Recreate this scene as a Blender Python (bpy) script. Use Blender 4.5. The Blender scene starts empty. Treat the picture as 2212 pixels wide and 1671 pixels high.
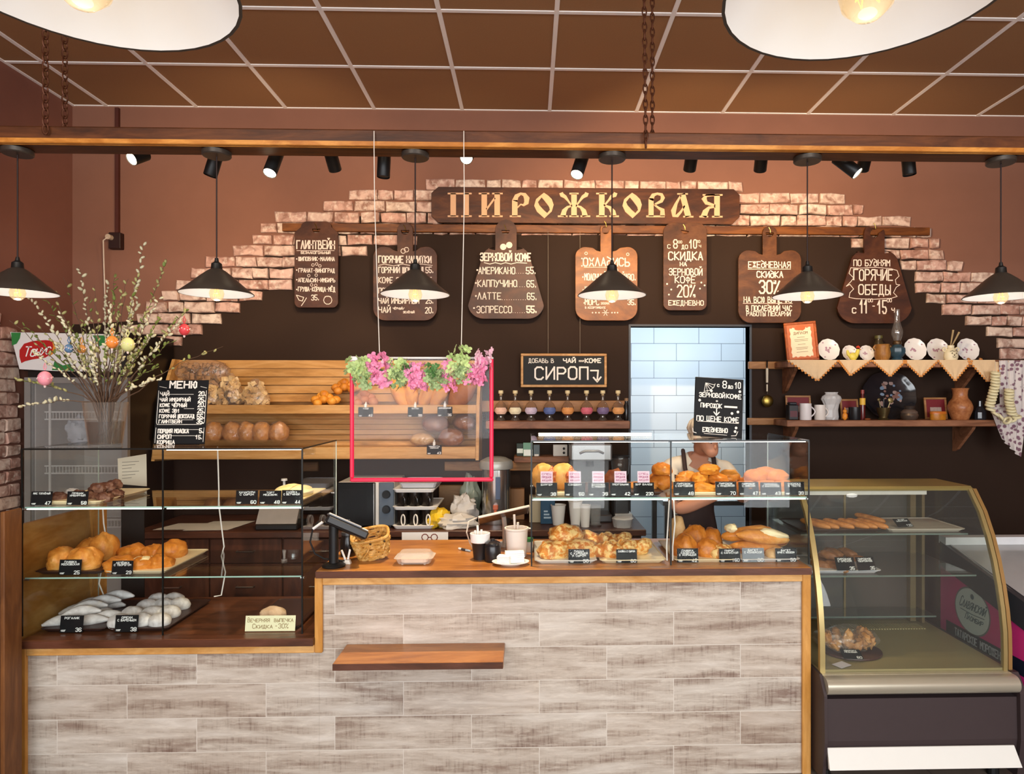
import bpy, bmesh, math, random
from mathutils import Vector, Matrix, Euler, noise
R = random.Random(7)
PI = math.pi
SC = bpy.context.scene
COL = SC.collection

# ------------------------------------------------------------ camera, world, light, exposure
F, CX, CY, TH, EYE = 1450.0, 1182.0, 850.0, math.radians(1.55), 1.7
cd = bpy.data.cameras.new('camera')
cam = bpy.data.objects.new('camera', cd)
COL.objects.link(cam)
cam.location = (0, 0, EYE)
cam.rotation_euler = (PI / 2, 0, -TH)
cd.sensor_width = 36
cd.lens = 36 * F / 2212
cd.shift_x = -(CX - 1106) / 2212
cd.shift_y = (CY - 835.5) / 2212
cd.clip_start = 0.05
SC.camera = cam
SC.view_settings.view_transform = 'Standard'
SC.view_settings.look = 'None'
SC.view_settings.gamma = 1
SC.view_settings.use_curve_mapping = False
SC.view_settings.exposure = 0.0
SC.cycles.max_bounces = 8
SC.cycles.diffuse_bounces = 4
SC.cycles.glossy_bounces = 4
SC.cycles.transmission_bounces = 4
SC.cycles.transparent_max_bounces = 32
SC.cycles.caustics_reflective = False
SC.cycles.caustics_refractive = False
SC.cycles.sample_clamp_indirect = 4
w = bpy.data.worlds.new('sky')
SC.world = w
w.use_nodes = True
w.node_tree.nodes['Background'].inputs[0].default_value = (0.75, 0.87, 1, 1)
w.node_tree.nodes['Background'].inputs[1].default_value = 1.5


def lamp(name, kind, loc, power, col, rot=(0, 0, 0), aim=None, **kw):
    d = bpy.data.lights.new(name, kind)
    d.energy = power
    d.color = col
    for k, v in kw.items():
        setattr(d, k, v)
    o = bpy.data.objects.new(name, d)
    COL.objects.link(o)
    o.location = loc
    o.rotation_euler = rot
    if aim is not None:
        o.rotation_euler = (Vector(aim) - Vector(loc)).to_track_quat('-Z', 'Y').to_euler()
    return o


WARM = (1.0, 0.72, 0.42)
# daylight through the three shop windows in the wall behind the camera
for i, x in enumerate((-2.1, 0.35, 2.8)):
    lamp('window_daylight', 'AREA', (x, -2.95, 2.1), 122, (0.95, 0.97, 1.0), (PI / 2, 0, 0), shape='RECTANGLE', size=2.2, size_y=1.9)
# two unseen narrow lights added low down for reflection patches in the glass
for x, sx_ in ((0.80, .42), (3.2, .62)):
    lamp('reflection_light', 'AREA', (x, -2.95, .62), 28 * sx_, (0.95, 0.97, 1.0), (PI / 2, 0, 0), shape='RECTANGLE', size=sx_, size_y=.9)
# kitchen ceiling light behind the doorway
lamp('kitchen_light', 'AREA', (1.3, 5.0, 2.95), 34, (0.72, 0.87, 1.0), (0, 0, 0), shape='RECTANGLE', size=1.6, size_y=0.3)
# ceiling light panels of the shop, above the customers
for x in (-1.5, 1.2):
    lamp('ceiling_panel_light', 'AREA', (x, 0.6, 3.6), 30, (1.0, 0.86, 0.68), (0, 0, 0), shape='RECTANGLE', size=1.2, size_y=0.6)


# ------------------------------------------------------------ picture pixel -> place at depth Y
def W(px, py, Y):
    xc = (px - CX) / F
    t = Y / (math.cos(TH) - xc * math.sin(TH))
    return Vector((t * (xc * math.cos(TH) + math.sin(TH)), Y, EYE - t * (py - CY) / F))


def wx(px, Y): return W(px, CY, Y).x
def wz(px, py, Y): return W(px, py, Y).z


# ------------------------------------------------------------ objects, names, labels
ORG = {}


def tag(o, label, cat, group=None, kind=None):
    o['label'] = label
    o['category'] = cat
    if group: o['group'] = group
    if kind: o['kind'] = kind
    return o


def thing(name, label, cat, loc=(0, 0, 0), group=None, rot=None, kind=None):
    o = bpy.data.objects.new(name, None)
    COL.objects.link(o)
    o.location = loc
    o.empty_display_size = 0.05
    if rot is not None: o.rotation_euler = rot
    ORG[o.name] = Vector(loc)
    return tag(o, label, cat, group, kind)


def dup(root, loc=None, rot=None, label=None, scale=None):
    r = root.copy()
    COL.objects.link(r)
    if loc is not None: r.location = loc
    if rot is not None: r.rotation_euler = rot
    if scale is not None: r.scale = (scale, scale, scale) if isinstance(scale, (int, float)) else scale
    if label: r['label'] = label
    for ch in list(root.children):
        c = ch.copy(); COL.objects.link(c); c.parent = r
        for g in list(ch.children):
            d = g.copy(); COL.objects.link(d); d.parent = c
    return r


class MB:
    def __init__(s):
        s.v = []; s.f = []; s.m = []; s.cur = 0; s.X = None

    def add(s, vs, fs):
        b = len(s.v)
        s.v += [tuple(s.X @ Vector(p)) if s.X is not None else tuple(p) for p in vs]
        s.f += [tuple(b + i for i in f) for f in fs]
        s.m += [s.cur] * len(fs)
        return s

    def box(s, x0, x1, y0, y1, z0, z1):
        return s.add([(x, y, z) for x in (x0, x1) for y in (y0, y1) for z in (z0, z1)],
                     [(0, 1, 3, 2), (4, 6, 7, 5), (0, 4, 5, 1), (2, 3, 7, 6), (0, 2, 6, 4), (1, 5, 7, 3)])

    def bbox(s, x0, x1, y0, y1, z0, z1, b=0.003):
        # box with chamfered edges: outline in XZ extruded, smaller front and back
        o = lambda d, y: [(x0 + d, y, z0 + b), (x0 + b, y, z0 + d), (x1 - b, y, z0 + d), (x1 - d, y, z0 + b), (x1 - d, y, z1 - b), (x1 - b, y, z1 - d), (x0 + b, y, z1 - d), (x0 + d, y, z1 - b)]
        rings = [o(b, y0), o(0, y0 + b), o(0, y1 - b), o(b, y1)]
        return s.loft(rings, True)

    def loft(s, rings, caps=True, closed=False):
        n = len(rings[0])
        vs = [p for r in rings for p in r]
        fs = []
        k = len(rings)
        for i in range(k if closed else k - 1):
            a, b = i * n, ((i + 1) % k) * n
            for j in range(n):
                j2 = (j + 1) % n
                fs.append((a + j, a + j2, b + j2, b + j))
        if caps and not closed:
            fs.append(tuple(range(n))[::-1])
            fs.append(tuple((k - 1) * n + j for j in range(n)))
        return s.add(vs, fs)

    def tube(s, pts, r, n=8, caps=True, closed=False):
        pts = [Vector(p) for p in pts]
        rings = []
        up = None
        for i, p in enumerate(pts):
            a = pts[(i - 1) % len(pts)] if (closed or i > 0) else p
            b = pts[(i + 1) % len(pts)] if (closed or i < len(pts) - 1) else p
            d = (b - a)
            d = d.normalized() if d.length > 1e-9 else Vector((0, 0, 1))
            if up is None:
                up = d.orthogonal().normalized()
            else:
                up = (up - d * up.dot(d))
                up = up.normalized() if up.length > 1e-6 else d.orthogonal().normalized()
            q = d.cross(up)
            rr = r[i] if isinstance(r, (list, tuple)) else r
            rings.append([p + (up * math.cos(2 * PI * j / n) + q * math.sin(2 * PI * j / n)) * rr for j in range(n)])
        return s.loft(rings, caps, closed)

    def cyl(s, p0, p1, r0, r1=None, n=16):
        return s.tube([p0, p1], [r0, r0 if r1 is None else r1], n)

    def lathe(s, prof, c=(0, 0, 0), n=24, caps=False, sx=1, sy=1):
        c = Vector(c)
        return s.loft([[c + Vector((r * sx * math.cos(2 * PI * j / n), r * sy * math.sin(2 * PI * j / n), z)) for j in range(n)] for r, z in prof], caps)

    def ell(s, c, r, nu=16, nv=10, amp=0, fr=3, seed=0, rot=None, flat=None, pw=1, fn=None):
        c = Vector(c)
        M3 = Euler(rot).to_matrix() if rot else Matrix.Identity(3)
        rings = []
        for i in range(nv + 1):
            th = -PI / 2 + PI * i / nv
            ring = []
            for j in range(nu):
                ph = 2 * PI * j / nu
                q = lambda t: math.copysign(abs(t) ** pw, t)
                d = Vector((q(math.cos(th)) * q(math.cos(ph)), q(math.cos(th)) * q(math.sin(ph)), q(math.sin(th))))
                sv = Vector((seed * 3.1, seed * 1.7, seed))
                k = 1 + (amp * (noise.noise(d * fr + sv) + .45 * noise.noise(d * fr * 2.7 + sv)) if amp else 0)
                if fn: k *= fn(d)
                p = Vector((d.x * r[0] * k, d.y * r[1] * k, d.z * r[2] * k))
                if flat is not None and p.z < -flat * r[2]: p.z = -flat * r[2]
                ring.append(c + M3 @ p)
            rings.append(ring)
        return s.loft(rings, True)

    def plate(s, outs, y0, y1, T=None):
        # outline (and holes) in (x, z), extruded from y0 (front) to y1
        bm = bmesh.new()
        es = []
        for o in outs:
            vv = [bm.verts.new((p[0], y0, p[1])) for p in o]
            for i in range(len(vv)): es.append(bm.edges.new((vv[i], vv[(i + 1) % len(vv)])))
        bmesh.ops.triangle_fill(bm, edges=es, use_beauty=True, use_dissolve=False, normal=(0, -1, 0))
        if abs(y1 - y0) > 1e-9:
            g = bmesh.ops.extrude_face_region(bm, geom=list(bm.faces))
            for e in g['geom']:
                if isinstance(e, bmesh.types.BMVert): e.co.y = y1
            bmesh.ops.recalc_face_normals(bm, faces=list(bm.faces))
        bm.verts.ensure_lookup_table()
        bm.verts.index_update()
        s.add([T @ v.co if T else v.co.copy() for v in bm.verts], [tuple(v.index for v in f.verts) for f in bm.faces])
        bm.free()
        return s

    def line(s, pts, t, y, closed=False):
        # flat chalk stroke in the XZ plane at depth y, facing -Y
        k = 0
        n = len(pts)
        for i in range(n if closed else n - 1):
            a = Vector((pts[i][0], pts[i][1])); b = Vector((pts[(i + 1) % n][0], pts[(i + 1) % n][1]))
            d = b - a
            if d.length < 1e-9: continue
            d.normalize()
            q = Vector((-d.y, d.x)) * t / 2
            a -= d * t * .35; b += d * t * .35
            yy = y - (k % 3) * 2e-5
            k += 1
            s.add([(a.x - q.x, yy, a.y - q.y), (b.x - q.x, yy, b.y - q.y), (b.x + q.x, yy, b.y + q.y), (a.x + q.x, yy, a.y + q.y)], [(0, 1, 2, 3)])
        return s

    def disc(s, x, z, r, y, n=10, rz=None):
        return s.add([(x + r * math.cos(2 * PI * j / n), y, z + (rz or r) * math.sin(2 * PI * j / n)) for j in range(n)], [tuple(range(n))])

    def rect(s, x0, x1, z0, z1, y):
        return s.add([(x0, y, z0), (x1, y, z0), (x1, y, z1), (x0, y, z1)], [(0, 1, 2, 3)])

    def build(s, name, mat, parent=None, smooth=False, local=False, org=None, bevel=0, subd=0):
        me = bpy.data.meshes.new(name)
        root = parent
        L = Vector((0, 0, 0))
        if parent is not None:
            L = Vector((0, 0, 0)) if local else ORG[parent.name]
        elif org is not None:
            L = Vector(org)
        else:
            xs = [p[0] for p in s.v]; ys = [p[1] for p in s.v]; zs = [p[2] for p in s.v]
            L = Vector(((min(xs) + max(xs)) / 2, (min(ys) + max(ys)) / 2, min(zs)))
        me.from_pydata([tuple(Vector(p) - L) for p in s.v], [], s.f)
        for mm in (mat if isinstance(mat, (list, tuple)) else [mat]): me.materials.append(mm)
        me.polygons.foreach_set('material_index', s.m)
        bm = bmesh.new(); bm.from_mesh(me)
        closed = all(len(e.link_faces) == 2 for e in bm.edges)
        if closed: bmesh.ops.recalc_face_normals(bm, faces=list(bm.faces))
        bm.to_mesh(me); bm.free()
        if smooth:
            me.polygons.foreach_set('use_smooth', [True] * len(me.polygons))
            if smooth != 2: me.set_sharp_from_angle(angle=math.radians(38))
        me.update()
        o = bpy.data.objects.new(name, me)
        COL.objects.link(o)
        if parent is not None:
            o.parent = parent
            ORG[o.name] = ORG[parent.name]
        else:
            o.location = L
            ORG[o.name] = L
        if bevel:
            b = o.modifiers.new('edge', 'BEVEL'); b.width = bevel; b.segments = 2; b.limit_method = 'ANGLE'
        if subd:
            b = o.modifiers.new('smooth', 'SUBSURF'); b.levels = subd; b.render_levels = subd
        return o


def struct(mb, name, mat, **k):
    o = mb.build(name, mat, org=(0, 0, 0), **k)
    o['kind'] = 'structure'
    return o


# ------------------------------------------------------------ hand lettering: strokes on a 0-4 x 0-8 grid
GL = {'А': '00 26 40;12 32', 'Б': '46 06 00 30 41 42 33 03', 'В': '00 06 26 35 34 23 03;23 33 42 41 30 00', 'Г': '00 06 46', 'Д': '0- 00 40 4-;10 16 36 30', 'Е': '40 00 06 46;03 33',
      'Ж': '20 26;00 23 40;06 23 46', 'З': '05 16 36 45 44 33 13;33 42 41 30 10 01', 'И': '06 00 46 40', 'Й': '06 00 46 40;18 27 38', 'К': '00 06;46 03 40', 'Л': '00 26 40', 'М': '00 06 23 46 40',
      'Н': '00 06;40 46;03 43', 'О': '10 01 05 16 36 45 41 30 10', 'П': '00 06 46 40', 'Р': '00 06 36 45 44 33 03', 'С': '41 30 10 01 05 16 36 45', 'Т': '06 46;20 26', 'У': '06 23;46 10 00',
      'Ф': '20 26;15 04 03 12 32 43 44 35 15', 'Х': '00 46;06 40', 'Ц': '06 00 40 4-;36 30', 'Ч': '06 04 13 43;46 40', 'Ш': '06 00 40 46;20 26', 'Щ': '06 00 40 4-;20 26;40 46', 'Ъ': '06 16 10 30 41 42 33 13',
      'Ы': '06 00 20 31 32 23 03;40 46', 'Ь': '06 00 30 41 42 33 03', 'Э': '05 16 36 45 41 30 10 01;23 43', 'Ю': '00 06;03 23;30 21 25 36 45 41 30', 'Я': '40 46 16 05 04 13 43;23 00', 'Ё': '40 00 06 46;03 33;17 18;37 38',
      '0': '10 01 05 16 36 45 41 30 10', '1': '04 26 20', '2': '05 16 36 45 44 00 40', '3': '05 16 36 45 44 33 23;33 42 41 30 10 01', '4': '30 36 01 41', '5': '46 06 03 33 42 41 30 10 01', '6': '45 36 16 05 01 10 30 41 42 33 03',
      '7': '06 46 10', '8': '13 04 05 16 36 45 44 33 13 02 01 10 30 41 42 33', '9': '01 10 30 41 45 36 16 05 04 13 43', '%': '00 46;06 05 15 16 06;30 31 41 40 30', '-': '13 33', '+': '13 33;24 22', '.': '10 11', ',': '0- 11',
      '*': '23 24', '/': '00 46', '"': '15 16;25 26', 'v': '28 20;02 20 42', 'e': '42 02 03 14 34 43 42;02 11 20 40', 'r': '10 13;12 24', '_': '00 40', ':': '11 12;14 15', 'a': '41 30 10 01 03 14 34 43;44 40',
      'd': '10 01 03 14 34 43 41 30 10;43 45 26 07'}


def text(mb, s, x, z, h, y, w=None, t=None, al='c', jit=0.0, gap=1.6, slant=0):
    """letters of height h with baseline z; x is the left / centre / right end; w = full width"""
    t = t or h * .14
    adv = []
    for ch in s:
        adv.append(2.2 if ch in ' ' else (1.4 if ch in '.,*:"' else 4))
    tot = sum(adv) + gap * (len(s) - 1)
    sx = (w / tot) if w else h / 6 * .8
    x0 = x if al == 'l' else (x - tot * sx / 2 if al == 'c' else x - tot * sx)
    u = 0
    for ch, a in zip(s, adv):
        g = GL.get(ch) or GL.get(ch.upper())
        hh = h * (0.72 if (ch.islower() and ch.upper() in GL and ch not in GL) else 1) / 6
        if g:
            jz = R.uniform(-jit, jit) * h
            off = -1.2 if ch in '.,:*' else 0
            for st in g.split(';'):
                mb.line([(x0 + (u + int(p[0]) + off * .3) * sx + slant * (0 if p[1] == '-' else int(p[1])) * hh, z + jz + (-1.2 if p[1] == '-' else int(p[1])) * hh) for p in st.split()], t, y)
        u += a + gap
    return mb


# ------------------------------------------------------------ materials
def lin(c):
    if isinstance(c, str):
        c = [int(c[i:i + 2], 16) / 255 for i in (0, 2, 4)]
        c = [x / 12.92 if x <= .04045 else ((x + .055) / 1.055) ** 2.4 for x in c]
    return (c[0], c[1], c[2], 1)


class NT:
    def __init__(s, name):
        s.mat = bpy.data.materials.new(name)
        s.mat.use_nodes = True
        s.t = s.mat.node_tree
        s.p = s.t.nodes['Principled BSDF']
        s.out = s.t.nodes['Material Output']

    def n(s, typ, **k):
        nd = s.t.nodes.new(typ)
        for a, b in k.items():
            if a.startswith('i_'):
                key = a[2:].replace('_', ' ')
                nd.inputs[key].default_value = b
            else: setattr(nd, a, b)
        return nd

    def l(s, a, b): s.t.links.new(a, b)

    def coord(s, scale=(1, 1, 1), loc=(0, 0, 0), rot=(0, 0, 0)):
        tc = s.n('ShaderNodeTexCoord'); mp = s.n('ShaderNodeMapping')
        mp.inputs['Scale'].default_value = scale
        mp.inputs['Location'].default_value = loc
        mp.inputs['Rotation'].default_value = rot
        s.l(tc.outputs['Object'], mp.inputs[0])
        return mp.outputs[0]

    def noise(s, vec, scale, detail=4, rough=.55, dist=0):
        nd = s.n('ShaderNodeTexNoise'); nd.inputs['Scale'].default_value = scale; nd.inputs['Detail'].default_value = detail
        nd.inputs['Roughness'].default_value = rough; nd.inputs['Distortion'].default_value = dist
        s.l(vec, nd.inputs['Vector'])
        return nd.outputs['Fac']

    def ramp(s, fac, stops):
        nd = s.n('ShaderNodeValToRGB')
        e = nd.color_ramp.elements
        while len(e) < len(stops): e.new(.5)
        for i, (p, c) in enumerate(stops): e[i].position = p; e[i].color = lin(c)
        s.l(fac, nd.inputs[0])
        return nd.outputs[0]

    def mix(s, fac, a, b, mode='MIX'):
        nd = s.n('ShaderNodeMix', data_type='RGBA', blend_type=mode)
        for v, k in ((fac, 0), (a, 6), (b, 7)):
            if hasattr(v, 'node'): s.l(v, nd.inputs[k])
            else: nd.inputs[k].default_value = v if k == 0 else lin(v)
        return nd.outputs[2]

    def bump(s, h, strength=.3, dist=.01):
        nd = s.n('ShaderNodeBump'); nd.inputs['Strength'].default_value = strength; nd.inputs['Distance'].default_value = dist
        s.l(h, nd.inputs['Height']); s.l(nd.outputs[0], s.p.inputs['Normal'])

    def set(s, rough=.5, metal=0, spec=.5):
        s.p.inputs['Roughness'].default_value = rough; s.p.inputs['Metallic'].default_value = metal
        s.p.inputs['Specular IOR Level'].default_value = spec
        return s


MC = {}


def M(c, rough=.5, metal=0, spec=.4, var=.12, sc=18, bump=0, emit=0, ecol=None, alpha=1):
    key = (c, rough, metal, spec, var, sc, bump, emit, ecol, alpha)
    if key in MC: return MC[key]
    N = NT('m_%s_%d' % (c if isinstance(c, str) else 'x', len(MC))); N.set(rough, metal, spec)
    if var or bump:
        v = N.coord(); f = N.noise(v, sc)
    if var:
        a = lin(c); k = N.mix(f, [x * (1 - var) for x in a[:3]], [min(1, x * (1 + var)) for x in a[:3]])
        N.l(k, N.p.inputs['Base Color'])
    else: N.p.inputs['Base Color'].default_value = lin(c)
    if bump: N.bump(f, bump)
    if emit:
        N.p.inputs['Emission Color'].default_value = lin(ecol or c); N.p.inputs['Emission Strength'].default_value = emit
    if alpha < 1: N.p.inputs['Alpha'].default_value = alpha
    MC[key] = N.mat
    return N.mat


def wood(c1, c2, scale=6, stretch=(.12, 1, 1), rough=.45, c3=None, bump=.15, spec=.35):
    key = ('wood', c1, c2, scale, stretch, rough, c3)
    if key in MC: return MC[key]
    N = NT('wood_%s_%d' % (c1, len(MC))); N.set(rough, 0, spec)
    v = N.coord(scale=stretch)
    f = N.noise(v, scale * 3, 6, .6, 1.2)
    g = N.noise(v, scale * 22, 3, .6)
    col = N.ramp(f, [(.28, c3 or c2), (.45, c2), (.62, c1), (.8, c1)])
    col = N.mix(g, col, N.mix(1.0, col, (.62, .55, .5), 'MULTIPLY'))
    N.l(col, N.p.inputs['Base Color'])
    N.bump(g, bump, .004)
    MC[key] = N.mat
    return N.mat


def bread(c1, c2, c3=None, sc=14, rough=.5, bump=.5, spec=.35):
    key = ('bread', c1, c2, c3, sc, rough)
    if key in MC: return MC[key]
    N = NT('crust_%s_%d' % (c1, len(MC))); N.set(rough, 0, spec)
    v = N.coord()
    f = N.noise(v, sc, 5, .65, .4)
    g = N.noise(v, sc * 9, 3)
    N.l(N.ramp(f, [(.3, c2), (.5, c1), (.7, c3 or c1)]), N.p.inputs['Base Color'])
    N.bump(g, bump, .003)
    N.p.inputs['Subsurface Weight'].default_value = 0
    MC[key] = N.mat
    return N.mat


def glass(tint=(.93, .97, .95), refl=1.0, rough=0, ior=1.5, haze=0, hcol=(1, 1, 1), crinkle=0):
    key = ('glass', tint, refl, rough, ior, haze, hcol, crinkle)
    if key in MC: return MC[key]
    N = NT('glass_%d' % len(MC))
    N.t.nodes.remove(N.p)
    tr = N.n('ShaderNodeBsdfTransparent'); tr.inputs[0].default_value = (*tint, 1)
    gl = N.n('ShaderNodeBsdfGlossy'); gl.inputs['Color'].default_value = (refl, refl, refl, 1); gl.inputs['Roughness'].default_value = rough
    f0 = ((ior - 1) / (ior + 1)) ** 2
    ge = N.n('ShaderNodeNewGeometry'); dt = N.n('ShaderNodeVectorMath', operation='DOT_PRODUCT')
    N.l(ge.outputs['Normal'], dt.inputs[0]); N.l(ge.outputs['Incoming'], dt.inputs[1])
    ab = N.n('ShaderNodeMath', operation='ABSOLUTE'); N.l(dt.outputs['Value'], ab.inputs[0])
    om = N.n('ShaderNodeMath', operation='SUBTRACT'); om.inputs[0].default_value = 1; N.l(ab.outputs[0], om.inputs[1])
    pw = N.n('ShaderNodeMath', operation='POWER'); pw.inputs[1].default_value = 5; N.l(om.outputs[0], pw.inputs[0])
    fr = N.n('ShaderNodeMath', operation='MULTIPLY_ADD'); fr.inputs[1].default_value = (1 - f0) * .8; fr.inputs[2].default_value = f0; N.l(pw.outputs[0], fr.inputs[0])
    mx = N.n('ShaderNodeMixShader')
    N.l(fr.outputs[0], mx.inputs[0]); N.l(tr.outputs[0], mx.inputs[1]); N.l(gl.outputs[0], mx.inputs[2])
    o = mx.outputs[0]
    if haze:
        df = N.n('ShaderNodeBsdfDiffuse'); df.inputs[0].default_value = (*hcol, 1)
        m2 = N.n('ShaderNodeMixShader'); m2.inputs[0].default_value = haze
        N.l(o, m2.inputs[1]); N.l(df.outputs[0], m2.inputs[2]); o = m2.outputs[0]
    if crinkle:
        nd = N.n('ShaderNodeBump'); nd.inputs['Strength'].default_value = .9; nd.inputs['Distance'].default_value = .01
        N.l(N.noise(N.coord(), crinkle, 3, .6, 1.5), nd.inputs['Height']); N.l(nd.outputs[0], gl.inputs['Normal']); N.l(nd.outputs[0], dt.inputs[0])
    N.l(o, N.out.inputs[0])
    MC[key] = N.mat
    return N.mat


BLACK = M('141414', .45, var=.1)
WHITE = M('e8e6e0', .5, var=.03)
CHALK = M('ece6dc', .9, var=.1, sc=120)
CHALKD = M('c9b8a4', .9, var=.15, sc=120)
STEEL = M('b8b8b6', .28, 1, var=.05)
GLASS = glass()
GEDGE = M('9fd0c0', .2, var=.05)
BRASS = M('a08a45', .35, 1, var=.15)
# ============================================================ THE ROOM
YW, ZC, XL, XR, YF = 4.63, 3.651, -3.09, 4.3, -3.1
TERRA = M('845b4a', .8, spec=.2, var=.08, sc=6, bump=.05)
DARK = M('2f2017', .8, spec=.2, var=.08, sc=6, bump=.05)
b = MB(); b.box(XL - .1, XR + .1, YF - .1, 5.95, -.1, 0)
FL = NT('floor_tiles'); FL.set(.35)
v = FL.coord(scale=(1, 1, 1))
bk = FL.n('ShaderNodeTexBrick', offset=.0); bk.inputs['Scale'].default_value = 1; bk.inputs['Brick Width'].default_value = .45; bk.inputs['Row Height'].default_value = .45; bk.inputs['Mortar Size'].default_value = .004
bk.inputs['Color1'].default_value = lin('8a7a6c'); bk.inputs['Color2'].default_value = lin('7b6b5e'); bk.inputs['Mortar'].default_value = lin('5a4d44')
FL.l(v, bk.inputs[0])
FL.l(FL.mix(FL.noise(v, 9, 5), bk.outputs[0], '5e5148'), FL.p.inputs['Base Color'])
struct(b, 'floor', FL.mat)

# ceiling: brown lay-in tiles with pale bars
CT = NT('ceiling_tile'); CT.set(.85, spec=.2)
v = CT.coord(); CT.l(CT.mix(CT.noise(v, 160, 2), '97714f', 'a37b57'), CT.p.inputs['Base Color'])
b = MB(); b.box(XL - .1, XR + .1, YF - .1, YW + .1, ZC, ZC + .1)
ceil = struct(b, 'ceiling', CT.mat)
b = MB()
x0 = wx(1187, YW) - .6 * 12
for k in range(26):
    x = x0 + .6 * k
    if XL < x < XR: b.box(x - .012, x + .012, YF, YW, ZC - .006, ZC + .001)
for k in range(13): b.box(XL, XR, YW - .6 * k - .012, YW - .6 * k + .012, ZC - .005, ZC + .001)
b.box(XL, XL + .02, YF, YW, ZC - .006, ZC + .001)
g = b.build('grid', M('fdf9f5', .5, var=.02), ceil)

# back wall: terracotta above, dark brown below the brick arch, with the doorway cut out
mid = [(120, 700), (178, 700), (330, 690), (400, 640), (480, 600), (560, 560), (640, 510), (800, 460), (1000, 440), (1362, 440), (1619, 440), (1840, 470), (1960, 530), (2060, 580), (2150, 660), (2230, 720), (2400, 800), (2620, 860)]
dl, dr, dtop = wx(1362, YW), wx(1619, YW), wz(1480, 705, YW)
pts = [(wx(p, YW), wz(p, q, YW)) for p, q in mid]
pts[0] = (XL, pts[0][1]); pts[-1] = (XR, pts[-1][1])
b = MB()
for (xa, za), (xb, zb) in zip(pts, pts[1:]):
    b.cur = 0; b.add([(xa, YW, za), (xb, YW, zb), (xb, YW, ZC), (xa, YW, ZC)], [(0, 1, 2, 3)])
    b.cur = 1
    inside = xa >= dl - .001 and xb <= dr + .001
    lo = dtop if inside else 0
    b.add([(xa, YW, lo), (xb, YW, lo), (xb, YW, zb), (xa, YW, za)], [(0, 1, 2, 3)])
b.cur = 1
for x in (dl, dr): b.add([(x, YW, 0), (x, YW + .08, 0), (x, YW + .08, dtop), (x, YW, dtop)], [(0, 1, 2, 3)])
b.add([(dl, YW, dtop), (dr, YW, dtop), (dr, YW + .08, dtop), (dl, YW + .08, dtop)], [(0, 1, 2, 3)])
b.add([(XL, YW + .08, 0), (dl, YW + .08, 0), (dl, YW + .08, ZC), (XL, YW + .08, ZC)], [(3, 2, 1, 0)])
b.add([(dr, YW + .08, 0), (XR, YW + .08, 0), (XR, YW + .08, ZC), (dr, YW + .08, ZC)], [(3, 2, 1, 0)])
b.add([(dl, YW + .08, dtop), (dr, YW + .08, dtop), (dr, YW + .08, ZC), (dl, YW + .08, ZC)], [(3, 2, 1, 0)])
struct(b, 'wall_back', [TERRA, DARK])
b = MB(); b.box(XL - .1, XL, YF, YW + .08, 0, ZC); struct(b, 'wall_left', M('86594a', .8, spec=.2, var=.08, sc=6, bump=.05))
b = MB(); b.box(XR, XR + .1, YF, YW + .08, 0, ZC); struct(b, 'wall_right', TERRA)
# front wall with three shop windows
b = MB()
ws = [(-3.0, -1.05), (-.7, 1.4), (1.75, 3.85)]
b.box(XL, XR, YF - .1, YF, 0, 1.15); b.box(XL, XR, YF - .1, YF, 3.05, ZC)
e = [XL] + [q for p in ws for q in p] + [XR]
for i in range(0, len(e), 2): b.box(e[i], e[i + 1], YF - .1, YF, 1.15, 3.05)
struct(b, 'wall_front', M('c9b8a6', .8))
for i, (a, c) in enumerate(ws):
    b = MB()
    for x in (a, (a + c) / 2 - .03, c - .06): b.box(x, x + .06, YF - .08, YF - .02, 1.15, 3.05)
    for z in (1.15, 2.99): b.box(a, c, YF - .08, YF - .02, z, z + .06)
    f = struct(b, 'window_%d' % (i + 1), WHITE)
    p = MB(); p.box(a, c, YF - .055, YF - .045, 1.15, 3.05); p.build('pane', GLASS, f)
# doorway lining and the tiled kitchen wall beyond
b = MB()
b.box(dl - .014, dl, YW - .012, YW + .09, 0, dtop + .014); b.box(dr, dr + .012, YW - .012, YW + .09, 0, dtop + .014); b.box(dl, dr, YW - .012, YW + .09, dtop, dtop + .014)
struct(b, 'door_1', M('3c3e44', .5, var=.05))
KT = NT('kitchen_tiles'); KT.set(.4, spec=.4)
tc = KT.coord(rot=(PI / 2, 0, 0), loc=(-wx(1461, 5.75), wz(1400, 779, 5.75) + .15 * 20, 0))
sep = KT.n('ShaderNodeTexCoord'); xyz = KT.n('ShaderNodeSeparateXYZ'); cb = KT.n('ShaderNodeCombineXYZ')
KT.l(sep.outputs['Object'], xyz.inputs[0])
def shifted(N, sock, d):
    a = N.n('ShaderNodeMath', operation='ADD'); a.inputs[1].default_value = d; N.l(sock, a.inputs[0]); return a.outputs[0]
KT.l(shifted(KT, xyz.outputs[0], .39 * 20 - wx(1461, 5.75)), cb.inputs[0]); KT.l(shifted(KT, xyz.outputs[2], .149 * 21 - wz(1400, 779, 5.75)), cb.inputs[1])
bk = KT.n('ShaderNodeTexBrick', offset=.5); bk.inputs['Scale'].default_value = 1; bk.inputs['Brick Width'].default_value = .39; bk.inputs['Row Height'].default_value = .149; bk.inputs['Mortar Size'].default_value = .0022
bk.inputs['Color1'].default_value = lin('dfe6ea'); bk.inputs['Color2'].default_value = lin('d9e2e8'); bk.inputs['Mortar'].default_value = lin('6e7a84')
KT.l(cb.outputs[0], bk.inputs[0]); KT.l(bk.outputs[0], KT.p.inputs['Base Color'])
b = MB(); b.add([(.1, 5.75, 0), (2.9, 5.75, 0), (2.9, 5.75, 3.1), (.1, 5.75, 3.1)], [(0, 1, 2, 3)]); struct(b, 'wall_kitchen', KT.mat)
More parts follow.
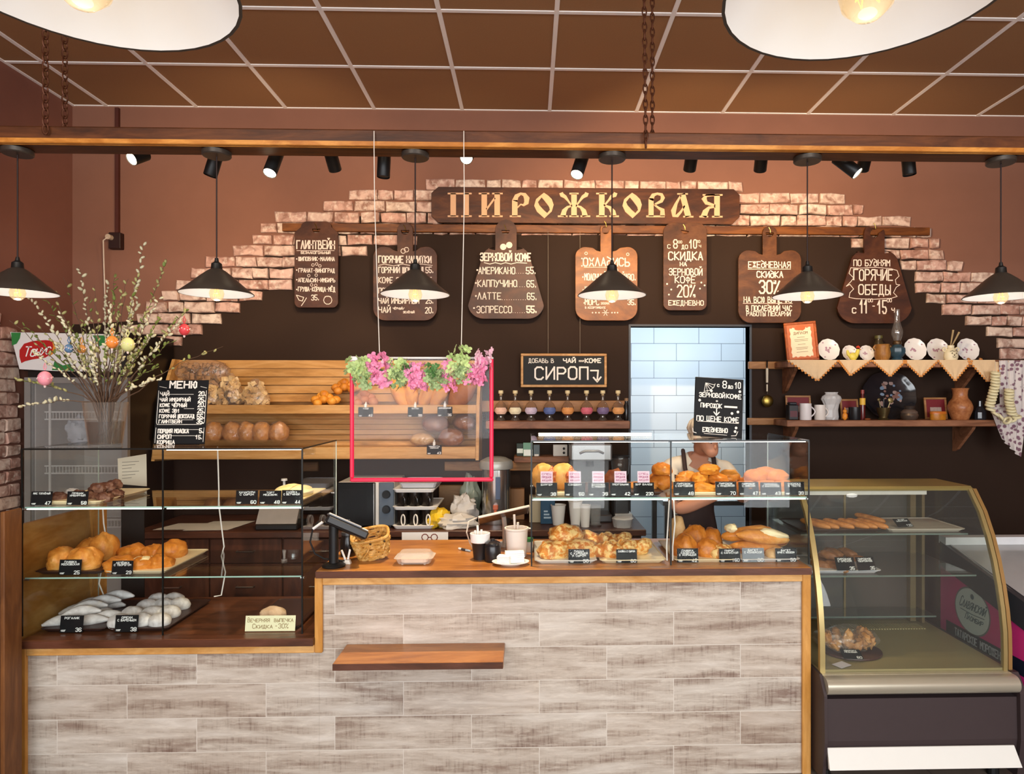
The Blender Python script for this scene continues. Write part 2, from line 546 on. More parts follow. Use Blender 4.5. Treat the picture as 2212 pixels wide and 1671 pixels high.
b = MB(); b.box(.0, .1, YW + .08, 5.8, 0, 3.1); b.box(2.9, 3.0, YW + .08, 5.8, 0, 3.1); b.box(0, 3, YW + .08, 5.8, 3.1, 3.2); struct(b, 'wall_kitchen_side', M('d4dade', .6))

# ------------------------------------------------------------ brick cladding arch
BRK = NT('arch_brick'); BRK.set(.9, spec=.15)
v = BRK.coord()
geo = BRK.n('ShaderNodeNewGeometry')
c1 = BRK.ramp(geo.outputs['Random Per Island'], [(0, 'c29584'), (.3, 'd4ae9e'), (.55, 'dcc4b2'), (.8, 'c8a092'), (1, 'e6d4c2')])
c2 = BRK.mix(BRK.ramp(BRK.noise(v, 15, 4, .55, .6), [(.42, (0, 0, 0)), (.66, (.9, .9, .9))]), c1, '8a6253')
c3 = BRK.mix(BRK.ramp(BRK.noise(v, 34, 3, .5), [(.52, (0, 0, 0)), (.72, (.6, .6, .6))]), c2, 'ecdccb')
BRK.l(c3, BRK.p.inputs['Base Color']); BRK.bump(BRK.noise(v, 40, 4), .45, .008)


def brick(b, xa, xb, za, zb, y0, T):
    j = lambda a: R.uniform(-a, a)
    d = R.uniform(.018, .032)
    out = [(xa, za), ((xa + xb) / 2 + j(.03), za + j(.004)), (xb, za), (xb, zb), ((xa + xb) / 2 + j(.03), zb + j(.004)), (xa, zb)]
    out = [(x + j(.006), z + j(.005)) for x, z in out]
    cx, cz = (xa + xb) / 2, (za + zb) / 2
    r1 = [T(x, 0, z) for x, z in out]
    r2 = [T(x, d * .7, z) for x, z in out]
    r3 = [T(cx + (x - cx) * .93 + j(.003), d, cz + (z - cz) * .82 + j(.003)) for x, z in out]
    b.loft([r1, r2, r3])


rowh = 24.1
LO = {0: (922, None), 1: (755, None), 2: (700, None), 3: (612, None), 4: (567, None), 5: (548, 900), 6: (505, 800), 7: (462, 642), 8: (415, 638), 9: (382, 636), 10: (355, 560), 11: (330, 518), 12: (300, 475), 13: (270, 440), 14: (215, 402), 15: (200, 300), 16: (190, 280)}
RO = {0: 1608, 1: 1815, 2: 1865, 3: 1960, 4: 2010, 5: (1838, 2025), 6: (1880, 2042), 7: (1960, 2078), 8: (1975, 2145), 9: (1985, 2185), 10: (2000, 2230), 11: (2050, 2330), 12: (2085, 2330), 13: (2140, 2330), 14: (2152, 2330), 15: (2168, 2330)}
b = MB()
T = lambda x, d, z: (x, YW - d, z)
for r in range(17):
    yt = 391 + rowh * r; yb = yt + rowh - 3.6
    spans = []
    l = LO.get(r)
    if l[1] is None: spans.append((l[0], RO[r]))
    else:
        spans.append(l)
        if r in RO: spans.append(RO[r])
    for a, c in spans:
        tilt = lambda px: 1 + (px - 1182) * 0   # courses are level on the wall
        xa, xe = wx(a, YW), wx(c, YW)
        z1, z0 = wz(1182, yt, YW), wz(1182, yb, YW)
        x = xa - R.choice((0, .03, 0.05)) * (r % 2)
        while x < xe - .03:
            L = R.choice((.2, .19, .21, .13, .17, .1))
            x2 = min(x + L, xe + R.uniform(-.02, .03))
            if x2 - x > .03: brick(b, x, x2, z0, z1, YW, T)
            x = x2 + .009
struct(b, 'trim_1', BRK.mat)
b = MB()
T = lambda y, d, z: (XL + d, y, z)
for r in range(29):
    z0 = .02 + .077 * r
    y = 3.5 + (r % 2) * .1
    ye = 4.13 - max(0, r - 26) * .15
    while y < ye - .03:
        y2 = min(y + R.choice((.2, .19, .21, .13)), ye); brick(b, y, y2, z0, z0 + .068, XL, T); y = y2 + .008
struct(b, 'trim_2', BRK.mat)

# ------------------------------------------------------------ hanging beam, chains, lamps
BW = wood('70401f', '583016', 3, (.25, 1.5, 1.5), .5, c3='3c200f')
BY0, BY1, BZ0, BZ1 = 2.70, 2.82, 2.687, 2.757
o = thing('wooden_beam', 'long dark wooden beam hanging on chains across the room', 'beam', (0, 2.76, BZ0), kind='thing')
b = MB(); b.bbox(XL + .01, XR - .01, BY0, BY1, BZ0, BZ1, .006); b.build('beam_body', BW, o)
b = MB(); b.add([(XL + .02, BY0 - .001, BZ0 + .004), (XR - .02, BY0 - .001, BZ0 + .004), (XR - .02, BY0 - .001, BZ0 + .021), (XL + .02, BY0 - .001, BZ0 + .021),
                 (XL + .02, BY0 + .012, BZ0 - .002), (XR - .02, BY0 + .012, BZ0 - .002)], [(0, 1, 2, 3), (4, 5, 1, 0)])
b.build('lit_edge', wood('e6a04c', 'c47c30', 4, (.3, 1, 1), .4), o)  # strip coloured bright orange for the light catching this edge


def chain(name, px, Y, z0, z1, label, lean=0):
    b = MB(); x = wx(px, Y)
    n = int((z1 - z0) / .031)
    for k in range(n):
        z = z1 - .031 * (k + .5)
        pts = []
        for j in range(10):
            a = 2 * PI * j / 10
            u, w_ = .009 * math.cos(a), .021 * math.sin(a)
            pts.append((x + lean * (z1 - z) + (u if k % 2 else u * .35), Y + (u * .35 if k % 2 else u), z + w_))
        b.tube(pts, .0032, 5, closed=True)
    o = b.build(name, M('5a3320', .5, .6, var=.3, sc=60), smooth=True)
    tag(o, label, 'chain', 'beam chains')


chain('chain', 1389, 2.683, BZ0 - .02, ZC, 'rusty chain near the middle of the beam, passing in front of it', .012)
chain('chain', 1409, 2.835, BZ0 + .02, ZC, 'rusty chain near the middle of the beam, passing behind it', .0)
chain('chain', 98, 2.683, BZ0 + .01, ZC, 'rusty chain by the wall end of the beam, hooked on its front', .0)
chain('chain', 140, 2.835, BZ0 + .03, ZC, 'rusty chain by the wall end of the beam, hooked on its back', .0)

SH = M('39322c', .38, var=.1, spec=.5)
LINING = M('f4f2ee', .6, var=.02)
AMBER = glass((.96, .88, .72), 1, 0, 1.5, .16, (.95, .8, .55))
FIL = M('ffb35a', .5, var=0, emit=2.5, ecol='ffb35a')


def pendant(x, y, zrim, ztop, label, canopy=True):
    o = thing('pendant_lamp', label, 'lamp', (x, y, zrim), 'black cone pendant lamps')
    c = (x, y, zrim)
    b = MB(); b.lathe([(.0, .0), (.052, 0), (.056, .004), (.056, .02), (.05, .024), (0, .024)], (x, y, ztop - .024)); b.build('canopy', SH, o, smooth=True)
    b = MB(); b.cyl((x, y, zrim + .13), (x, y, ztop - .02), .003, n=8); b.build('cord', M('24100c', .6), o, smooth=True)
    b = MB(); b.lathe([(0, .145), (.006, .145), (.009, .13), (.02, .122), (.022, .1), (.026, .094), (.0, .09)], c); b.build('socket', BLACK, o, smooth=True)
    b = MB(); b.lathe([(.022, .1), (.035, .092), (.06, .072), (.1, .036), (.141, .002), (.142, -.001), (.138, 0)], c, 40); s = b.build('shade', SH, o, smooth=True)
    b = MB(); b.lathe([(.0, .092), (.033, .088), (.058, .068), (.098, .032), (.1385, -.0006)], c, 40); b.build('shade_lining', LINING, s, smooth=True)
    b = MB(); b.lathe([(.0, -.03), (.012, -.028), (.024, -.017), (.0285, 0), (.024, .018), (.013, .035), (.012, .06), (0, .06)], c, 20); bu = b.build('bulb', AMBER, o, smooth=True)
    b = MB()
    for k in range(4):
        a = PI * k / 2
        b.tube([(x + .004 * math.cos(a), y + .004 * math.sin(a), zrim + .03), (x + .012 * math.cos(a), y + .012 * math.sin(a), zrim - .012), (x + .012 * math.cos(a + .8), y + .012 * math.sin(a + .8), zrim + .0)], .0008, 4)
    b.build('filament', FIL, bu)
    lamp('lining_fill', 'POINT', (x, y, zrim - .04), .62 if y > 2 else .27, (1, .96, .91), shadow_soft_size=.03)  # fill light added under the bulb to brighten the white lining
    return o


PY = 2.765
plab = ['pendant lamp over the drinks fridge corner, nearest the side wall', 'pendant lamp to the side of the mulled wine board, over the low glass case', 'pendant lamp in front of the hot drinks board', 'pendant lamp in front of the cold drinks board', 'pendant lamp beside the daily discount board, over the high glass case', 'pendant lamp at the far end over the curved display fridge']
for px, lb in zip((38, 468, 897, 1322, 1744, 2162), plab):
    x = wx(px, PY); pendant(x, PY, wz(px, 637, PY) if False else 1.7 + 213 / 1450 * PY, BZ0, lb)
pendant(wx(1858, .68), .665, 2.105, ZC, 'close pendant lamp at the top of the picture showing its white inside and bulb')
pendant(wx(200, .68), .665, 2.105, ZC, 'close pendant lamp cut by the top corner above the willow branches')

# spotlights on a rail behind the beam
o = thing('light_rail', 'black lighting rail fixed behind the wooden beam', 'lighting rail', (0, 2.97, 2.78))
b = MB(); b.box(-2.7, 2.2, 2.955, 2.99, 2.775, 2.8)
for x in (-2.3, -1, .2, 1.4): b.box(x, x + .03, 2.815, 2.96, 2.777, 2.787)
b.build('rail', BLACK, o)
GLOW = M('fff2d8', .5, var=0, emit=14, ecol='ffe9c4')
spots = [  # px, tip py, lean px, lit, label
    (315, 362, 0, 1, 'lit spotlight first on the rail, nearest the side wall'), (460, 380, -14, 0, 'unlit spotlight tilted beside the second pendant canopy'), (601, 392, 4, 1, 'brightly lit spotlight above the brick arch shoulder'),
    (716, 360, 3, 0, 'unlit spotlight of which only a rounded end shows under the beam'), (829, 383, -2, 0, 'unlit cylinder spotlight hanging straight beside the third canopy'), (1012, 360, 0, 1, 'short spotlight with a pale face above the shop sign'),
    (1250, 395, -18, 1, 'lit spotlight tilted down onto the shop sign'), (1495, 360, 0, 0, 'unlit spotlight turned away over the end of the shop sign'), (1648, 361, 4, 0, 'unlit spotlight pointing back beside the fifth canopy'),
    (1738, 360, -8, 1, 'small bright spotlight just under the fifth canopy'), (1814, 392, 30, 1, 'long lit spotlight tilted outward over the brick arch'), (1873, 360, 3, 0, 'unlit spotlight stub after the long tilted one'), (1963, 378, 4, 0, 'last unlit cylinder spotlight on the rail')]
for px, py, dx, lit, lb in spots:
    Y = 2.972
    top = W(px - dx * .6, 332, Y); tip = W(px + dx * .45, py, Y + (.05 if lit else 0))
    if lit: tip.y -= .11
    if py < 365 and not lit: tip.y += .05
    d = (tip - top).normalized()
    o = thing('spotlight', lb, 'spotlight', (top.x, top.y, 2.775), 'rail spotlights')
    b = MB(); b.cyl((top.x, Y, 2.772), top + d * .02, .008, n=8); b.box(top.x - .03, top.x + .03, Y - .012, Y + .012, 2.764, 2.774); b.build('bracket', BLACK, o)
    q = tip - d * max(.03, min(.125, (tip - top).length))
    b = MB(); b.tube([q, q + d * .002, tip - d * .002, tip], [.025, .0285, .0285, .027], 20, caps=False); b.cyl(q, q + d * .001, .025, n=20); b.build('body', BLACK, o, smooth=True)
    b = MB(); b.cyl(tip - d * .012, tip - d * .004, .0255, .0255, 20); b.build('lens', GLOW if lit else M('3a3a3a', .2), o)
# light of the lit spotlights, and of those aimed at the counter
for px, aim, pw in ((315, W(360, 560, YW), 42), (601, W(620, 470, YW), 62), (1012, W(1010, 520, YW), 45), (1250, W(1310, 560, YW), 95), (1480, W(1480, 470, YW), 80), (1738, W(1760, 480, YW), 66), (1814, W(1900, 540, YW), 56)):
    p = W(px, 372, 3.06)
    lamp('spot_beam', 'SPOT', p, pw, WARM, aim=aim, spot_size=math.radians(78), spot_blend=.8, shadow_soft_size=.025)
for px, aim, pw in ((829, (-1.9, 3.2, .9), 60), (1012, (-.45, 3.2, .93), 200), (1495, (.6, 3.2, .93), 60), (1648, (1.0, 3.2, .93), 50), (716, W(640, 880, 4.4), 55), (900, W(880, 880, 4.4), 45)):
    p = W(px, 372, 3.25)
    lamp('spot_beam', 'SPOT', p, pw, (1, .75, .48), aim=aim, spot_size=math.radians(62), spot_blend=.5, shadow_soft_size=.025)

# cable trunking and socket on the back wall
o = thing('cable_trunking', 'narrow brown cable trunking running down the wall to a socket', 'trunking', (wx(256, YW), YW, wz(256, 540, YW)))
xa = wx(256, YW)
b = MB(); b.box(xa - .012, xa + .012, YW - .022, YW, wz(256, 510, YW), ZC - .02); b.build('duct', M('4a2117', .6), o)
o = thing('wall_socket', 'dark square socket box at the foot of the trunking', 'socket', (xa, YW, wz(256, 540, YW)))
b = MB(); b.bbox(xa - .038, xa + .04, YW - .05, YW, wz(256, 540, YW), wz(256, 505, YW), .004); b.build('box', M('2a1410', .5), o)
b = MB(); b.cyl((xa - .02, YW - .05, wz(256, 517, YW)), (xa - .02, YW - .085, wz(256, 517, YW)), .018, n=14); b.build('plug', M('b9a48e', .5), o, smooth=True)
b = MB(); b.tube([(xa - .02, YW - .085, wz(0, 517, YW)), (xa - .045, YW - .09, wz(0, 524, YW)), (xa - .055, YW - .07, wz(0, 560, YW)), (xa - .065, YW - .04, wz(0, 650, YW)), (xa - .07, YW - .03, wz(0, 800, YW))], .0042, 8)
b.build('cable', M('c9b6a2', .5), o, smooth=True)
# ============================================================ SIGNS ON THE BACK WALL
SIGNW = wood('6b3d1c', '4d2912', 3, (.3, 1, 1), .42, c3='331a0c')
DARKB = wood('5c3319', '482411', 4, (.3, 1, .6), .5, c3='361a0b')
DARKB2 = wood('6f4320', '583215', 4, (.3, 1, .6), .45, c3='42240e')
LIGHTB = wood('a8682c', '8a5220', 4, (.3, 1, .6), .42, c3='6b3c15')
RAILW = wood('8a5220', '6b3c17', 5, (.2, 1, 1), .45, c3='4f2a10')


def pxp(px, py, Y):
    p = W(px, py, Y); return (p.x, p.z)


def ribbon(b, pts, Y, d=.006):
    """stroke of varying width (pixel coordinates x, y, width) as a solid strip"""
    P = [(Vector((p[0], p[1])), p[2]) for p in pts]
    L, Rr = [], []
    for i, (p, w_) in enumerate(P):
        t = (P[min(i + 1, len(P) - 1)][0] - P[max(i - 1, 0)][0]).normalized()
        n = Vector((-t.y, t.x)) * w_ / 2
        L.append(p + n); Rr.append(p - n)
    for i in range(len(P) - 1):
        b.plate([[pxp(q.x, q.y, Y) for q in (L[i], L[i + 1], Rr[i + 1], Rr[i])]], Y, Y + d)


o = thing('wooden_rail', 'long thin wooden rail across the bricks from which the menu boards hang', 'rail', (wx(1310, 4.585), 4.585, wz(1310, 505, 4.585)))
b = MB(); b.bbox(wx(610, 4.58), wx(2008, 4.58), 4.572, 4.598, wz(1182, 503, 4.58), wz(1182, 486, 4.58), .003); b.build('batten', RAILW, o)
Y = 4.566
o = thing('shop_sign', 'large dark wooden sign board with pale letters spelling пирожковая', 'sign', (wx(1266, Y), Y, wz(1266, 484, Y)))
oct_ = [(932, 416), (947, 403), (1585, 408), (1598, 421), (1598, 468), (1582, 484), (946, 480), (932, 466)]
b = MB(); b.plate([[pxp(x, y, Y) for x, y in oct_]], Y, Y + .026); b.build('board', SIGNW, o, bevel=.003)
b = MB(); YL = Y - .006
def rc(x0, x1, y0, y1): b.plate([[pxp(x0, y0, YL), pxp(x1, y0, YL), pxp(x1, y1, YL), pxp(x0, y1, YL)]], YL, YL + .006)
for x0, x1, y0, y1 in ((973, 985, 417, 467), (1001, 1013, 417, 467), (967, 1019, 416, 419.5), (967, 990, 465, 468.5), (996, 1019, 465, 468.5),
                       (1040, 1052, 417, 467), (1068, 1080, 417, 467), (1034, 1057, 416, 419.5), (1063, 1086, 416, 419.5), (1034, 1057, 465, 468.5), (1063, 1086, 465, 468.5),
                       (1106, 1118, 432, 467), (1101, 1125, 465, 468.5), (1234, 1246, 418, 467), (1230, 1250, 416, 419.5), (1230, 1250, 465, 468.5), (1205, 1226, 465, 468.5), (1254, 1275, 465, 468.5),
                       (1294, 1306, 417, 467), (1288, 1311, 416, 419.5), (1288, 1311, 465, 468.5), (1316, 1337, 465, 468.5), (1401, 1412, 428, 467), (1396, 1436, 465, 469), (1463, 1486, 417, 420), (1476, 1498, 466, 469.5),
                       (1543, 1555, 420, 468), (1518, 1561, 419, 422.5), (1538, 1561, 466, 469.5), (1511, 1530, 466, 469.5)): rc(x0, x1, y0, y1)
for r in (((1051, 452, 4), (1069, 427, 4)), ((1112, 434, 12), (1116, 423, 9), (1125, 418, 5), (1133, 420, 8), (1138, 428, 12), (1137, 438, 10), (1131, 443, 5), (1125, 441, 3), (1118, 448, 3)),
          ((1212, 416, 8), (1214, 421, 9), (1221, 425, 7), (1227, 433, 4), (1235, 444, 3)), ((1236, 444, 3), (1226, 447, 5), (1219, 455, 10), (1216, 467, 12)),
          ((1268, 416, 8), (1266, 421, 9), (1259, 425, 7), (1253, 433, 4), (1245, 444, 3)), ((1244, 444, 3), (1254, 447, 5), (1261, 455, 10), (1264, 467, 12)),
          ((1330, 416, 8), (1328, 421, 9), (1321, 424, 7), (1315, 432, 4), (1305, 444, 4)), ((1305, 443, 3), (1317, 448, 7), (1324, 457, 11), (1326, 467, 12)),
          ((1406, 432, 11), (1411, 421, 8), (1420, 418, 5), (1429, 420, 7), (1432, 427, 9), (1429, 434, 7), (1421, 438, 5), (1413, 442, 3)), ((1412, 441, 3), (1423, 449, 5), (1431, 453, 9), (1431, 467, 11)),
          ((1474, 418, 12), (1487, 468, 13)), ((1471, 421, 3), (1461, 439, 6), (1455, 455, 11), (1456, 466, 8), (1463, 466, 7), (1471, 457, 5), (1479, 444, 3)),
          ((1544, 421, 4), (1526, 422, 6), (1521, 429, 11), (1526, 438, 8), (1545, 444, 4)), ((1545, 446, 4), (1532, 448, 6), (1524, 457, 12), (1520, 468, 13))): ribbon(b, r, YL)
for dx in (0, 190.5):
    b.plate([[pxp(x + dx, y, YL) for x, y in ((1175, 416), (1184, 422), (1192, 430), (1196, 442), (1192, 456), (1176, 471), (1160, 457), (1154, 444), (1158, 430), (1166, 423))],
             [pxp(x + dx, y, YL) for x, y in ((1170, 426), (1176, 433), (1186, 446), (1188, 453), (1182, 460), (1174, 453), (1165, 443), (1162, 436))]], YL, YL + .006)
b.build('lettering', M('dfae84', .55, var=.04), o)


CHALKB = M('e6d2c2', .9, var=.12, sc=120)


def arcpts(cx, cy, r, a0, a1, n=6, ry=None):
    return [(cx + r * math.cos(math.radians(a0 + (a1 - a0) * i / n)), cy - (ry or r) * math.sin(math.radians(a0 + (a1 - a0) * i / n))) for i in range(n + 1)]


def rrect(x0, x1, y0, y1, r, rt=None):
    rt = rt or r
    return arcpts(x1 - rt, y0 + rt, rt, 0, 90) + arcpts(x0 + rt, y0 + rt, rt, 90, 180) + arcpts(x0 + r, y1 - r, r, 180, 270) + arcpts(x1 - r, y1 - r, r, 270, 360)


def handled(cx, hy, hw, x0, x1, y0, y1, rb=26, rt=22, dip=10, tw=None):
    """board with a handle: rounded handle top at hy, half width hw; body from y0 to y1; tw = half width of the top when tapered"""
    h = (x1 - x0) / 2; t = tw or h
    pts = arcpts(cx, hy + hw, hw, 0, 180, 8)
    left = [(cx - hw, y0 - 6), (cx - hw, y0 + dip), (cx - hw - 8, y0 + dip * .8), (cx - hw - 16, y0 + 2)] + arcpts(cx - t + rt, y0 + rt, rt, 90, 170) + arcpts(cx - h + rb, y1 - rb, rb, 190, 270)
    right = [(2 * cx - x, y) for x, y in left][::-1]
    return pts + left + right


def board_sign(label, outline, hole, mat, lines, drawing=None, Y=4.548, thick=.018):
    xs = [p[0] for p in outline]; ys = [p[1] for p in outline]
    o = thing('menu_board', label, 'menu board', (wx(sum(xs) / len(xs), Y), Y, wz(1182, max(ys), Y)), 'cutting boards used as menu signs')
    b = MB(); b.plate([[pxp(x, y, Y) for x, y in outline]] + ([[pxp(x, y, Y) for x, y in hole]] if hole else []), Y, Y + thick)
    b.build('board', mat, o, bevel=.003)
    b = MB(); k = Y / F
    for ln in lines:
        s, px, py, hh = ln[:4]; al = ln[4] if len(ln) > 4 else 'c'; ww = ln[5] if len(ln) > 5 else None
        p = W(px, py, Y)
        text(b, s, p.x, p.z, hh * k, Y - .0012, w=ww * k if ww else None, t=(ln[6] if len(ln) > 6 else 1.8) * k, al=al, jit=.03)
    b.build('lettering', CHALKB, o)
    if drawing:
        b = MB(); drawing(b, Y - .0012, k); b.build('drawing', CHALKB, o)
    hx = sum(p[0] for p in hole) / len(hole); hy = min(p[1] for p in hole)
    b = MB(); p = W(hx, hy, Y)
    b.tube([(p.x - .01, Y - .004, p.z + .035), (p.x, Y - .005, p.z + .02), (p.x + .004, Y - .003, p.z), (p.x + .004, Y + .02, p.z - .003)], .0025, 6)
    b.build('hook', BRASS, o, smooth=True)
    return o


def chl(b, pts, t, Y, closed=False): b.line([pxp(x, y, Y) for x, y in pts], t * Y / F, Y, closed)
def ring(b, px, py, r, t, Y, n=10): chl(b, arcpts(px, py, r, 0, 360, n), t, Y)
def dot(b, px, py, r, Y): p = W(px, py, Y); b.disc(p.x, p.z, r * Y / F, Y)


half = lambda cx, cy, r: arcpts(cx, cy, r, 180, 360, 8)
def dA(b, Y, k):
    chl(b, [(641, 541), (722, 541)], 1, Y)
    for x, y in ((641, 559), (641, 583), (641, 604), (641, 625)): dot(b, x, y, 1.5, Y)
    for x, y in ((676, 572), (684, 570), (691, 574), (667, 595), (683, 594), (673, 615), (682, 616)): ring(b, x, y, 3, 1, Y, 7)
    chl(b, [(640, 637), (656, 642), (653, 650), (646, 648), (640, 637)], 1.4, Y); chl(b, [(651, 660), (658, 650), (662, 643)], 1.4, Y)
    ring(b, 708, 648, 9, 1.4, Y); chl(b, [(702, 640), (714, 640)], 1.2, Y)
board_sign('tall dark board with a drawn pear and pot, listing mulled wine', arcpts(704, 490, 12, 0, 90) + arcpts(662, 490, 12, 90, 180) + [(636, 502)] + arcpts(648, 652, 12, 180, 270) + arcpts(718, 652, 12, 270, 360) + [(730, 502)], half(683, 494, 9), DARKB,
           [('ГЛИНТВЕЙН', 682, 537, 17, 'c', 80, 2.6), ('БЕЗАЛКОГОЛЬНЫЙ', 682, 548, 5, 'c', 62, 1.2), ('ШИПОВНИК-МАЛИНА', 684, 563, 8, 'c', 76, 1.5), ('ГРАНАТ-ВИНОГРАД', 684, 588, 8, 'c', 76, 1.5), ('АПЕЛЬСИН-ИМБИРЬ', 684, 609, 8, 'c', 78, 1.5), ('ГРУША-КОРИЦА-МЁД', 684, 629, 9, 'c', 78, 1.5), ('35.', 681, 648, 11, 'c', 16, 1.6)], dA)
def dB(b, Y, k):
    for x, y in ((871, 542), (878, 539)): ring(b, x, y, 5, 1.4, Y)
    chl(b, [(818, 573), (830, 570), (850, 574), (870, 570), (890, 574), (910, 570), (934, 573)], 1.2, Y)
board_sign('handled dark board listing hot drinks, behind a hanging lamp', handled(875, 480, 17, 805, 944, 532, 692, 28, 24, 10), half(875, 497, 9), DARKB,
           [('ГОРЯЧИЕ НАПИТКИ', 818, 567, 14, 'l', 112, 2.4), ('ГОРЯЧИЙ ШОКОЛАД', 818, 589, 12, 'l', 96, 1.8), ('55.', 936, 589, 12, 'r', 16), ('КОФЕ 3*1', 818, 611, 12, 'l', 56, 1.8), ('25.', 936, 611, 12, 'r', 16), ('ПОРЦИЯ МОЛОКА', 818, 633, 11, 'l', 92, 1.8), ('5.', 936, 633, 11, 'r', 10), ('ЧАЙ ИМБИРНЫЙ', 818, 655, 11, 'l', 86, 1.8), ('25.', 936, 655, 11, 'r', 16), ('ЧАЙ', 818, 675, 12, 'l', 25, 1.8), ('ЧЁРНЫЙ/', 849, 668, 4, 'l', 24, 1), ('ЗЕЛЁНЫЙ', 871, 676, 4, 'l', 24, 1), ('20.', 936, 676, 12, 'r', 17)], dB)
def dC(b, Y, k):
    for x, y in ((1087, 533), (1100, 529)): dot(b, x, y, 7, Y)
    chl(b, [(1046, 567), (1058, 570), (1070, 567), (1082, 570), (1092, 567), (1104, 570), (1116, 567), (1138, 568)], 1.6, Y)
    for x, y in ((1031, 583), (1028, 611), (1028, 639), (1024, 665)): dot(b, x, y, 2, Y)
    for yy, x0, x1 in ((590, 1115, 1136), (619, 1118, 1138), (647, 1085, 1138), (675, 1108, 1136)):
        for q in range(x0, x1, 5): dot(b, q, yy, .7, Y)
board_sign('tapered board with two drawn coffee beans, listing americano, latte and espresso', handled(1093, 474, 23, 1010, 1175, 534, 688, 34, 26, 6, 52), half(1092, 497, 9), DARKB,
           [('ЗЕРНОВОЙ КОФЕ', 1092, 563, 16, 'c', 108, 2.8), ('АМЕРИКАНО', 1034, 591, 14, 'l', 78), ('55.', 1157, 591, 14, 'r', 20), ('КАППУЧИНО', 1032, 619, 14, 'l', 84), ('65.', 1158, 620, 14, 'r', 20), ('ЛАТТЕ', 1032, 646, 14, 'l', 50), ('65.', 1159, 647, 14, 'r', 20), ('ЭСПРЕССО', 1030, 675, 14, 'l', 75), ('55.', 1159, 675, 14, 'r', 21, 2.8)], dC)
def dD(b, Y, k):
    for x, y in ((1266, 547), (1356, 549), (1332, 583)): ring(b, x, y, 3, 1.2, Y, 7)
    for x, y in ((1257, 558), (1257, 574), (1259, 598), (1260, 626), (1262, 654), (1280, 675), (1287, 675), (1294, 675), (1322, 675), (1328, 675), (1334, 675)): dot(b, x, y, 1.7, Y)
    for a in range(0, 180, 60): chl(b, [(1308 + 7 * math.cos(math.radians(a)), 675 + 7 * math.sin(math.radians(a))), (1308 - 7 * math.cos(math.radians(a)), 675 - 7 * math.sin(math.radians(a)))], 1.3, Y)
    chl(b, [(1262, 577), (1320, 577)], 1, Y)
board_sign('light orange board with a drawn snowflake, listing cold drinks', handled(1310, 480, 13, 1243, 1378, 533, 692, 28, 22, 10), arcpts(1308, 497, 8, 0, 360, 12), LIGHTB,
           [('ОХЛАdИСЬ', 1310, 574, 17, 'c', 100, 2.6), ('МОЛОЧНЫЙ КОКТЕЙЛЬ', 1263, 605, 14, 'l', 98, 1.9), ('80.', 1373, 605, 13, 'r', 17), ('ШОКОЛАД', 1264, 632, 13, 'l', 60, 1.9), ('МОРС', 1264, 658, 12, 'l', 30, 2), ('200МЛ', 1298, 657, 4, 'l', 18, 1), ('В АССОРТИМЕНТЕ', 1264, 666, 4, 'l', 44, 1), ('35.', 1373, 658, 11, 'r', 17)], dD)
def dE(b, Y, k):
    for x, y in ((1441, 613), (1450, 625), (1445, 636), (1515, 610), (1522, 616), (1512, 623)): dot(b, x, y, 2, Y)
board_sign('tall narrow board announcing 20% off coffee in the morning', rrect(1433, 1527, 481, 670, 15, 20), half(1480, 496, 9)[:-1], DARKB2,
           [('С', 1445, 536, 8, 'c', 6, 1.5), ('8', 1459, 536, 18, 'c', 8, 2.4), ('00', 1469, 525, 5, 'c', 8, 1.1), ('ДО', 1479, 537, 8, 'c', 13, 1.6), ('10', 1497, 536, 18, 'c', 15, 2.4), ('00', 1508, 524, 5, 'c', 8, 1.1), ('Ч', 1512, 534, 5, 'c', 4, 1.2),
            ('СКИДКА', 1481, 561, 17, 'c', 74, 2.6), ('НА', 1476, 574, 8, 'c', 14, 2), ('ЗЕРНОВОЙ', 1481, 594, 14, 'c', 72, 2), ('КОФЕ', 1480, 611, 14, 'c', 44, 2), ('20%', 1482, 641, 25, 'c', 38, 2.8), ('ЕЖЕДНЕВНО', 1482, 659, 10, 'c', 76, 1.8)], dE)
def dF(b, Y, k):
    chl(b, [(1616, 581), (1708, 581)], 1.2, Y); chl(b, [(1605, 655), (1712, 655)], 1, Y)
board_sign('handled board announcing a daily 30% discount in the last hour', handled(1663, 487, 15, 1595, 1731, 540, 697, 28, 22, 10), half(1663, 502, 9), DARKB2,
           [('ЕЖЕdНЕВНАЯ', 1662, 578, 13, 'c', 92, 2), ('СКИdКА', 1663, 599, 13, 'c', 57, 2.3), ('30%', 1662, 633, 27, 'c', 44, 3.6), ('НА ВСЮ ВЫПЕЧКУ', 1660, 653, 12, 'c', 108, 1.9), ('В ПОСЛЕdНИЙ ЧАС', 1661, 671, 11, 'c', 100, 1.9), ('РАБОТЫ ПЕКАРНИ', 1660, 682, 9, 'c', 96, 1.8)], dF)
def dG(b, Y, k):
    chl(b, [(1838, 578), (1856, 579), (1890, 577), (1925, 580), (1938, 584), (1942, 596), (1934, 604), (1936, 614), (1944, 615), (1936, 620), (1930, 632), (1938, 640), (1925, 644), (1890, 646), (1850, 645), (1834, 642), (1836, 632), (1844, 624), (1836, 614), (1828, 618), (1838, 608), (1844, 600), (1834, 590), (1838, 578)], 1.3, Y)
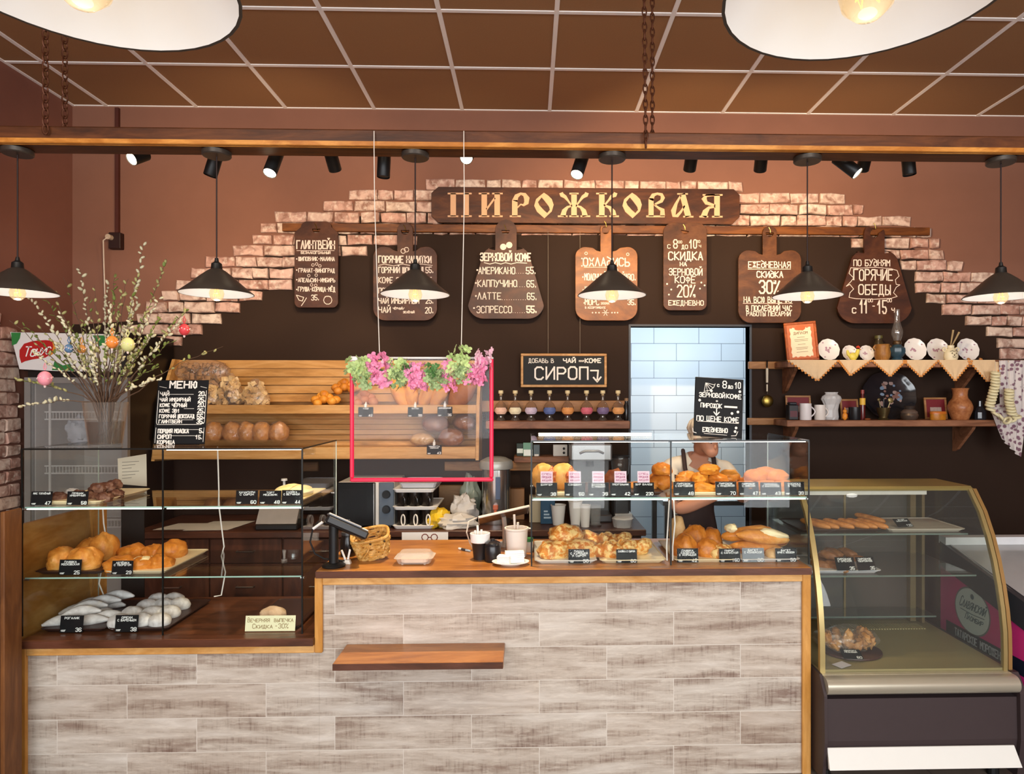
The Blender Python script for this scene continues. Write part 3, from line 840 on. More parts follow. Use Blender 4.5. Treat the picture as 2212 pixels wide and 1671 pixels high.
board_sign('dark tapered board inside a drawn scroll, announcing weekday hot lunches', handled(1889, 482, 22, 1808, 1970, 541, 698, 40, 30, 6, 52), arcpts(1889, 503, 10, 0, 360, 12), DARKB,
           [('ПО БУdНЯМ', 1883, 574, 13, 'c', 80, 1.9), ('ГОРЯЧИЕ', 1886, 605, 23, 'c', 86, 2.5), ('ОБЕДЫ', 1889, 636, 21, 'c', 70, 2.5), ('С', 1845, 676, 11, 'c', 8, 2.4), ('11', 1866, 676, 28, 'c', 17, 3), ('00', 1880, 652, 7, 'c', 10, 1.3), ('-', 1887, 670, 18, 'c', 8, 2), ('15', 1905, 676, 28, 'c', 19, 3), ('00', 1921, 652, 7, 'c', 10, 1.3), ('Ч', 1929, 674, 9, 'c', 6, 2)], dG)

# framed chalkboard for syrups
Y = 4.56
o = thing('chalkboard', 'small black chalkboard in a pale wooden frame, hung above the syrup bottles', 'chalkboard', (wx(1218, Y), Y, wz(1218, 836, Y)))
x0, z1 = pxp(1125, 763, Y); x1, z0 = pxp(1311, 836, Y)
b = MB(); f = .017
b.bbox(x0, x1, Y, Y + .02, z1 - f, z1, .003); b.bbox(x0, x1, Y, Y + .02, z0, z0 + f, .003); b.bbox(x0, x0 + f, Y - .0005, Y + .0195, z0 + f, z1 - f, .003); b.bbox(x1 - f, x1, Y - .0005, Y + .0195, z0 + f, z1 - f, .003)
b.build('frame', wood('d8a768', 'c08c4e', 6, (.3, 1, 1)), o)
b = MB(); b.box(x0 + .01, x1 - .01, Y + .007, Y + .014, z0 + .01, z1 - .01); b.build('slate', M('1b1b1c', .7, var=.15, sc=30), o)
b = MB(); k = Y / F
for s, px, py, h, w_, t in (('добавь в', 1169, 783, 12, 54, 1.3), ('чай', 1230, 783, 12, 26, 2.2), ('или', 1256, 781, 5, 10, 1), ('кофе', 1281, 783, 12, 34, 2.2), ('СИРОП', 1213, 819, 26, 114, 3.6)):
    p = W(px, py, Y); text(b, s, p.x, p.z, h * k, Y + .0055, w=w_ * k, t=t * k, jit=.03)
chl(b, [(1276, 800), (1292, 800), (1290, 822)], 3.4, Y + .0055); chl(b, [(1282, 815), (1290, 824), (1298, 814)], 3.4, Y + .0055)
b.build('lettering', CHALK, o)
b = MB()
for px in (1184, 1253): b.tube([W(px, 764, Y + .01), W(px, 500, Y + .012)], .0013, 5)
b.build('strings', M('8a7d6c', .8), o)

# ------------------------------------------------------------ syrup shelf and bottles
SHW = wood('a87454', '8c5c40', 4, (.2, 1, 1), .5, c3='66422c')
SHW2 = wood('c08c5c', 'a87644', 4, (.2, 1, 1), .5, c3='6a4424')


def px_shelf(name, label, px0, px1, pyt, pyb, Yf, ledger=None, brackets=(), mat=None, bh=60):
    z1, z0 = wz(1182, pyt, Yf), wz(1182, pyb, Yf)
    o = thing(name, label, 'shelf', (wx((px0 + px1) / 2, Yf), YW, z0))
    b = MB(); b.bbox(wx(px0, Yf), wx(px1, Yf), Yf, YW - .001, z0, z1, .004); b.build('shelf_board', mat or SHW, o)
    if ledger:
        b = MB(); b.bbox(wx(ledger[0], YW - .03), wx(ledger[1], YW - .03), YW - .03, YW - .001, wz(1182, ledger[3], YW - .03), wz(1182, ledger[2], YW - .03), .003); b.build('back_rail', SHW2, o)
    for px in brackets:
        x = wx(px, Yf + .05)
        b = MB(); b.plate([[(YW - .002, z0), (YW - .002, z0 - bh * Yf / F), (YW - .05, z0 - bh * .9 * Yf / F), (Yf + .06, z0 - .02), (Yf + .05, z0)]], x - .011, x + .011, T=Matrix(((0, 1, 0, 0), (1, 0, 0, 0), (0, 0, 1, 0), (0, 0, 0, 1))))
        b.build('bracket', mat or SHW, o)
    return o, z1


YF_ = 4.42
o, zs = px_shelf('wall_shelf', 'brown wall shelf carrying the row of syrup bottles', 1049, 1361, 909, 926, YF_, (1040, 1352, 865, 889))
FLASK = glass((.86, .80, .72), 1, 0, 1.75, .05, (.8, .7, .6))
cols = [('f0b9a0', 'salmon', '2b1a14'), ('f0d8b4', 'cream', '4a3a28'), ('cdb9c9', 'pale lilac', '1c1218'), ('5f6d9e', 'slate blue', '2a2a38'), ('f29a55', 'bright orange', '9a4a20'), ('d66a78', 'pink and red', '5a1420'), ('7d6a8e', 'dull purple', '241a2a'), ('e8a060', 'pale orange', '3a2418')]
for (lc, ln, liq), px in zip(cols, (1082, 1113, 1147, 1187, 1226, 1267, 1302, 1335)):
    Yb = 4.50; c = (wx(px, Yb), Yb, zs)
    k = ['first syrup bottle, next to the red framed screen', 'second syrup bottle of the row', 'third syrup bottle of the row', 'fourth syrup bottle of the row', 'fifth syrup bottle of the row', 'sixth syrup bottle of the row', 'seventh syrup bottle of the row', 'last syrup bottle, near the doorway'][cols.index((lc, ln, liq))]
    o = thing('syrup_bottle', 'flask with %s label, %s' % (ln, k), 'bottle', c, 'syrup bottles on the wall shelf')
    b = MB(); b.lathe([(0, 0), (.03, 0), (.031, .006), (.017, .022), (.017, .03), (.036, .045), (.044, .07), (.042, .092), (.028, .115), (.013, .127), (.0105, .14), (.0105, .175), (.013, .18)], c, 24); b.build('flask', FLASK, o, smooth=True)
    b = MB(); b.lathe([(0, .034), (.02, .035), (.034, .047), (.0415, .07), (.040, .088), (0, .088)], c, 20); b.build('syrup', M(liq, .15, spec=.5), o, smooth=True)
    b = MB(); b.lathe([(0, .168), (.0095, .168), (.010, .18), (.0165, .181), (.0165, .199), (.0145, .202), (0, .202)], c, 16); b.build('cork', M('d9c79a', .7, var=.15), o, smooth=True)
    b = MB(); n = 9
    rows = []
    for zz, rr in ((.044, .0365), (.052, .0405), (.062, .0438), (.072, .0448), (.082, .0442), (.088, .0435)):
        rows.append([(c[0] + (rr + .001) * math.sin(math.radians(-(38 + 26 * math.sin(PI * (zz - .04) / .052)) + 2 * (38 + 26 * math.sin(PI * (zz - .04) / .052)) * j / n)), c[1] - (rr + .001) * math.cos(math.radians(-(38 + 26 * math.sin(PI * (zz - .04) / .052)) + 2 * (38 + 26 * math.sin(PI * (zz - .04) / .052)) * j / n)), c[2] + zz) for j in range(n + 1)])
    vs = [p for r in rows for p in r]
    b.add(vs, [(i * (n + 1) + j, i * (n + 1) + j + 1, (i + 1) * (n + 1) + j + 1, (i + 1) * (n + 1) + j) for i in range(5) for j in range(n)]); b.build('label', M(lc, .6, var=.35, sc=60), o, smooth=True)
c = (wx(1353, 4.5), 4.5, zs)
o = thing('storage_jar', 'dark narrow jar squeezed between the last syrup bottle and the doorway', 'jar', c)
b = MB(); b.lathe([(0, 0), (.016, 0), (.018, .01), (.018, .1), (.012, .115), (.012, .13), (0, .13)], c, 14); b.build('body', M('1a1614', .2), o, smooth=True)
b = MB(); b.lathe([(0, .13), (.014, .13), (.014, .15), (0, .15)], c, 14); b.build('lid', M('8a6a4a', .5), o, smooth=True)

o, zs2 = px_shelf('wall_shelf', 'small low wall shelf holding tea boxes behind the tall glass case', 1110, 1238, 986, 999, 4.45, (960, 1238, 996, 1016))
def carton(name, label, cat, px, Yc, w_, d, h, z, col, deco=None, group=None):
    x = wx(px, Yc); c = (x, Yc, z)
    o = thing(name, label, cat, c, group)
    b = MB(); b.bbox(x - w_ / 2, x + w_ / 2, Yc - d / 2, Yc + d / 2, z, z + h, .002); b.build('box_body', M(col, .6, var=.08), o)
    if deco:
        b = MB(); deco(b, x, Yc - d / 2 - .0008, z); b.build('print', M(deco.col, .6), o)
    return o
def d1(b, x, y, z): b.rect(x - .022, x + .022, z + .02, z + .05, y)
d1.col = 'dfe6dc'
carton('tea_packet', 'dark green tea packet on the low wall shelf, outermost', 'packet', 1124, 4.52, .05, .04, .085, zs2, '2e3a34', d1)
d2 = lambda b, x, y, z: b.rect(x - .024, x + .024, z + .004, z + .045, y); d2.col = 'e8efe8'
carton('tea_packet', 'pale green tea packet with white front on the low wall shelf', 'packet', 1139, 4.5, .055, .04, .09, zs2, '6f9a84', d2)
d3 = lambda b, x, y, z: b.rect(x - .014, x + .014, z + .0, z + .012, y); d3.col = 'e8e2da'
carton('tea_packet', 'grey blue packet seen through the glass beside the case corner', 'packet', 1159, 4.52, .042, .04, .075, zs2, '5d6a70', d3)
def d4(b, x, y, z):
    b.disc(x + .024, z + .022, .009, y); b.disc(x + .024, z + .05, .009, y)
d4.col = '1c1c1c'
carton('tea_box', 'white box with two black dots on the low wall shelf', 'box', 1210, 4.52, .095, .06, .075, zs2, 'd8d4cc', d4)

# ------------------------------------------------------------ bread rack
RW = wood('e0b070', 'cc9854', 4, (.12, 1, 1), .5, c3='a8783c')
o = thing('bread_rack', 'pale wooden two tier bread rack with slatted back on the wall', 'bread rack', (wx(700, 4.4), 4.4, wz(700, 990, 4.24)))
rxl, rxr = wx(380, 4.6), wx(1040, 4.55)
T1 = [(4.603, wz(1182, 779, 4.60)), (4.56, wz(1182, 868, 4.56)), (4.39, wz(1182, 876, 4.39))]
T2 = [(4.60, wz(1182, 893, 4.60)), (4.555, wz(1182, 961, 4.555)), (4.32, wz(1182, 966, 4.32))]


def slats(p, q, n, nm, gap=.12):
    b = MB(); d = Vector((q[0] - p[0], q[1] - p[1])); L = d.length; d.normalize(); nn = Vector((-d.y, d.x))
    for i in range(n):
        a = L * (i + gap / 2) / n; c = L * (i + 1 - gap / 2) / n
        t = .012 + .003 * (i % 2)
        pa, pc = Vector(p) + d * a, Vector(p) + d * c
        q4 = [pa, pc, pc + nn * t, pa + nn * t]
        b.loft([[(x, v.x, v.y) for v in q4] for x in (rxl + .02, rxr - .02)])
    b.build(nm, RW, o)


slats(T1[0], T1[1], 5, 'back_slats'); slats(T2[0], T2[1], 6, 'back_slats')
for T_, pyb in ((T1, 893), (T2, 990)):
    b = MB(); b.box(rxl + .02, rxr - .02, T_[2][0], T_[1][0] + .02, T_[2][1] - .016, T_[2][1] - .002); b.build('tray_floor', RW, o)
    b = MB(); yl = T_[2][0] - .018; b.bbox(rxl + .005, rxr - .02, yl, yl + .018, wz(1182, pyb, yl), T_[2][1] + .006, .003); b.build('front_lip', RW, o)
for x in (rxl, rxr - .02):
    b = MB(); b.plate([[(4.62, T1[0][1] + .005), (4.55, T1[0][1] + .005), (4.42, T1[1][1] + .05), (4.372, T1[2][1] + .02), (4.33, T2[2][1] + .06), (4.302, T2[2][1] - .08), (4.62, T2[2][1] - .1)]], x, x + .02, T=Matrix(((0, 1, 0, 0), (1, 0, 0, 0), (0, 0, 1, 0), (0, 0, 0, 1))))
    b.build('side_panel', RW, o)
b = MB(); b.box(rxl, rxr, 4.605, 4.628, T2[2][1] - .1, T1[0][1] + .002); b.build('back_board', RW, o)

GOLD = bread('d9902f', 'b8691c', 'e8ab50')
GOLD2 = bread('c97f2a', '9c5517', 'dd9a45')
PALEB = bread('d8b07a', 'c2935a', 'e6c79a')
BROWNB = bread('8a5230', '6e3c20', 'a56a40', rough=.45)
CROUT = bread('dab680', 'b88e50', 'ecd4a4')
FILM = glass((.98, .96, .93), 1, .10, 1.75, .05, (.9, .86, .8), 26)


def loaf(b, c, r, rot=(0, 0, 0), seed=0, amp=.08, cuts=0, flat=.55, nu=26, nv=16):
    fn = None
    if cuts: fn = lambda d: 1 - .09 * max(0, math.cos((d.x * cuts + d.z * .8) * PI)) ** 3 * (1 if d.z > -.2 else 0)
    b.ell(c, r, max(nu, 26), max(nv, 16), amp * 1.5, 1.8, seed, rot, flat, fn=fn)


def rack_y(T_, px, dy=.05): return T_[2][0] + dy


def crouton_bag(label, px, py0, py1, wpx, Y, seed, n=70, col=None, lying=False):
    z = wz(px, py1, Y); h = (py1 - py0) * Y / F; w_ = wpx * Y / F / 2
    o = thing('crouton_bag', label, 'bag of bread', (wx(px, Y), Y, z), 'bags of croutons on the bread rack')
    c = Vector((wx(px, Y), Y, z + h * .45))
    rr = random.Random(seed)
    b = MB()
    prof = (lambda t: .5 + .5 * math.sin(PI * min(1, t * .9 + .05))) if lying else (lambda t: (1 - max(0, t - .35) * 1.15))
    for k in range(n):
        a = rr.uniform(0, 2 * PI); t = rr.uniform(.05, .82); q = prof(t) * rr.uniform(.55, .86)
        p = Vector((c.x + w_ * q * math.cos(a), Y + .05 * q * math.sin(a), z + h * t))
        s = .0155 * rr.uniform(.7, 1.2)
        b.X = Matrix.Translation(p) @ Euler((rr.uniform(0, 3), rr.uniform(0, 3), rr.uniform(0, 3))).to_matrix().to_4x4()
        b.box(-s, s, -s * .7, s * .7, -s * .8, s * .8); b.X = None
    cr = b.build('croutons', col or CROUT, o); cr['kind'] = 'stuff'
    b = MB()
    rings = []
    for i in range(9):
        t = i / 8; q = prof(t) * (1 if 0 < i < 8 else .8)
        rings.append([(c.x + w_ * q * math.cos(2 * PI * j / 16) * (1 + .1 * noise.noise((j * .9, t * 4, seed))), Y + .058 * q * math.sin(2 * PI * j / 16) * (1 + .15 * noise.noise((j * .7, t * 5, seed + 3))), z + h * t) for j in range(16)])
    b.loft(rings); b.build('film', FILM, o, smooth=True)
    return o


crouton_bag('large dark bag of rye croutons lying on top of the rack, nearest the menu board', 438, 778, 828, 118, 4.50, 1, 110, bread('a87c50', '84592f', 'c49a68'), True)
crouton_bag('dark bag of rye croutons lying below the topmost one', 472, 818, 868, 66, 4.515, 2, 80, bread('a0744a', '7c522c', 'bc9060'), True)
crouton_bag('bag of croutons half hidden by the black menu', 452, 828, 873, 58, 4.445, 3, 60)
crouton_bag('upright pointed bag of croutons standing on the rack, middle of three', 497, 806, 874, 60, 4.445, 4, 80)
crouton_bag('upright bag of croutons with a light twist, outermost of three', 552, 818, 876, 62, 4.445, 5, 80)


def pullapart(label, px, py, Y, n, seed, rad=.03, mat=GOLD, sp=.75):
    o_ = W(px, py, Y); rr = random.Random(seed)
    b = MB()
    for k in range(n):
        a = k * 2.4; q = rad * sp * math.sqrt(k) * 1.05
        b.ell((o_.x + q * math.cos(a) * 1.15, Y + q * math.sin(a) * .5, o_.z + rad * .7 + max(0, (.06 - q) * .7) + .25 * q * math.sin(a)), (rad, rad * .9, rad * .85), 12, 8, .1, 2, seed + k)
    o = b.build('pull_apart_bread', mat, smooth=True)
    return tag(o, label, 'bread', 'loaves on the bread rack')


pullapart('golden pull apart loaf of small knobs in front on the upper tier', 700, 872, 4.455, 9, 3, .031)
pullapart('golden pull apart loaf leaning higher behind the other one', 744, 846, 4.50, 9, 5, .031, GOLD2)
pullapart('brown knobbly loaf behind the edge of the hanging screen', 788, 873, 4.45, 8, 8, .034, bread('b07048', '8e5230', 'c08a60'))


def one_loaf(name, label, px, py, Y, r, rot, mat, cat='bread', group='loaves on the bread rack', seed=0, cuts=0, amp=.07, flat=.6):
    p = W(px, py, Y)
    b = MB(); loaf(b, p, r, rot, seed, amp, cuts, flat)
    return tag(b.build(name, mat, smooth=True), label, cat, group)


LOAF = bread('d8963f', 'b8742a', 'e6b266')
for px, py, ang, L, lb in ((863, 851, 63, .115, 'baguette leaning first in the row behind the screen'), (889, 852, 84, .09, 'narrow baguette end, second in the row behind the screen'), (925, 848, 118, .12, 'baguette leaning third in the row behind the screen'), (952, 848, 122, .125, 'baguette leaning fourth in the row, beside the brown loaf')):
    one_loaf('baguette', lb, px, py, 4.46, (L * .92, .042, .046), (0, math.radians(ang), 0), LOAF, seed=px, cuts=4, flat=1.1)
one_loaf('rye_loaf', 'smooth brown loaf leaning at the end of the upper tier', 1000, 846, 4.47, (.135, .055, .07), (0, math.radians(128), 0), bread('a8683c', '8e5430', 'b87c50', bump=.15), seed=4, flat=1.1)


def wrapped(label, px, py, wpx, hpx, Y, seed, mat, grp='wrapped loaves on the lower tier'):
    p = W(px, py, Y); k = Y / F
    o = thing('wrapped_loaf', label, 'bread', (p.x, Y, p.z - hpx * k / 2), grp)
    b = MB(); loaf(b, p, (wpx * k / 2, .06, hpx * k / 2), (0, 0, 0), seed, .08, 0, .85, 18, 10); b.build('loaf', mat, o, smooth=True)
    b = MB(); b.ell(p, (wpx * k / 2 + .006, .067, hpx * k / 2 + .006), 16, 10, .16, 3, seed + 9)
    b.ell((p.x + .01, Y - .062, p.z + .012), (.02, .012, .012), 8, 6, .5, 4, seed)
    b.build('film', FILM, o)


for i, (px, lb) in enumerate(((462, 'wrapped loaf nearest the menu board on the lower tier'), (503, 'second wrapped loaf from the menu board'), (534, 'third wrapped loaf from the menu board'), (565, 'fourth wrapped loaf from the menu board'), (602, 'wrapped loaf at the open end of its row on the lower tier'))):
    wrapped(lb, px, 934, 40, 46, 4.42, i, bread('c08548', '9c6432', 'd6a670'))
for px, py, w_, h, Y_, lb in ((912, 949, 52, 26, 4.41, 'flat wrapped bun in front behind the hanging screen'), (940, 915, 56, 40, 4.47, 'dark wrapped rye loaf stacked behind the flat bun'), (975, 945, 56, 38, 4.41, 'wrapped brown loaf in front at the end of the lower tier'), (1003, 912, 48, 38, 4.47, 'wrapped brown loaf stacked behind at the rack end')):
    wrapped(lb, px, py, w_, h, Y_, px, PALEB if h < 30 else BROWNB)


# ------------------------------------------------------------ price tags
TAGB = M('141518', .7, var=.08, spec=.15)
TAGE = glass((.97, .98, .98), 1, .05, 1.1)


def price_tag(label, px, py, Y, w_, h, title, price, z=None, clip=False, ztilt=10, grey=False, sub=None, sticker=False, yaw=0):
    """small black price card; px, py = lower middle; Y depth of the foot"""
    k = Y / F; p = W(px, py, Y)
    if z is not None: p.z = z
    o = thing('price_tag', label, 'price tag', p, 'black price tags', rot=(math.radians(-ztilt), 0, yaw))
    W_, H_ = w_ * k, h * k
    b = MB(); b.box(-W_ / 2, W_ / 2, 0, .0015, .003, H_); b.build('card', M('5b5f66', .3) if grey else TAGB, o, local=True)
    b = MB()
    rows = title.split('|')
    for i, s in enumerate(rows): text(b, s, 0, H_ * (.80 - .15 * i), H_ * .11, -.0006, w=W_ * min(.8, .09 * len(s)), t=H_ * .028)
    text(b, price, W_ * .44, H_ * .09, H_ * .2, -.0006, w=W_ * .09 * len(price) + W_ * .06, t=H_ * .04, al='r')
    if sub: text(b, sub, -W_ * .44, H_ * .1, H_ * .08, -.0006, w=W_ * .2, t=H_ * .025, al='l')
    b.build('lettering', M('f2f2f0', .7, var=0), o, local=True)
    if clip:
        b = MB(); b.bbox(-.008, .008, -.012, .012, H_ - .004, H_ + .022, .003); b.cyl((0, 0, H_ + .02), (0, 0, H_ + .034), .004, n=8); b.build('clip', WHITE, o, local=True)
    else:
        b = MB(); b.box(-W_ / 2 - .003, W_ / 2 + .003, -.003, -.0018, 0, H_ + .003); b.box(-W_ / 2 - .003, W_ / 2 + .003, -.003, .006, 0.0004, .002); b.build('holder', TAGE, o, local=True)
    if sticker:
        b = MB(); sw = .054; zz = H_ + .001
        b.box(-sw / 2 * 1.02, sw / 2 * 1.02, -.0012, 0, zz - .002, zz + .05); s_ = b.build('sticker', M('ecd2e0', .7, var=.03), o, local=True)
        b = MB()
        for i, s in enumerate(('СПЕЦ', 'ПРЕДЛОЖ', 'АКЦИЯ')): text(b, s, 0, zz + .034 - .014 * i, .0075, -.0016, w=.042, t=.0017)
        b.build('print', M('b05a80', .7), s_, local=True)
    return o


yl = T1[2][0] - .021; yl2 = T2[2][0] - .021
for px, py, t, pr in ((790, 901, 'ХЛЕБ', '42'), (897, 901, 'БАТОН', '39'), (961, 900, 'БОРОДИНСКИЙ', '35')):
    price_tag('clipped black tag priced %s on the upper tier of the bread rack' % pr, px, py, yl, 32, 22, t, pr, clip=True, ztilt=2, sub='300Г')
price_tag('clipped black tag on the lower tier of the bread rack', 938, 982, yl2, 32, 21, 'ЧИАБАТТА|СВЕЖАЯ', '43', clip=True, ztilt=2, sub='300Г')
# ============================================================ SHELVES WITH CROCKERY, RIGHT OF THE DOORWAY
YS = 4.36
o, zu = px_shelf('wall_shelf', 'upper brown wall shelf with a row of cream napkins hanging over its edge', 1702, 2196, 778, 792, YS, (1618, 1800, 780, 796), (1720, 2110), None, 58)
o, zl = px_shelf('wall_shelf', 'lower brown wall shelf below the napkins, full of mugs and pots', 1700, 2160, 908, 922, YS, (1616, 1720, 903, 918), (1722, 2105), None, 62)
# napkins: triangular corners hanging over the front edge
NAP = M('e2c298', .85, var=.1, sc=30, bump=.2)
tri = [(1700, 1812, 1765, 822), (1810, 1882, 1836, 810), (1882, 1958, 1922, 812), (1950, 2028, 1988, 813), (2024, 2100, 2062, 822), (2090, 2180, 2132, 824)]
nl = ['first cream napkin of the shelf edge, under the diploma', 'second cream napkin of the shelf edge, below the rooster', 'third cream napkin of the shelf edge, below the oil lamp', 'fourth cream napkin of the shelf edge, below a leaning plate', 'fifth cream napkin of the shelf edge, below the bear vase', 'last cream napkin of the shelf edge, above the dried bagels']
for i, ((xa, xb, xm, yb), lb) in enumerate(zip(tri, nl)):
    Yn = YS - .006 - .0015 * (i % 2)
    o = thing('napkin', lb, 'napkin', (wx(xm, Yn), Yn, zu), 'cream napkins over the shelf edge')
    b = MB(); A, Bp, C = W(xa, 777, Yn), W(xb, 777, Yn), W(xm, yb, Yn)
    n = 10; rows = []
    for r in range(n + 1):
        t = r / n
        L = A.lerp(C, t); Rr = Bp.lerp(C, t)
        rows.append([L.lerp(Rr, j / n) + Vector((0, -.004 * math.sin(j / n * PI * 5 + i) * (.2 + t) - .006 * t, 0)) for j in range(n + 1)])
    top = [Vector((p.x, Yn + .2, zu + .0025)) for p in rows[0]]
    edge = [Vector((p.x, Yn + .004, zu + .0025)) for p in rows[0]]
    rows = [top, edge] + rows
    b.add([p for r in rows for p in r], [(r * (n + 1) + j, (r + 1) * (n + 1) + j, (r + 1) * (n + 1) + j + 1, r * (n + 1) + j + 1) for r in range(len(rows) - 1) for j in range(n)])
    b.build('cloth', NAP, o, smooth=True)
    b = MB()
    for P, Q in ((A, C), (Bp, C)):
        m = 9
        for j in range(m): b.ell(P.lerp(Q, (j + .5) / m) + Vector((0, -.006, -.002)), (.008, .003, .008), 8, 6)
    b.build('lace_edge', M('d88f48', .8, var=.15), o, smooth=True)

# diploma in an orange frame
o = thing('framed_diploma', 'diploma with ornate border in an orange frame leaning on the upper shelf', 'framed picture', W(1735, 776, 4.45), rot=(math.radians(-6), math.radians(-4), math.radians(-8)))
o.location.z = zu + .003
w2, h2 = .105, .265
b = MB()
for a in ((-w2, w2, 0, .016), (-w2, w2, h2 - .016, h2)): b.bbox(a[0], a[1], -.008, .008, a[2], a[3], .003)
for a in ((-w2, -w2 + .016), (w2 - .016, w2)): b.bbox(a[0], a[1], -.0085, .0075, .016, h2 - .016, .003)
b.build('frame', wood('c9692a', 'a8501c', 6, (.5, 1, 1)), o, local=True)
b = MB(); b.box(-w2 + .01, w2 - .01, -.002, .002, .01, h2 - .01); b.build('border_print', M('c86a3a', .5, var=.3, sc=50), o, local=True)
b = MB(); pts = []
for j in range(40):
    a = 2 * PI * j / 40; k = 1 + .05 * math.sin(a * 16)
    pts.append((max(-.068, min(.068, .1 * math.cos(a))) * k, h2 / 2 - .005 + max(-.098, min(.098, .14 * math.sin(a))) * k))
b.plate([pts], -.0035, -.002); b.build('paper', M('f2e0bc', .6, var=.04), o, local=True)
b = MB(); text(b, 'ДИПЛОМ', 0, .182, .016, -.0042, w=.09, t=.003)
for zz, ww in ((.16, .05), (.145, .09), (.135, .085), (.112, .05), (.09, .08), (.08, .07), (.06, .075)): b.rect(-ww / 2, ww / 2, zz, zz + .0025, -.0042)
b.build('lettering', M('8a7050', .7), o, local=True)
b = MB(); b.ell((0, -.004, h2 - .04), (.035, .001, .017), 12, 8, .4, 4); b.build('emblem', M('c8622a', .5), o, local=True)

# plates
PORC = M('e9e5e0', .22, var=.02, spec=.5)
def plate_obj(label, px, py, rpx, Y, tilt=12, group='flowered plates on the upper shelf'):
    r = rpx * Y / F; p = W(px, py, Y)
    tl = math.radians(tilt)
    o = thing('plate', label, 'plate', (p.x, Y, zu + .003 + .004), group, rot=(PI / 2 - tl, 0, 0))
    b = MB(); off = r  # rests on its rim: local y up after rotation
    rings = []
    for rr, zz in ((0, .006), (r * .55, .006), (r * .66, .009), (r * .96, .017), (r, .018), (r * .98, .015), (r * .6, .001), (0, .0)):
        rings.append([(rr * math.cos(2 * PI * j / 48) * (1 + .018 * math.cos(j * PI / 2) * (rr > r * .9)), off + rr * math.sin(2 * PI * j / 48) * (1 + .018 * math.cos(j * PI / 2) * (rr > r * .9)), zz) for j in range(48)])
    b.loft(rings, False); b.build('dish', PORC, o, local=True, smooth=True)
    b = MB()
    rr_ = random.Random(int(px))
    for q in range(9):
        a = rr_.uniform(0, 6.3); d = rr_.uniform(0, .32) * r; s = rr_.uniform(.06, .11) * r
        b.ell((d * math.cos(a) * 1.3, off + d * math.sin(a) * .7, .0075), (s, s, .0006), 7, 4)
    for a in (.6, 2.2, 4.2): b.ell((.8 * r * math.cos(a), off + .8 * r * math.sin(a), .0145), (.09 * r, .06 * r, .002), 7, 4)
    b.build('flower_print', M('b08a98', .4, var=.4, sc=90), o, local=True)
    return o


plate_obj('large flowered plate leaning behind the orange diploma frame', 1790, 752, 24, 4.50)
plate_obj('small flowered plate behind the rooster figurine', 1835, 759, 17, 4.53)
plate_obj('small flowered plate between the rooster and the wooden pot', 1871, 759, 17, 4.53)
plate_obj('large flowered plate just after the blue oil lamp', 1977, 753, 25, 4.50)
plate_obj('large flowered plate partly behind the bear vase', 2026, 753, 25, 4.54)
plate_obj('large flowered plate at the end of the upper shelf', 2091, 753, 25, 4.52)

zt = zu + .003
# rooster
c = W(1843, 775, 4.41); c.z = zt
o = thing('rooster_figurine', 'small yellow rooster figurine with a red comb on the shelf', 'figurine', c)
b = MB(); b.ell(c + Vector((0, 0, .028)), (.03, .018, .026), 14, 10); b.tube([c + Vector((.015, 0, .03)), c + Vector((.028, 0, .052)), c + Vector((.034, 0, .075))], [.017, .013, .011], 10)
b.tube([c + Vector((-.018, 0, .03)), c + Vector((-.034, 0, .045)), c + Vector((-.04, 0, .07))], [.014, .012, .006], 8); b.lathe([(0, 0), (.02, 0), (.016, .008), (0, .012)], c, 12); b.build('body', M('e2cf5a', .35), o, smooth=True)
b = MB()
for dx, dz in ((.026, .09), (.034, .094), (.041, .089)): b.ell(c + Vector((dx, 0, dz)), (.006, .004, .008), 8, 6)
b.build('comb', M('c03a20', .4), o, smooth=True)
b = MB(); b.cyl(c + Vector((.043, 0, .075)), c + Vector((.056, 0, .073)), .005, .001, 8); b.build('beak', M('d98a30', .4), o)
# wooden pot
c = W(1906, 775, 4.45); c.z = zt
o = thing('wooden_pot', 'light brown carved pot with lugs between a plate and the oil lamp', 'pot', c)
b = MB(); b.lathe([(0, 0), (.038, 0), (.05, .03), (.052, .055), (.046, .085), (.044, .105), (.048, .112), (.042, .112), (.038, .1), (0, .09)], c, 20); b.build('pot_body', wood('b98442', '9a6a30', 8, (1, 1, .4)), o, smooth=True)
b = MB()
for s in (-1, 1): b.tube([c + Vector((s * .046, 0, .075)), c + Vector((s * .06, 0, .09)), c + Vector((s * .05, 0, .104))], .007, 8)
b.build('lug', wood('b98442', '9a6a30', 8, (1, 1, .4)), o, smooth=True)
c = W(1898, 770, 4.56); c.z = zt
o = thing('glass_jar', 'small dark jar standing at the back behind the wooden pot', 'jar', c)
b = MB(); b.lathe([(0, 0), (.03, 0), (.032, .01), (.032, .13), (.024, .145), (.024, .16), (0, .16)], c, 16); b.build('jar_body', M('3a3020', .25), o, smooth=True)
b = MB(); b.lathe([(0, .16), (.027, .16), (.027, .18), (0, .18)], c, 16); b.build('lid', M('55502c', .4), o, smooth=True)
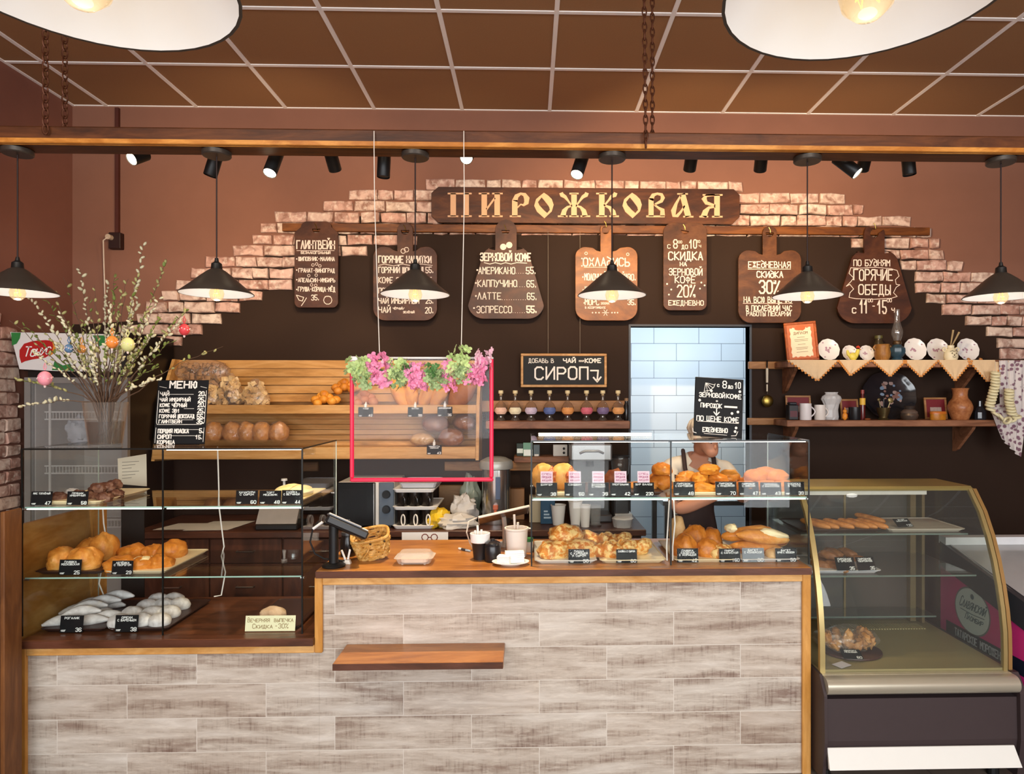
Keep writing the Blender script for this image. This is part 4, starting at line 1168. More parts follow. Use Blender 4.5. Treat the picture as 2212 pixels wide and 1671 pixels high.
# oil lamp
c = W(1938, 775, 4.43); c.z = zt
o = thing('oil_lamp', 'old kerosene lamp with dark blue base and tall glass chimney', 'lamp', c)
b = MB(); b.lathe([(0, 0), (.038, 0), (.04, .008), (.03, .02), (.046, .04), (.052, .062), (.05, .085), (.03, .1), (.026, .108), (0, .108)], c, 8); b.build('reservoir', M('2c4654', .3, spec=.5), o, smooth=True)
b = MB(); b.lathe([(0, .108), (.024, .108), (.028, .118), (.026, .13), (.022, .135), (0, .135)], c, 16); b.build('burner', M('5a4630', .4, .6), o, smooth=True)
b = MB(); b.lathe([(.022, .135), (.026, .15), (.036, .18), (.036, .2), (.024, .24), (.0165, .27), (.016, .34), (.0175, .345)], c, 24); b.build('chimney', glass((.9, .9, .88), 1, 0, 2.1, .05, (.8, .8, .8)), o, smooth=True)
# bear shaped vase
c = W(2054, 777, 4.40); c.z = zt
o = thing('ceramic_vase', 'cream ceramic vase with a drawn bear face and two ear handles', 'vase', c)
CRM = M('e6d9b4', .4)
b = MB(); b.lathe([(0, 0), (.038, 0), (.047, .025), (.044, .055), (.03, .078), (.021, .086), (.022, .102), (.018, .102), (.017, .09), (0, .086)], c, 20, sy=.8); b.build('vase_body', CRM, o, smooth=True)
b = MB()
for s in (-1, 1):
    b.tube([c + Vector((s * .043 + .012 * math.cos(a), 0, .075 + .012 * math.sin(a))) for a in [2 * PI * j / 12 for j in range(12)]], .005, 8, closed=True)
b.build('ear_handle', CRM, o, smooth=True)
b = MB(); y = c.y - .039
for dx, dz, r in ((-.014, .048, .004), (.014, .048, .004), (0, .036, .005)): b.ell((c.x + dx, y + abs(dx) * .1, c.z + dz), (r, .002, r), 8, 6)
b.tube([(c.x - .012, y + .001, c.z + .026), (c.x, y - .001, c.z + .021), (c.x + .012, y + .001, c.z + .026)], .0015, 5)
b.tube([(c.x - .026, y + .006, c.z + .06), (c.x - .012, y + .003, c.z + .066), (c.x, y + .002, c.z + .06), (c.x + .012, y + .003, c.z + .066), (c.x + .026, y + .006, c.z + .06)], .0015, 5)
b.build('drawing', M('5a4630', .6), o)
for dx, tz, lb in ((-.004, .205, 'taller dry reed stick in the bear vase'), (.006, .19, 'shorter dry reed stick in the bear vase')):
    b = MB(); b.tube([c + Vector((dx, 0, .02)), c + Vector((.002 + dx, 0, .1)), c + Vector((dx * 4 + .03, -.004, tz))], [.003, .004, .0065], 7)
    tag(b.build('reed_stick', M('a8916a', .8, var=.2), smooth=True), lb, 'stick')
# small shells
for px, lb in ((2092, 'small orange shell beside the bear vase'), (2118, 'small brown shell at the very end of the upper shelf')):
    c = W(px, 776, 4.40); c.z = zt
    b = MB(); b.ell(c + Vector((0, 0, .009)), (.012, .01, .01), 10, 7, .4, 4, px); tag(b.build('sea_shell', M('b87838', .5), smooth=True), lb, 'shell')

# ---------------- lower shelf
def red_frame(label, px, py, wpx, hpx, Y):
    k = Y / F; o = thing('framed_picture', label, 'framed picture', (wx(px, Y), Y, zl), 'small framed pictures on the lower shelf', rot=(math.radians(-8), 0, 0))
    w_, h = wpx * k / 2, hpx * k; f = .013
    b = MB()
    for a in ((0, f), (h - f, h)): b.bbox(-w_, w_, -.006, .006, a[0], a[1], .002)
    for a in ((-w_, -w_ + f), (w_ - f, w_)): b.bbox(a[0], a[1], -.0065, .0055, f, h - f, .002)
    b.build('frame', wood('c99a6c', 'a8784c', 6), o, local=True)
    b = MB(); b.box(-w_ + .008, w_ - .008, -.001, .003, .008, h - .008); b.build('picture', M('6e1a22', .5, var=.2), o, local=True)
    b = MB(); b.rect(-w_ * .5, w_ * .5, h * .3, h * .55, -.0016); b.build('print', M('a08a80', .5, var=.4, sc=60), o, local=True)
red_frame('red picture in a pale frame behind the black box and white mugs', 1726, 905, 56, 52, 4.56)
red_frame('red picture in a brown frame behind the plastic bag and black cup', 1836, 905, 40, 44, 4.57)
red_frame('red picture in a pale frame behind the orange box', 2023, 905, 50, 48, 4.52)
c = (wx(1712, 4.44), 4.44, zl)
o = thing('coffee_tin', 'black box shaped tin at the start of the lower shelf', 'tin', c)
b = MB(); b.bbox(c[0] - .032, c[0] + .032, 4.42, 4.48, zl, zl + .1, .004); b.build('tin_body', M('1c1a1c', .35), o)
b = MB(); b.bbox(c[0] - .026, c[0] + .026, 4.425, 4.475, zl + .1, zl + .118, .006); b.build('lid', M('2a2a30', .3), o)
b = MB(); b.rect(c[0] - .024, c[0] + .024, zl + .02, zl + .06, 4.4192); b.build('print', M('5a2a30', .5), o)
def mug(label, px, Y, r, h, col, hang):
    c = Vector((wx(px, Y), Y, zl)); o = thing('mug', label, 'mug', c, 'mugs on the lower shelf')
    b = MB(); b.lathe([(0, 0), (r * .95, 0), (r, .004), (r, h), (r - .003, h), (r - .004, .006), (0, .006)], c, 24); b.build('cup', M(col, .35, var=.02), o, smooth=True)
    b = MB(); b.tube([c + Vector((r * .95 + hang * math.sin(PI * j / 8), -.004, h * (.2 + .6 * j / 8))) for j in range(9)], .0045, 8); b.build('handle', M(col, .35, var=.02), o, smooth=True)
mug('tall white mug beside the black tin', 1740, 4.42, .038, .11, 'ded6d4', .026)
mug('squat white mug with brown foot beside the plastic bag', 1771, 4.44, .036, .1, 'e0d6cc', .02)
mug('matt black mug next to the red bottle', 1846, 4.42, .037, .085, '1a1a1c', .0)
c = W(1796, 906, 4.46); c.z = zl
b = MB(); rings = []
for t, r in ((0, .046), (.1, .05), (.35, .046), (.55, .05), (.75, .068), (.85, .062), (.93, .04), (1, .046)):
    rings.append([(c.x + r * math.cos(2 * PI * j / 22) * (1 + .13 * noise.noise((j * .8, t * 6, 1))), c.y + r * .6 * math.sin(2 * PI * j / 22) * (1 + .2 * noise.noise((j * .8, t * 6, 5))), zl + .185 * t) for j in range(22)])
b.loft(rings); tag(b.build('plastic_bag', glass((.85, .83, .82), 1, .2, 1.5, .55, (.8, .77, .75))), 'crumpled translucent plastic bag standing on the lower shelf', 'bag')
c = W(1825, 906, 4.40); c.z = zl
b = MB(); b.ell(c + Vector((0, 0, .025)), (.017, .014, .026), 12, 8, .15, 3); b.ell(c + Vector((-.001, -.002, .058)), (.013, .012, .014), 12, 8, .1, 3); b.ell(c + Vector((0, 0, .076)), (.004, .004, .01), 8, 6)
tag(b.build('clay_figure', M('e08a28', .5), smooth=True), 'small orange clay figure in front of the plastic bag', 'figurine')
c = W(1863, 906, 4.43); c.z = zl
o = thing('sauce_bottle', 'slim dark red bottle with a yellow label in front of the black tray', 'bottle', c)
b = MB(); b.lathe([(0, 0), (.017, 0), (.018, .005), (.018, .13), (.011, .155), (.0095, .175), (0, .175)], c, 16); b.build('bottle_body', M('5a1a18', .2, spec=.5), o, smooth=True)
b = MB(); b.lathe([(0, .175), (.0115, .175), (.0115, .2), (0, .2)], c, 14); b.build('cap', M('8a3a34', .4), o, smooth=True)
b = MB(); b.lathe([(.0186, .1), (.0186, .145)], c, 16); b.build('label', M('e0b040', .5), o, smooth=True)
# big painted tray
c = W(1923, 906, 4.555); c.z = zl
o = thing('metal_tray', 'large oval black tray painted with flowers leaning on the wall', 'tray', c, rot=(PI / 2 - math.radians(9), 0, 0))
b = MB(); rings = []
def scal(j, rx, ry): a = 2 * PI * j / 72; k = 1 + .03 * abs(math.sin(a * 5)); return (rx * k * math.cos(a), .165 + ry * k * math.sin(a))
for f, zz in ((0.0, 0.004), (.78, .004), (.86, .01), (1, .018), (1.0, .014), (.85, 0), (0, 0)):
    rings.append([(*scal(j, .185 * f, .165 * f),) if False else (scal(j, .185, .165)[0] * f, .165 + (scal(j, .185, .165)[1] - .165) * f, zz) for j in range(72)])
b.loft(rings, False); b.build('tray_body', M('15171c', .12, spec=.6, var=.2), o, local=True, smooth=True)
b = MB(); rr_ = random.Random(5)
for q in range(26):
    a = rr_.uniform(0, 6.3); d = .09 * math.sqrt(rr_.random()); s = rr_.uniform(.008, .02)
    b.cur = q % 3
    b.ell((d * math.cos(a), .165 + d * math.sin(a), .0052), (s, s * .8, .0008), 8, 4, .4, 3, q)
b.build('painted_flowers', [M('9a8078', .3), M('6d7f94', .3), M('7d5a50', .3)], o, local=True)
# bronze pot with utensils
c = W(1908, 908, 4.41); c.z = zl
o = thing('bronze_pot', 'small footed bronze pot filled with utensils', 'pot', c)
BRZ = M('6a5a3a', .35, .8, var=.25)
b = MB(); b.lathe([(0, 0), (.036, 0), (.038, .004), (.026, .015), (.027, .025), (.036, .045), (.042, .075), (.044, .082), (.039, .08), (.03, .03), (0, .03)], c, 20); b.build('pot_body', BRZ, o, smooth=True)
for dx, dy, tz, lb, cc, hd in ((-.03, 0, .135, 'blunt bronze spoon leaning in the bronze pot', '6a5a3a', .012), (-.002, -.006, .15, 'dark handled utensil upright in the bronze pot', '1c1614', .009), (.005, .004, .14, 'pale stick in the bronze pot', 'd8cfc0', .004), (.05, 0, .13, 'wide bronze ladle leaning out of the bronze pot', '8a7a50', .02)):
    b = MB(); a = c + Vector((dx * .3, dy, .035)); e = c + Vector((dx, dy, tz)); b.tube([a, e], .0035, 6); b.ell(e, (hd, .006, hd * .9), 10, 6, rot=(0, dx * 12, 0)); tag(b.build('utensil', M(cc, .35, .5 if cc != 'd8cfc0' else 0), smooth=True), lb, 'utensil')
c = W(1964, 908, 4.42); c.z = zl
o = thing('metal_bowl', 'squat pewter bowl with lid and fur like top on the lower shelf', 'bowl', c)
b = MB(); b.lathe([(0, 0), (.04, 0), (.05, .012), (.056, .03), (.05, .045), (0, .045)], c, 24); b.build('bowl_body', M('8a7a6c', .3, .8, var=.2), o, smooth=True)
b = MB(); b.lathe([(.052, .045), (.05, .055), (.035, .068), (.02, .074), (0, .075)], c, 24); b.build('lid', M('5f4c40', .7, var=.3, sc=60), o, smooth=True)
b = MB(); b.lathe([(.03, .074), (.034, .092), (.036, .094), (0, .094)], c, 18); b.build('knob', M('3a302a', .4), o, smooth=True)
c = W(2026, 909, 4.40); c.z = zl
o = thing('birchbark_box', 'orange painted oval box with dark base, in front of a red picture', 'box', c)
b = MB(); b.lathe([(0, 0), (.05, 0), (.052, .004), (.052, .04), (0, .04)], c, 24, sy=.6); b.build('box_body', M('b07020', .35, var=.5, sc=40), o, smooth=True)
b = MB(); b.lathe([(0, .04), (.055, .04), (.055, .052), (.05, .057), (0, .058)], c, 24, sy=.62); b.build('lid', M('c06a24', .3, var=.2), o, smooth=True)
c = W(2074, 907, 4.44); c.z = zl
o = thing('clay_jug', 'large speckled brown clay jug with a wide neck', 'jug', c)
b = MB(); b.lathe([(0, 0), (.05, 0), (.058, .02), (.076, .07), (.077, .09), (.066, .12), (.048, .145), (.044, .165), (.047, .195), (.054, .212), (.048, .212), (.04, .17), (0, .15)], c, 28); b.build('jug_body', bread('a5683f', '8a5030', 'b97e52', 40, .3, .1), o, smooth=True)
c = W(2117, 907, 4.43); c.z = zl
o = thing('glass_bottle', 'short dark faceted bottle beside the clay jug', 'bottle', c)
b = MB(); b.lathe([(0, 0), (.034, 0), (.036, .01), (.036, .05), (.026, .075), (.015, .09), (.014, .125), (.017, .13), (0, .13)], c, 10); b.build('bottle_body', M('2a2a30', .12, spec=.6), o)
c = W(1874, 908, 4.39); c.z = zl
b = MB(); b.ell(c + Vector((0, 0, .006)), (.022, .012, .007), 12, 6); tag(b.build('wooden_spoon', M('8a4a28', .4), smooth=True), 'small reddish wooden spoon bowl lying before the red bottle', 'spoon')

# ladle on the wall
c = W(1657, 885, 4.58)
o = thing('ladle', 'brass strainer ladle with pale handle hanging on the wall beside the doorway', 'ladle', c)
b = MB(); b.ell(W(1658, 866, 4.58), (.04, .02, .042), 18, 12); b.build('bowl', BRASS, o, smooth=True)
b = MB(); b.tube([W(1658, 850, 4.59), W(1657, 790, 4.592)], .0045, 8); b.build('shaft', M('3a2a18', .5), o, smooth=True)
b = MB(); b.tube([W(1657, 826, 4.585), W(1657, 795, 4.588)], [.008, .009], 8); b.tube([W(1657, 845, 4.585), W(1657, 830, 4.588)], [.005, .006], 8); b.build('handle', M('d2c4ac', .5), o, smooth=True)
b = MB(); b.tube([W(1657, 792, 4.59), W(1657, 782, 4.575), W(1657, 779, 4.60)], .005, 8); b.build('hook', BLACK, o, smooth=True)

# towel at the end of the shelves and the strings of dried bagels
b = MB(); Yt = 4.34
nx, nz = 14, 22; vs = []
outl = lambda t: (2158 + 8 * t if t < .55 else 2138 + 60 * (t - .55), 2216 if t < .5 else 2216 - 28 * (t - .5))
for r in range(nz + 1):
    t = r / nz; xa, xb = outl(t)
    for j in range(nx + 1):
        p = W(xa + (xb - xa) * j / nx, 778 + (208 * t) * (.82 + .18 * j / nx), Yt)
        p.y += .012 * math.sin(j * 1.5 + t * 3) * (.4 + t); vs.append(p)
b.add(vs, [(r * (nx + 1) + j, (r + 1) * (nx + 1) + j, (r + 1) * (nx + 1) + j + 1, r * (nx + 1) + j + 1) for r in range(nz) for j in range(nx)])
TW = NT('towel_print'); TW.set(.9, spec=.1)
vo = TW.n('ShaderNodeTexVoronoi'); vo.inputs['Scale'].default_value = 34; TW.l(TW.coord(), vo.inputs['Vector'])
TW.l(TW.ramp(vo.outputs['Distance'], [(.0, '7d5a68'), (.36, '8a6a76'), (.42, 'd6ccc8'), (1, 'ded6d0')]), TW.p.inputs['Base Color'])
o = thing('towel', 'lilac and white flower print towel hanging from the end of the shelves', 'towel', W(2180, 985, Yt))
b.build('cloth', TW.mat, o, smooth=True)
b = MB(); b.tube([W(2150, 779, 4.35), W(2216, 779, 4.35)], .006, 8); b.build('hanging_rod', SHW, o)
BAG = M('eadfb4', .5, var=.06)
paths = [[(2150, 805 + 6.4 * k) if k < 5 else (2150 - (k - 4) * 1.7, 805 + 6.4 * k) for k in range(12)] + [(2140, 884), (2150, 894), (2160, 900)], [(2180 + (k > 4) * (k - 4) * 1.5, 843 + 6.2 * k) for k in range(9)] + [(2196, 900), (2186, 906), (2176, 908)]]
for i, (pth, lb) in enumerate(zip(paths, ('longer hanging string of pale dried bagels beside the napkins', 'shorter string of pale dried bagels over the flowered towel'))):
    c0 = W(*pth[-1], 4.27)
    o = thing('bagel_string', lb, 'string of bagels', c0)
    for q, (px, py) in enumerate(pth):
        p = W(px, py, 4.27 - .006 * (q % 2))
        a = max(0, q - len(pth) + 4) * .3 * (1 if i == 0 else -1)
        b = MB(); m = Euler((.25, a + R.uniform(-.12, .12), 0)).to_matrix()
        b.tube([p + m @ Vector((.0215 * math.cos(2 * PI * j / 16), .0215 * math.sin(2 * PI * j / 16), 0)) for j in range(16)], .0088, 8, closed=True)
        b.build('bagel', BAG, o, smooth=True)
    b = MB(); b.tube([W(pth[0][0], 780, 4.33)] + [W(px, py, 4.27) for px, py in pth], .0015, 5); b.build('string', M('d8d0c0', .8), o)
# ============================================================ COUNTER, GLASS CASES, WHAT STANDS ON THEM
YT, YW0 = 2.98, 2.94
ZH, ZHb = 1.7 - 380 / F * YW0, 1.7 - 396 / F * YW0
ZL, ZLb = 1.7 - 524 / F * YW0, 1.7 - 541 / F * YW0
XA, XB, XC_ = wx(38, YT), wx(684, YT), wx(1748, YT)
TL = NT('plank_tile'); TL.set(.42, spec=.35)
tc = TL.n('ShaderNodeTexCoord'); xyz = TL.n('ShaderNodeSeparateXYZ'); cb = TL.n('ShaderNodeCombineXYZ')
TL.l(tc.outputs['Object'], xyz.inputs[0])
TL.l(shifted(TL, xyz.outputs[0], 12 - wx(1165, YT)), cb.inputs[0]); TL.l(shifted(TL, xyz.outputs[2], .1492 * 4 - wz(1182, 1323, YT)), cb.inputs[1])
bk = TL.n('ShaderNodeTexBrick', offset=.5); bk.inputs['Scale'].default_value = 1; bk.inputs['Brick Width'].default_value = .6; bk.inputs['Row Height'].default_value = .1492; bk.inputs['Mortar Size'].default_value = .0016; bk.inputs['Bias'].default_value = 0
bk.inputs['Color1'].default_value = (0, 0, 0, 1); bk.inputs['Color2'].default_value = (1, 1, 1, 1); bk.inputs['Mortar'].default_value = (.5, .5, .5, 1)
TL.l(cb.outputs[0], bk.inputs[0])
ml = TL.n('ShaderNodeVectorMath', operation='SCALE'); ml.inputs['Scale'].default_value = 37; TL.l(bk.outputs['Color'], ml.inputs[0])
ad = TL.n('ShaderNodeVectorMath', operation='ADD'); TL.l(cb.outputs[0], ad.inputs[0]); TL.l(ml.outputs[0], ad.inputs[1])
def mapped(N, vec, sc):
    m = N.n('ShaderNodeMapping'); m.inputs['Scale'].default_value = sc; N.l(vec, m.inputs[0]); return m.outputs[0]
band = TL.noise(mapped(TL, ad.outputs[0], (1.1, 9, 1)), 1.5, 8, .66, .25)
fine = TL.noise(mapped(TL, ad.outputs[0], (9, 40, 1)), 1.5, 6, .7)
vert = TL.noise(mapped(TL, ad.outputs[0], (70, 5, 1)), 1.3, 4, .7)
col = TL.ramp(band, [(.3, '846f64'), (.42, 'a79a8d'), (.52, 'c0b7ab'), (.68, 'd8d3ca')])
dk = TL.ramp(band, [(.40, (1, 1, 1)), (.54, (0, 0, 0))])
vm = TL.n('ShaderNodeMath', operation='MULTIPLY'); TL.l(dk, vm.inputs[0]); TL.l(TL.ramp(vert, [(.5, (0, 0, 0)), (.72, (.75, .75, .75))]), vm.inputs[1])
col = TL.mix(vm.outputs[0], col, '664f44')
col = TL.mix(TL.ramp(fine, [(.5, (0, 0, 0)), (.75, (.45, .45, .45))]), col, 'efe9dc')
tone = TL.ramp(bk.outputs['Color'], [(0, (.84, .78, .74)), (.35, (1, 1, 1)), (.7, (.94, .90, .87)), (1, (1, 1, 1))])
col = TL.mix(1.0, col, tone, 'MULTIPLY')
col = TL.mix(bk.outputs['Fac'], col, 'd6d0c6')
TL.l(col, TL.p.inputs['Base Color'])
PINE = wood('f0c07c', 'e0a85e', 3, (.3, 1, 1), .45, c3='cf9448')
PINEV = wood('e8b064', 'd89c4c', 3, (1, 1, .2), .45, c3='c4863a')
TOPW = wood('6e4433', '58331f', 3, (.2, 1, 1), .32, c3='3f2418', spec=.5)
TOPO = wood('c48a4c', 'a86e36', 3, (.2, 1, 1), .3, c3='7c4a22', spec=.5)

o = thing('service_counter', 'high section of the counter, faced with pale wood look tiles, holding a small shelf', 'counter', ((XB + XC_) / 2, YT + .3, 0))
b = MB(); b.box(XB + .012, XC_ - .012, YT, 3.5, .0, ZHb - .0006); b.build('tile_front', TL.mat, o).data.transform(Matrix.Translation(ORG['service_counter'])); o.children[0].location = -ORG['service_counter']
tv = lambda x0, x1, z0, z1, nm, m: MB().bbox(x0, x1, YT - .018, YT - .0006, z0, z1 - .0006, .003).build(nm, m, o)
tv(wx(679, 2.962), wx(696, 2.962), wz(1182, 1405, 2.962), ZHb, 'corner_trim', PINEV); tv(wx(1734, 2.962), wx(1752, 2.962), 0.0, ZHb, 'corner_trim', PINEV)
tv(wx(696, 2.962) + .0005, wx(1734, 2.962) - .0005, wz(1182, 1260, 2.962), ZHb, 'top_trim', PINE)
b = MB(); b.box(XC_ - .011, XC_ + .008, YT + .0, 3.5, 0, ZHb); b.build('side_panel', PINEV, o)
b = MB(); b.box(XB - .004, XB + .011, YT + .0, 3.5, ZL + .002, ZHb); b.build('side_panel', PINEV, o)
o = thing('service_counter', 'low section of the counter, faced with pale wood look tiles, under the large glass case', 'counter', ((XA + XB) / 2, YT + .3, 0))
b = MB(); b.box(XA + .012, XB + .0115, YT, 3.5, .0, ZLb - .0006); c_ = b.build('tile_front', TL.mat, o); c_.data.transform(Matrix.Translation(ORG[o.name])); c_.location = -ORG[o.name]
tv(wx(36, 2.962), wx(55, 2.962), 0, ZLb, 'corner_trim', PINEV); tv(wx(55, 2.962) + .0005, wx(679, 2.962) - .0005, wz(1182, 1405, 2.962), ZLb, 'top_trim', PINE)
b = MB(); b.box(XA - .034, XA - .014, YT + .0, 3.62, 0, wz(20, 1140, 2.95)); b.build('end_panel', wood('e0ad66', 'cc9048', 2, (1, .3, 1), .5, c3='b87a34'), o)

WT = NT('worktop'); WT.set(.3, spec=.5)
v = WT.coord(scale=(.2, 1, 1)); f1 = WT.noise(v, 9, 6, .6, 1.2); f2 = WT.noise(v, 66, 3)
cw = WT.ramp(f1, [(.28, '8a5428'), (.45, 'b07438'), (.62, 'c88c48'), (.8, 'd29a54')]); WT.l(WT.mix(f2, cw, WT.mix(1.0, cw, (.6, .55, .5), 'MULTIPLY')), WT.p.inputs['Base Color'])
o = thing('worktop', 'glossy brown wooden worktop of the high counter section', 'worktop', (0, 3.25, ZHb))
b = MB(); b.bbox(wx(681, YW0), wx(1754, YW0), YW0 + .004, 3.56, ZHb, ZH, .003); b.build('slab', WT.mat, o)
b = MB(); b.box(wx(681, YW0) + .0005, wx(1754, YW0) - .0005, YW0, YW0 + .0035, ZHb + .0015, ZH - .0015); b.build('front_edge', TOPW, o)
o = thing('worktop', 'dark brown wooden worktop under the large glass case on the low section', 'worktop', (-1.5, 3.25, ZLb))
b = MB(); b.bbox(wx(38, YW0), wx(676, YW0), YW0 + .004, 3.56, ZLb, ZL, .003); b.build('slab', wood('7a4a30', '5e3823', 3, (.2, 1, 1), .35, c3='432818', spec=.5), o)
b = MB(); b.box(wx(38, YW0) + .0005, wx(676, YW0) - .0005, YW0, YW0 + .0035, ZLb + .0015, ZL - .0015); b.build('front_edge', TOPW, o)

# bag shelf on the counter front
ys0, zt_, zb_ = 2.765, 0, 0
zt_ = wz(900, 1431, ys0); zb_ = wz(900, 1446, ys0)
o = thing('bag_shelf', 'small dark wooden bag shelf on black brackets fixed to the counter front', 'shelf', (wx(905, ys0), 2.8, zb_))
b = MB(); b.bbox(wx(718, ys0), wx(1087, ys0), ys0, YT - .001, zb_, zt_, .003); b.build('shelf_board', TOPO, o)
b = MB(); b.box(wx(718, ys0) + .001, wx(1087, ys0) - .001, ys0 - .003, ys0 - .0002, zb_ + .001, zt_ - .001); b.build('front_edge', TOPW, o)
for px in (803, 1030):
    b = MB(); x = wx(px, 2.86); b.box(x - .01, x + .01, 2.845, YT - .001, zb_ - .006, zb_ - .0005); b.box(x - .01, x + .01, YT - .007, YT - .001, zb_ - .05, zb_ - .006)
    b.tube([(x, 2.87, zb_ - .01), (x, YT - .01, zb_ - .045)], .006, 8); b.ell((x, 2.865, zb_ - .010), (.012, .012, .011), 10, 8); b.build('bracket', BLACK, o)
b = MB(); x = wx(790, 2.86); b.tube([(x - .005, 2.86, zb_ - .001), (x - .004, 2.857, zb_ - .02), (x + .004, 2.855, zb_ - .028), (x + .012, 2.856, zb_ - .02), (x + .014, 2.858, zb_ - .012)], .0028, 6); b.build('hook', STEEL, o, smooth=True)

# partition at the far side edge of the picture
o = thing('partition', 'dark stained wooden partition end beside the low counter', 'partition', (wx(8, 2.85), 2.9, 0))
b = MB(); b.bbox(wx(-60, 2.85), wx(24, 2.85), 2.80, 2.88, 0, wz(10, 1108, 2.85), .006); b.build('panel', wood('6e4426', '55331c', 3, (1, 1, .2), .5, c3='3c2314'), o)
b = MB(); b.bbox(wx(24, 2.85), wx(33, 2.85), 2.79, 2.89, 0, wz(10, 1100, 2.85), .004); b.build('edge_post', wood('8a5a30', '6e4524', 3, (1, 1, .2), .5), o)

# ------------------------------------------------------------ glass cases
CASEG = glass((.965, .975, .965), 1, 0, 1.22)
LED = M('ffffff', .5, var=0, emit=5.5, ecol='fff6e6')
CABLE = M('e8e6e0', .5, var=.02)
SEAM = M('0f1210', .3, var=.05)


def glass_case(label, pxa, pxm, pxb, z0, z1, shelves, yf=3.0, yb=3.52):
    xa, xm, xb = wx(pxa, yf), wx(pxm, yf), wx(pxb, yf)
    o = thing('glass_display_case', label, 'display case', ((xa + xb) / 2, (yf + yb) / 2, z0), 'glass pastry cases')
    g = .005
    def pane(nm, *bx): return MB().box(*bx).build(nm, CASEG, o)
    pane('front_pane', xa, xm - .002, yf, yf + g, z0 + .001, z1); pane('front_pane', xm + .002, xb, yf, yf + g, z0 + .001, z1)
    pane('side_pane', xa, xa + g, yf + g, yb, z0 + .001, z1); pane('side_pane', xb - g, xb, yf + g, yb, z0 + .001, z1)
    pane('top_pane', xa, xb, yf - .004, yb, z1 + .0005, z1 + .006)
    b = MB(); e = .0032
    for x in (xa, xb): b.box(x - e, x + e, yf - e, yf + e * .6, z0 + .001, z1)
    b.box(xm - e, xm + e, yf - e, yf + e * .6, z0 + .001, z1)
    b.box(xa, xb, yf - .0055, yf - .0035, z1 - .001, z1 + .006)
    b.box(xb + .0005, xb + .003, yf, yb, z1 - .001, z1 + .006); b.box(xa - .003, xa - .0005, yf, yb, z1 - .001, z1 + .006)
    b.build('seams', SEAM, o)
    b = MB()
    for x in (xa, xb): b.box(x - .002, x + .002, yb, yb + .003, z0 + .001, z1)
    b.build('rear_edges', M('c8d8d0', .2), o)
    for zs_ in shelves:
        s = pane('glass_shelf', xa + g + .001, xb - g - .001, yf + .008, yb - .01, zs_ - .006, zs_)
        b = MB(); b.box(xa + g + .001, xb - g - .001, yf + .0072, yf + .0079, zs_ - .006, zs_); b.build('polished_edge', M('a8cfc2', .25, var=.05), s)
        b = MB()
        for x in (xa + g, xb - g):
            for y in (yf + .02, yb - .04): b.cyl((x - .008, y, zs_ - .012), (x + .008, y, zs_ - .012), .006, n=10)
        b.build('shelf_clips', STEEL, o)
    return o, xa, xm, xb


ZS1, ZS2 = 1.203, .893
lc, lxa, lxm, lxb = glass_case('long glass pastry case standing on the low counter section, below the vase', 48, 352, 653, ZL, 1.455, (ZS1, ZS2))
ZR1 = 1.234
rc_, rxa, rxm, rxb = glass_case('glass pastry case standing on the high counter section, below the leaning coffee board', 1148, 1449, 1747, ZH, 1.486, (ZR1,))


def led(parent, x0, x1, y, z): MB().box(x0, x1, y, y + .008, z, z + .004).build('led_strip', LED, parent)


led(lc, lxa + .01, lxm - .01, 3.012, ZS1 - .0125); led(lc, lxm + .01, lxb - .01, 3.012, ZS1 - .0125); led(lc, lxm + .01, lxb - .01, 3.010, 1.450)
led(rc_, rxa + .01, rxm - .01, 3.012, ZR1 - .0125); led(rc_, rxm + .01, rxb - .01, 3.012, ZR1 - .0125); led(rc_, rxm + .01, rxb - .01, 3.010, 1.481); led(rc_, rxa + .01, rxm - .01, 3.010, 1.4815)
x0, x1 = wx(1163, 3.40), wx(1408, 3.40)
b = MB(); b.bbox(x0, x1, 3.40, 3.42, 1.4925, 1.5005, .002); t_ = b.build('light_tube', M('fff3dc', .5, var=0, emit=1.6, ecol='fff0d4'), rc_)
for par, pts in ((lc, [(470, 964, 3.5), (472, 1030, 3.5), (474, 1100, 3.5), (484, 1180, 3.5), (478, 1200, 3.5), (487, 1235, 3.5), (478, 1285, 3.5), (462, 1288, 3.48)]), (lc, [(222, 1098, 3.5), (224, 1130, 3.5), (230, 1165, 3.5), (214, 1260, 3.5), (226, 1290, 3.5)]),
                 (rc_, [(1446, 1080, 3.02), (1443, 1130, 3.02), (1440, 1180, 3.02), (1441, 1210, 3.02)]), (rc_, [(1455, 1080, 3.02), (1458, 1130, 3.02), (1453, 1180, 3.02), (1453, 1210, 3.02)])):
    b = MB(); b.tube([W(*p) for p in pts], .0035, 8); b.build('cable', CABLE, par, smooth=True)


def tray(name_col, label, x0, x1, y0, y1, z, h=.018, rim=.018, group='trays in the glass cases'):
    o = thing('tray', label, 'tray', ((x0 + x1) / 2, (y0 + y1) / 2, z), group)
    r = .012
    def rr(d, zz): return [(x0 + d, y0 + d + r, zz), (x0 + d + r, y0 + d, zz), (x1 - d - r, y0 + d, zz), (x1 - d, y0 + d + r, zz), (x1 - d, y1 - d - r, zz), (x1 - d - r, y1 - d, zz), (x0 + d + r, y1 - d, zz), (x0 + d, y1 - d - r, zz)]
    b = MB(); b.loft([rr(rim, z + .0005), rr(.001, z + h), rr(0, z + h), rr(0, z + h - .003)] [::-1] + [rr(.003, z + h), rr(rim + .001, z + .003)], True)
    b.build('tray_body', M(name_col, .4, var=.04), o, smooth=False)
    return o


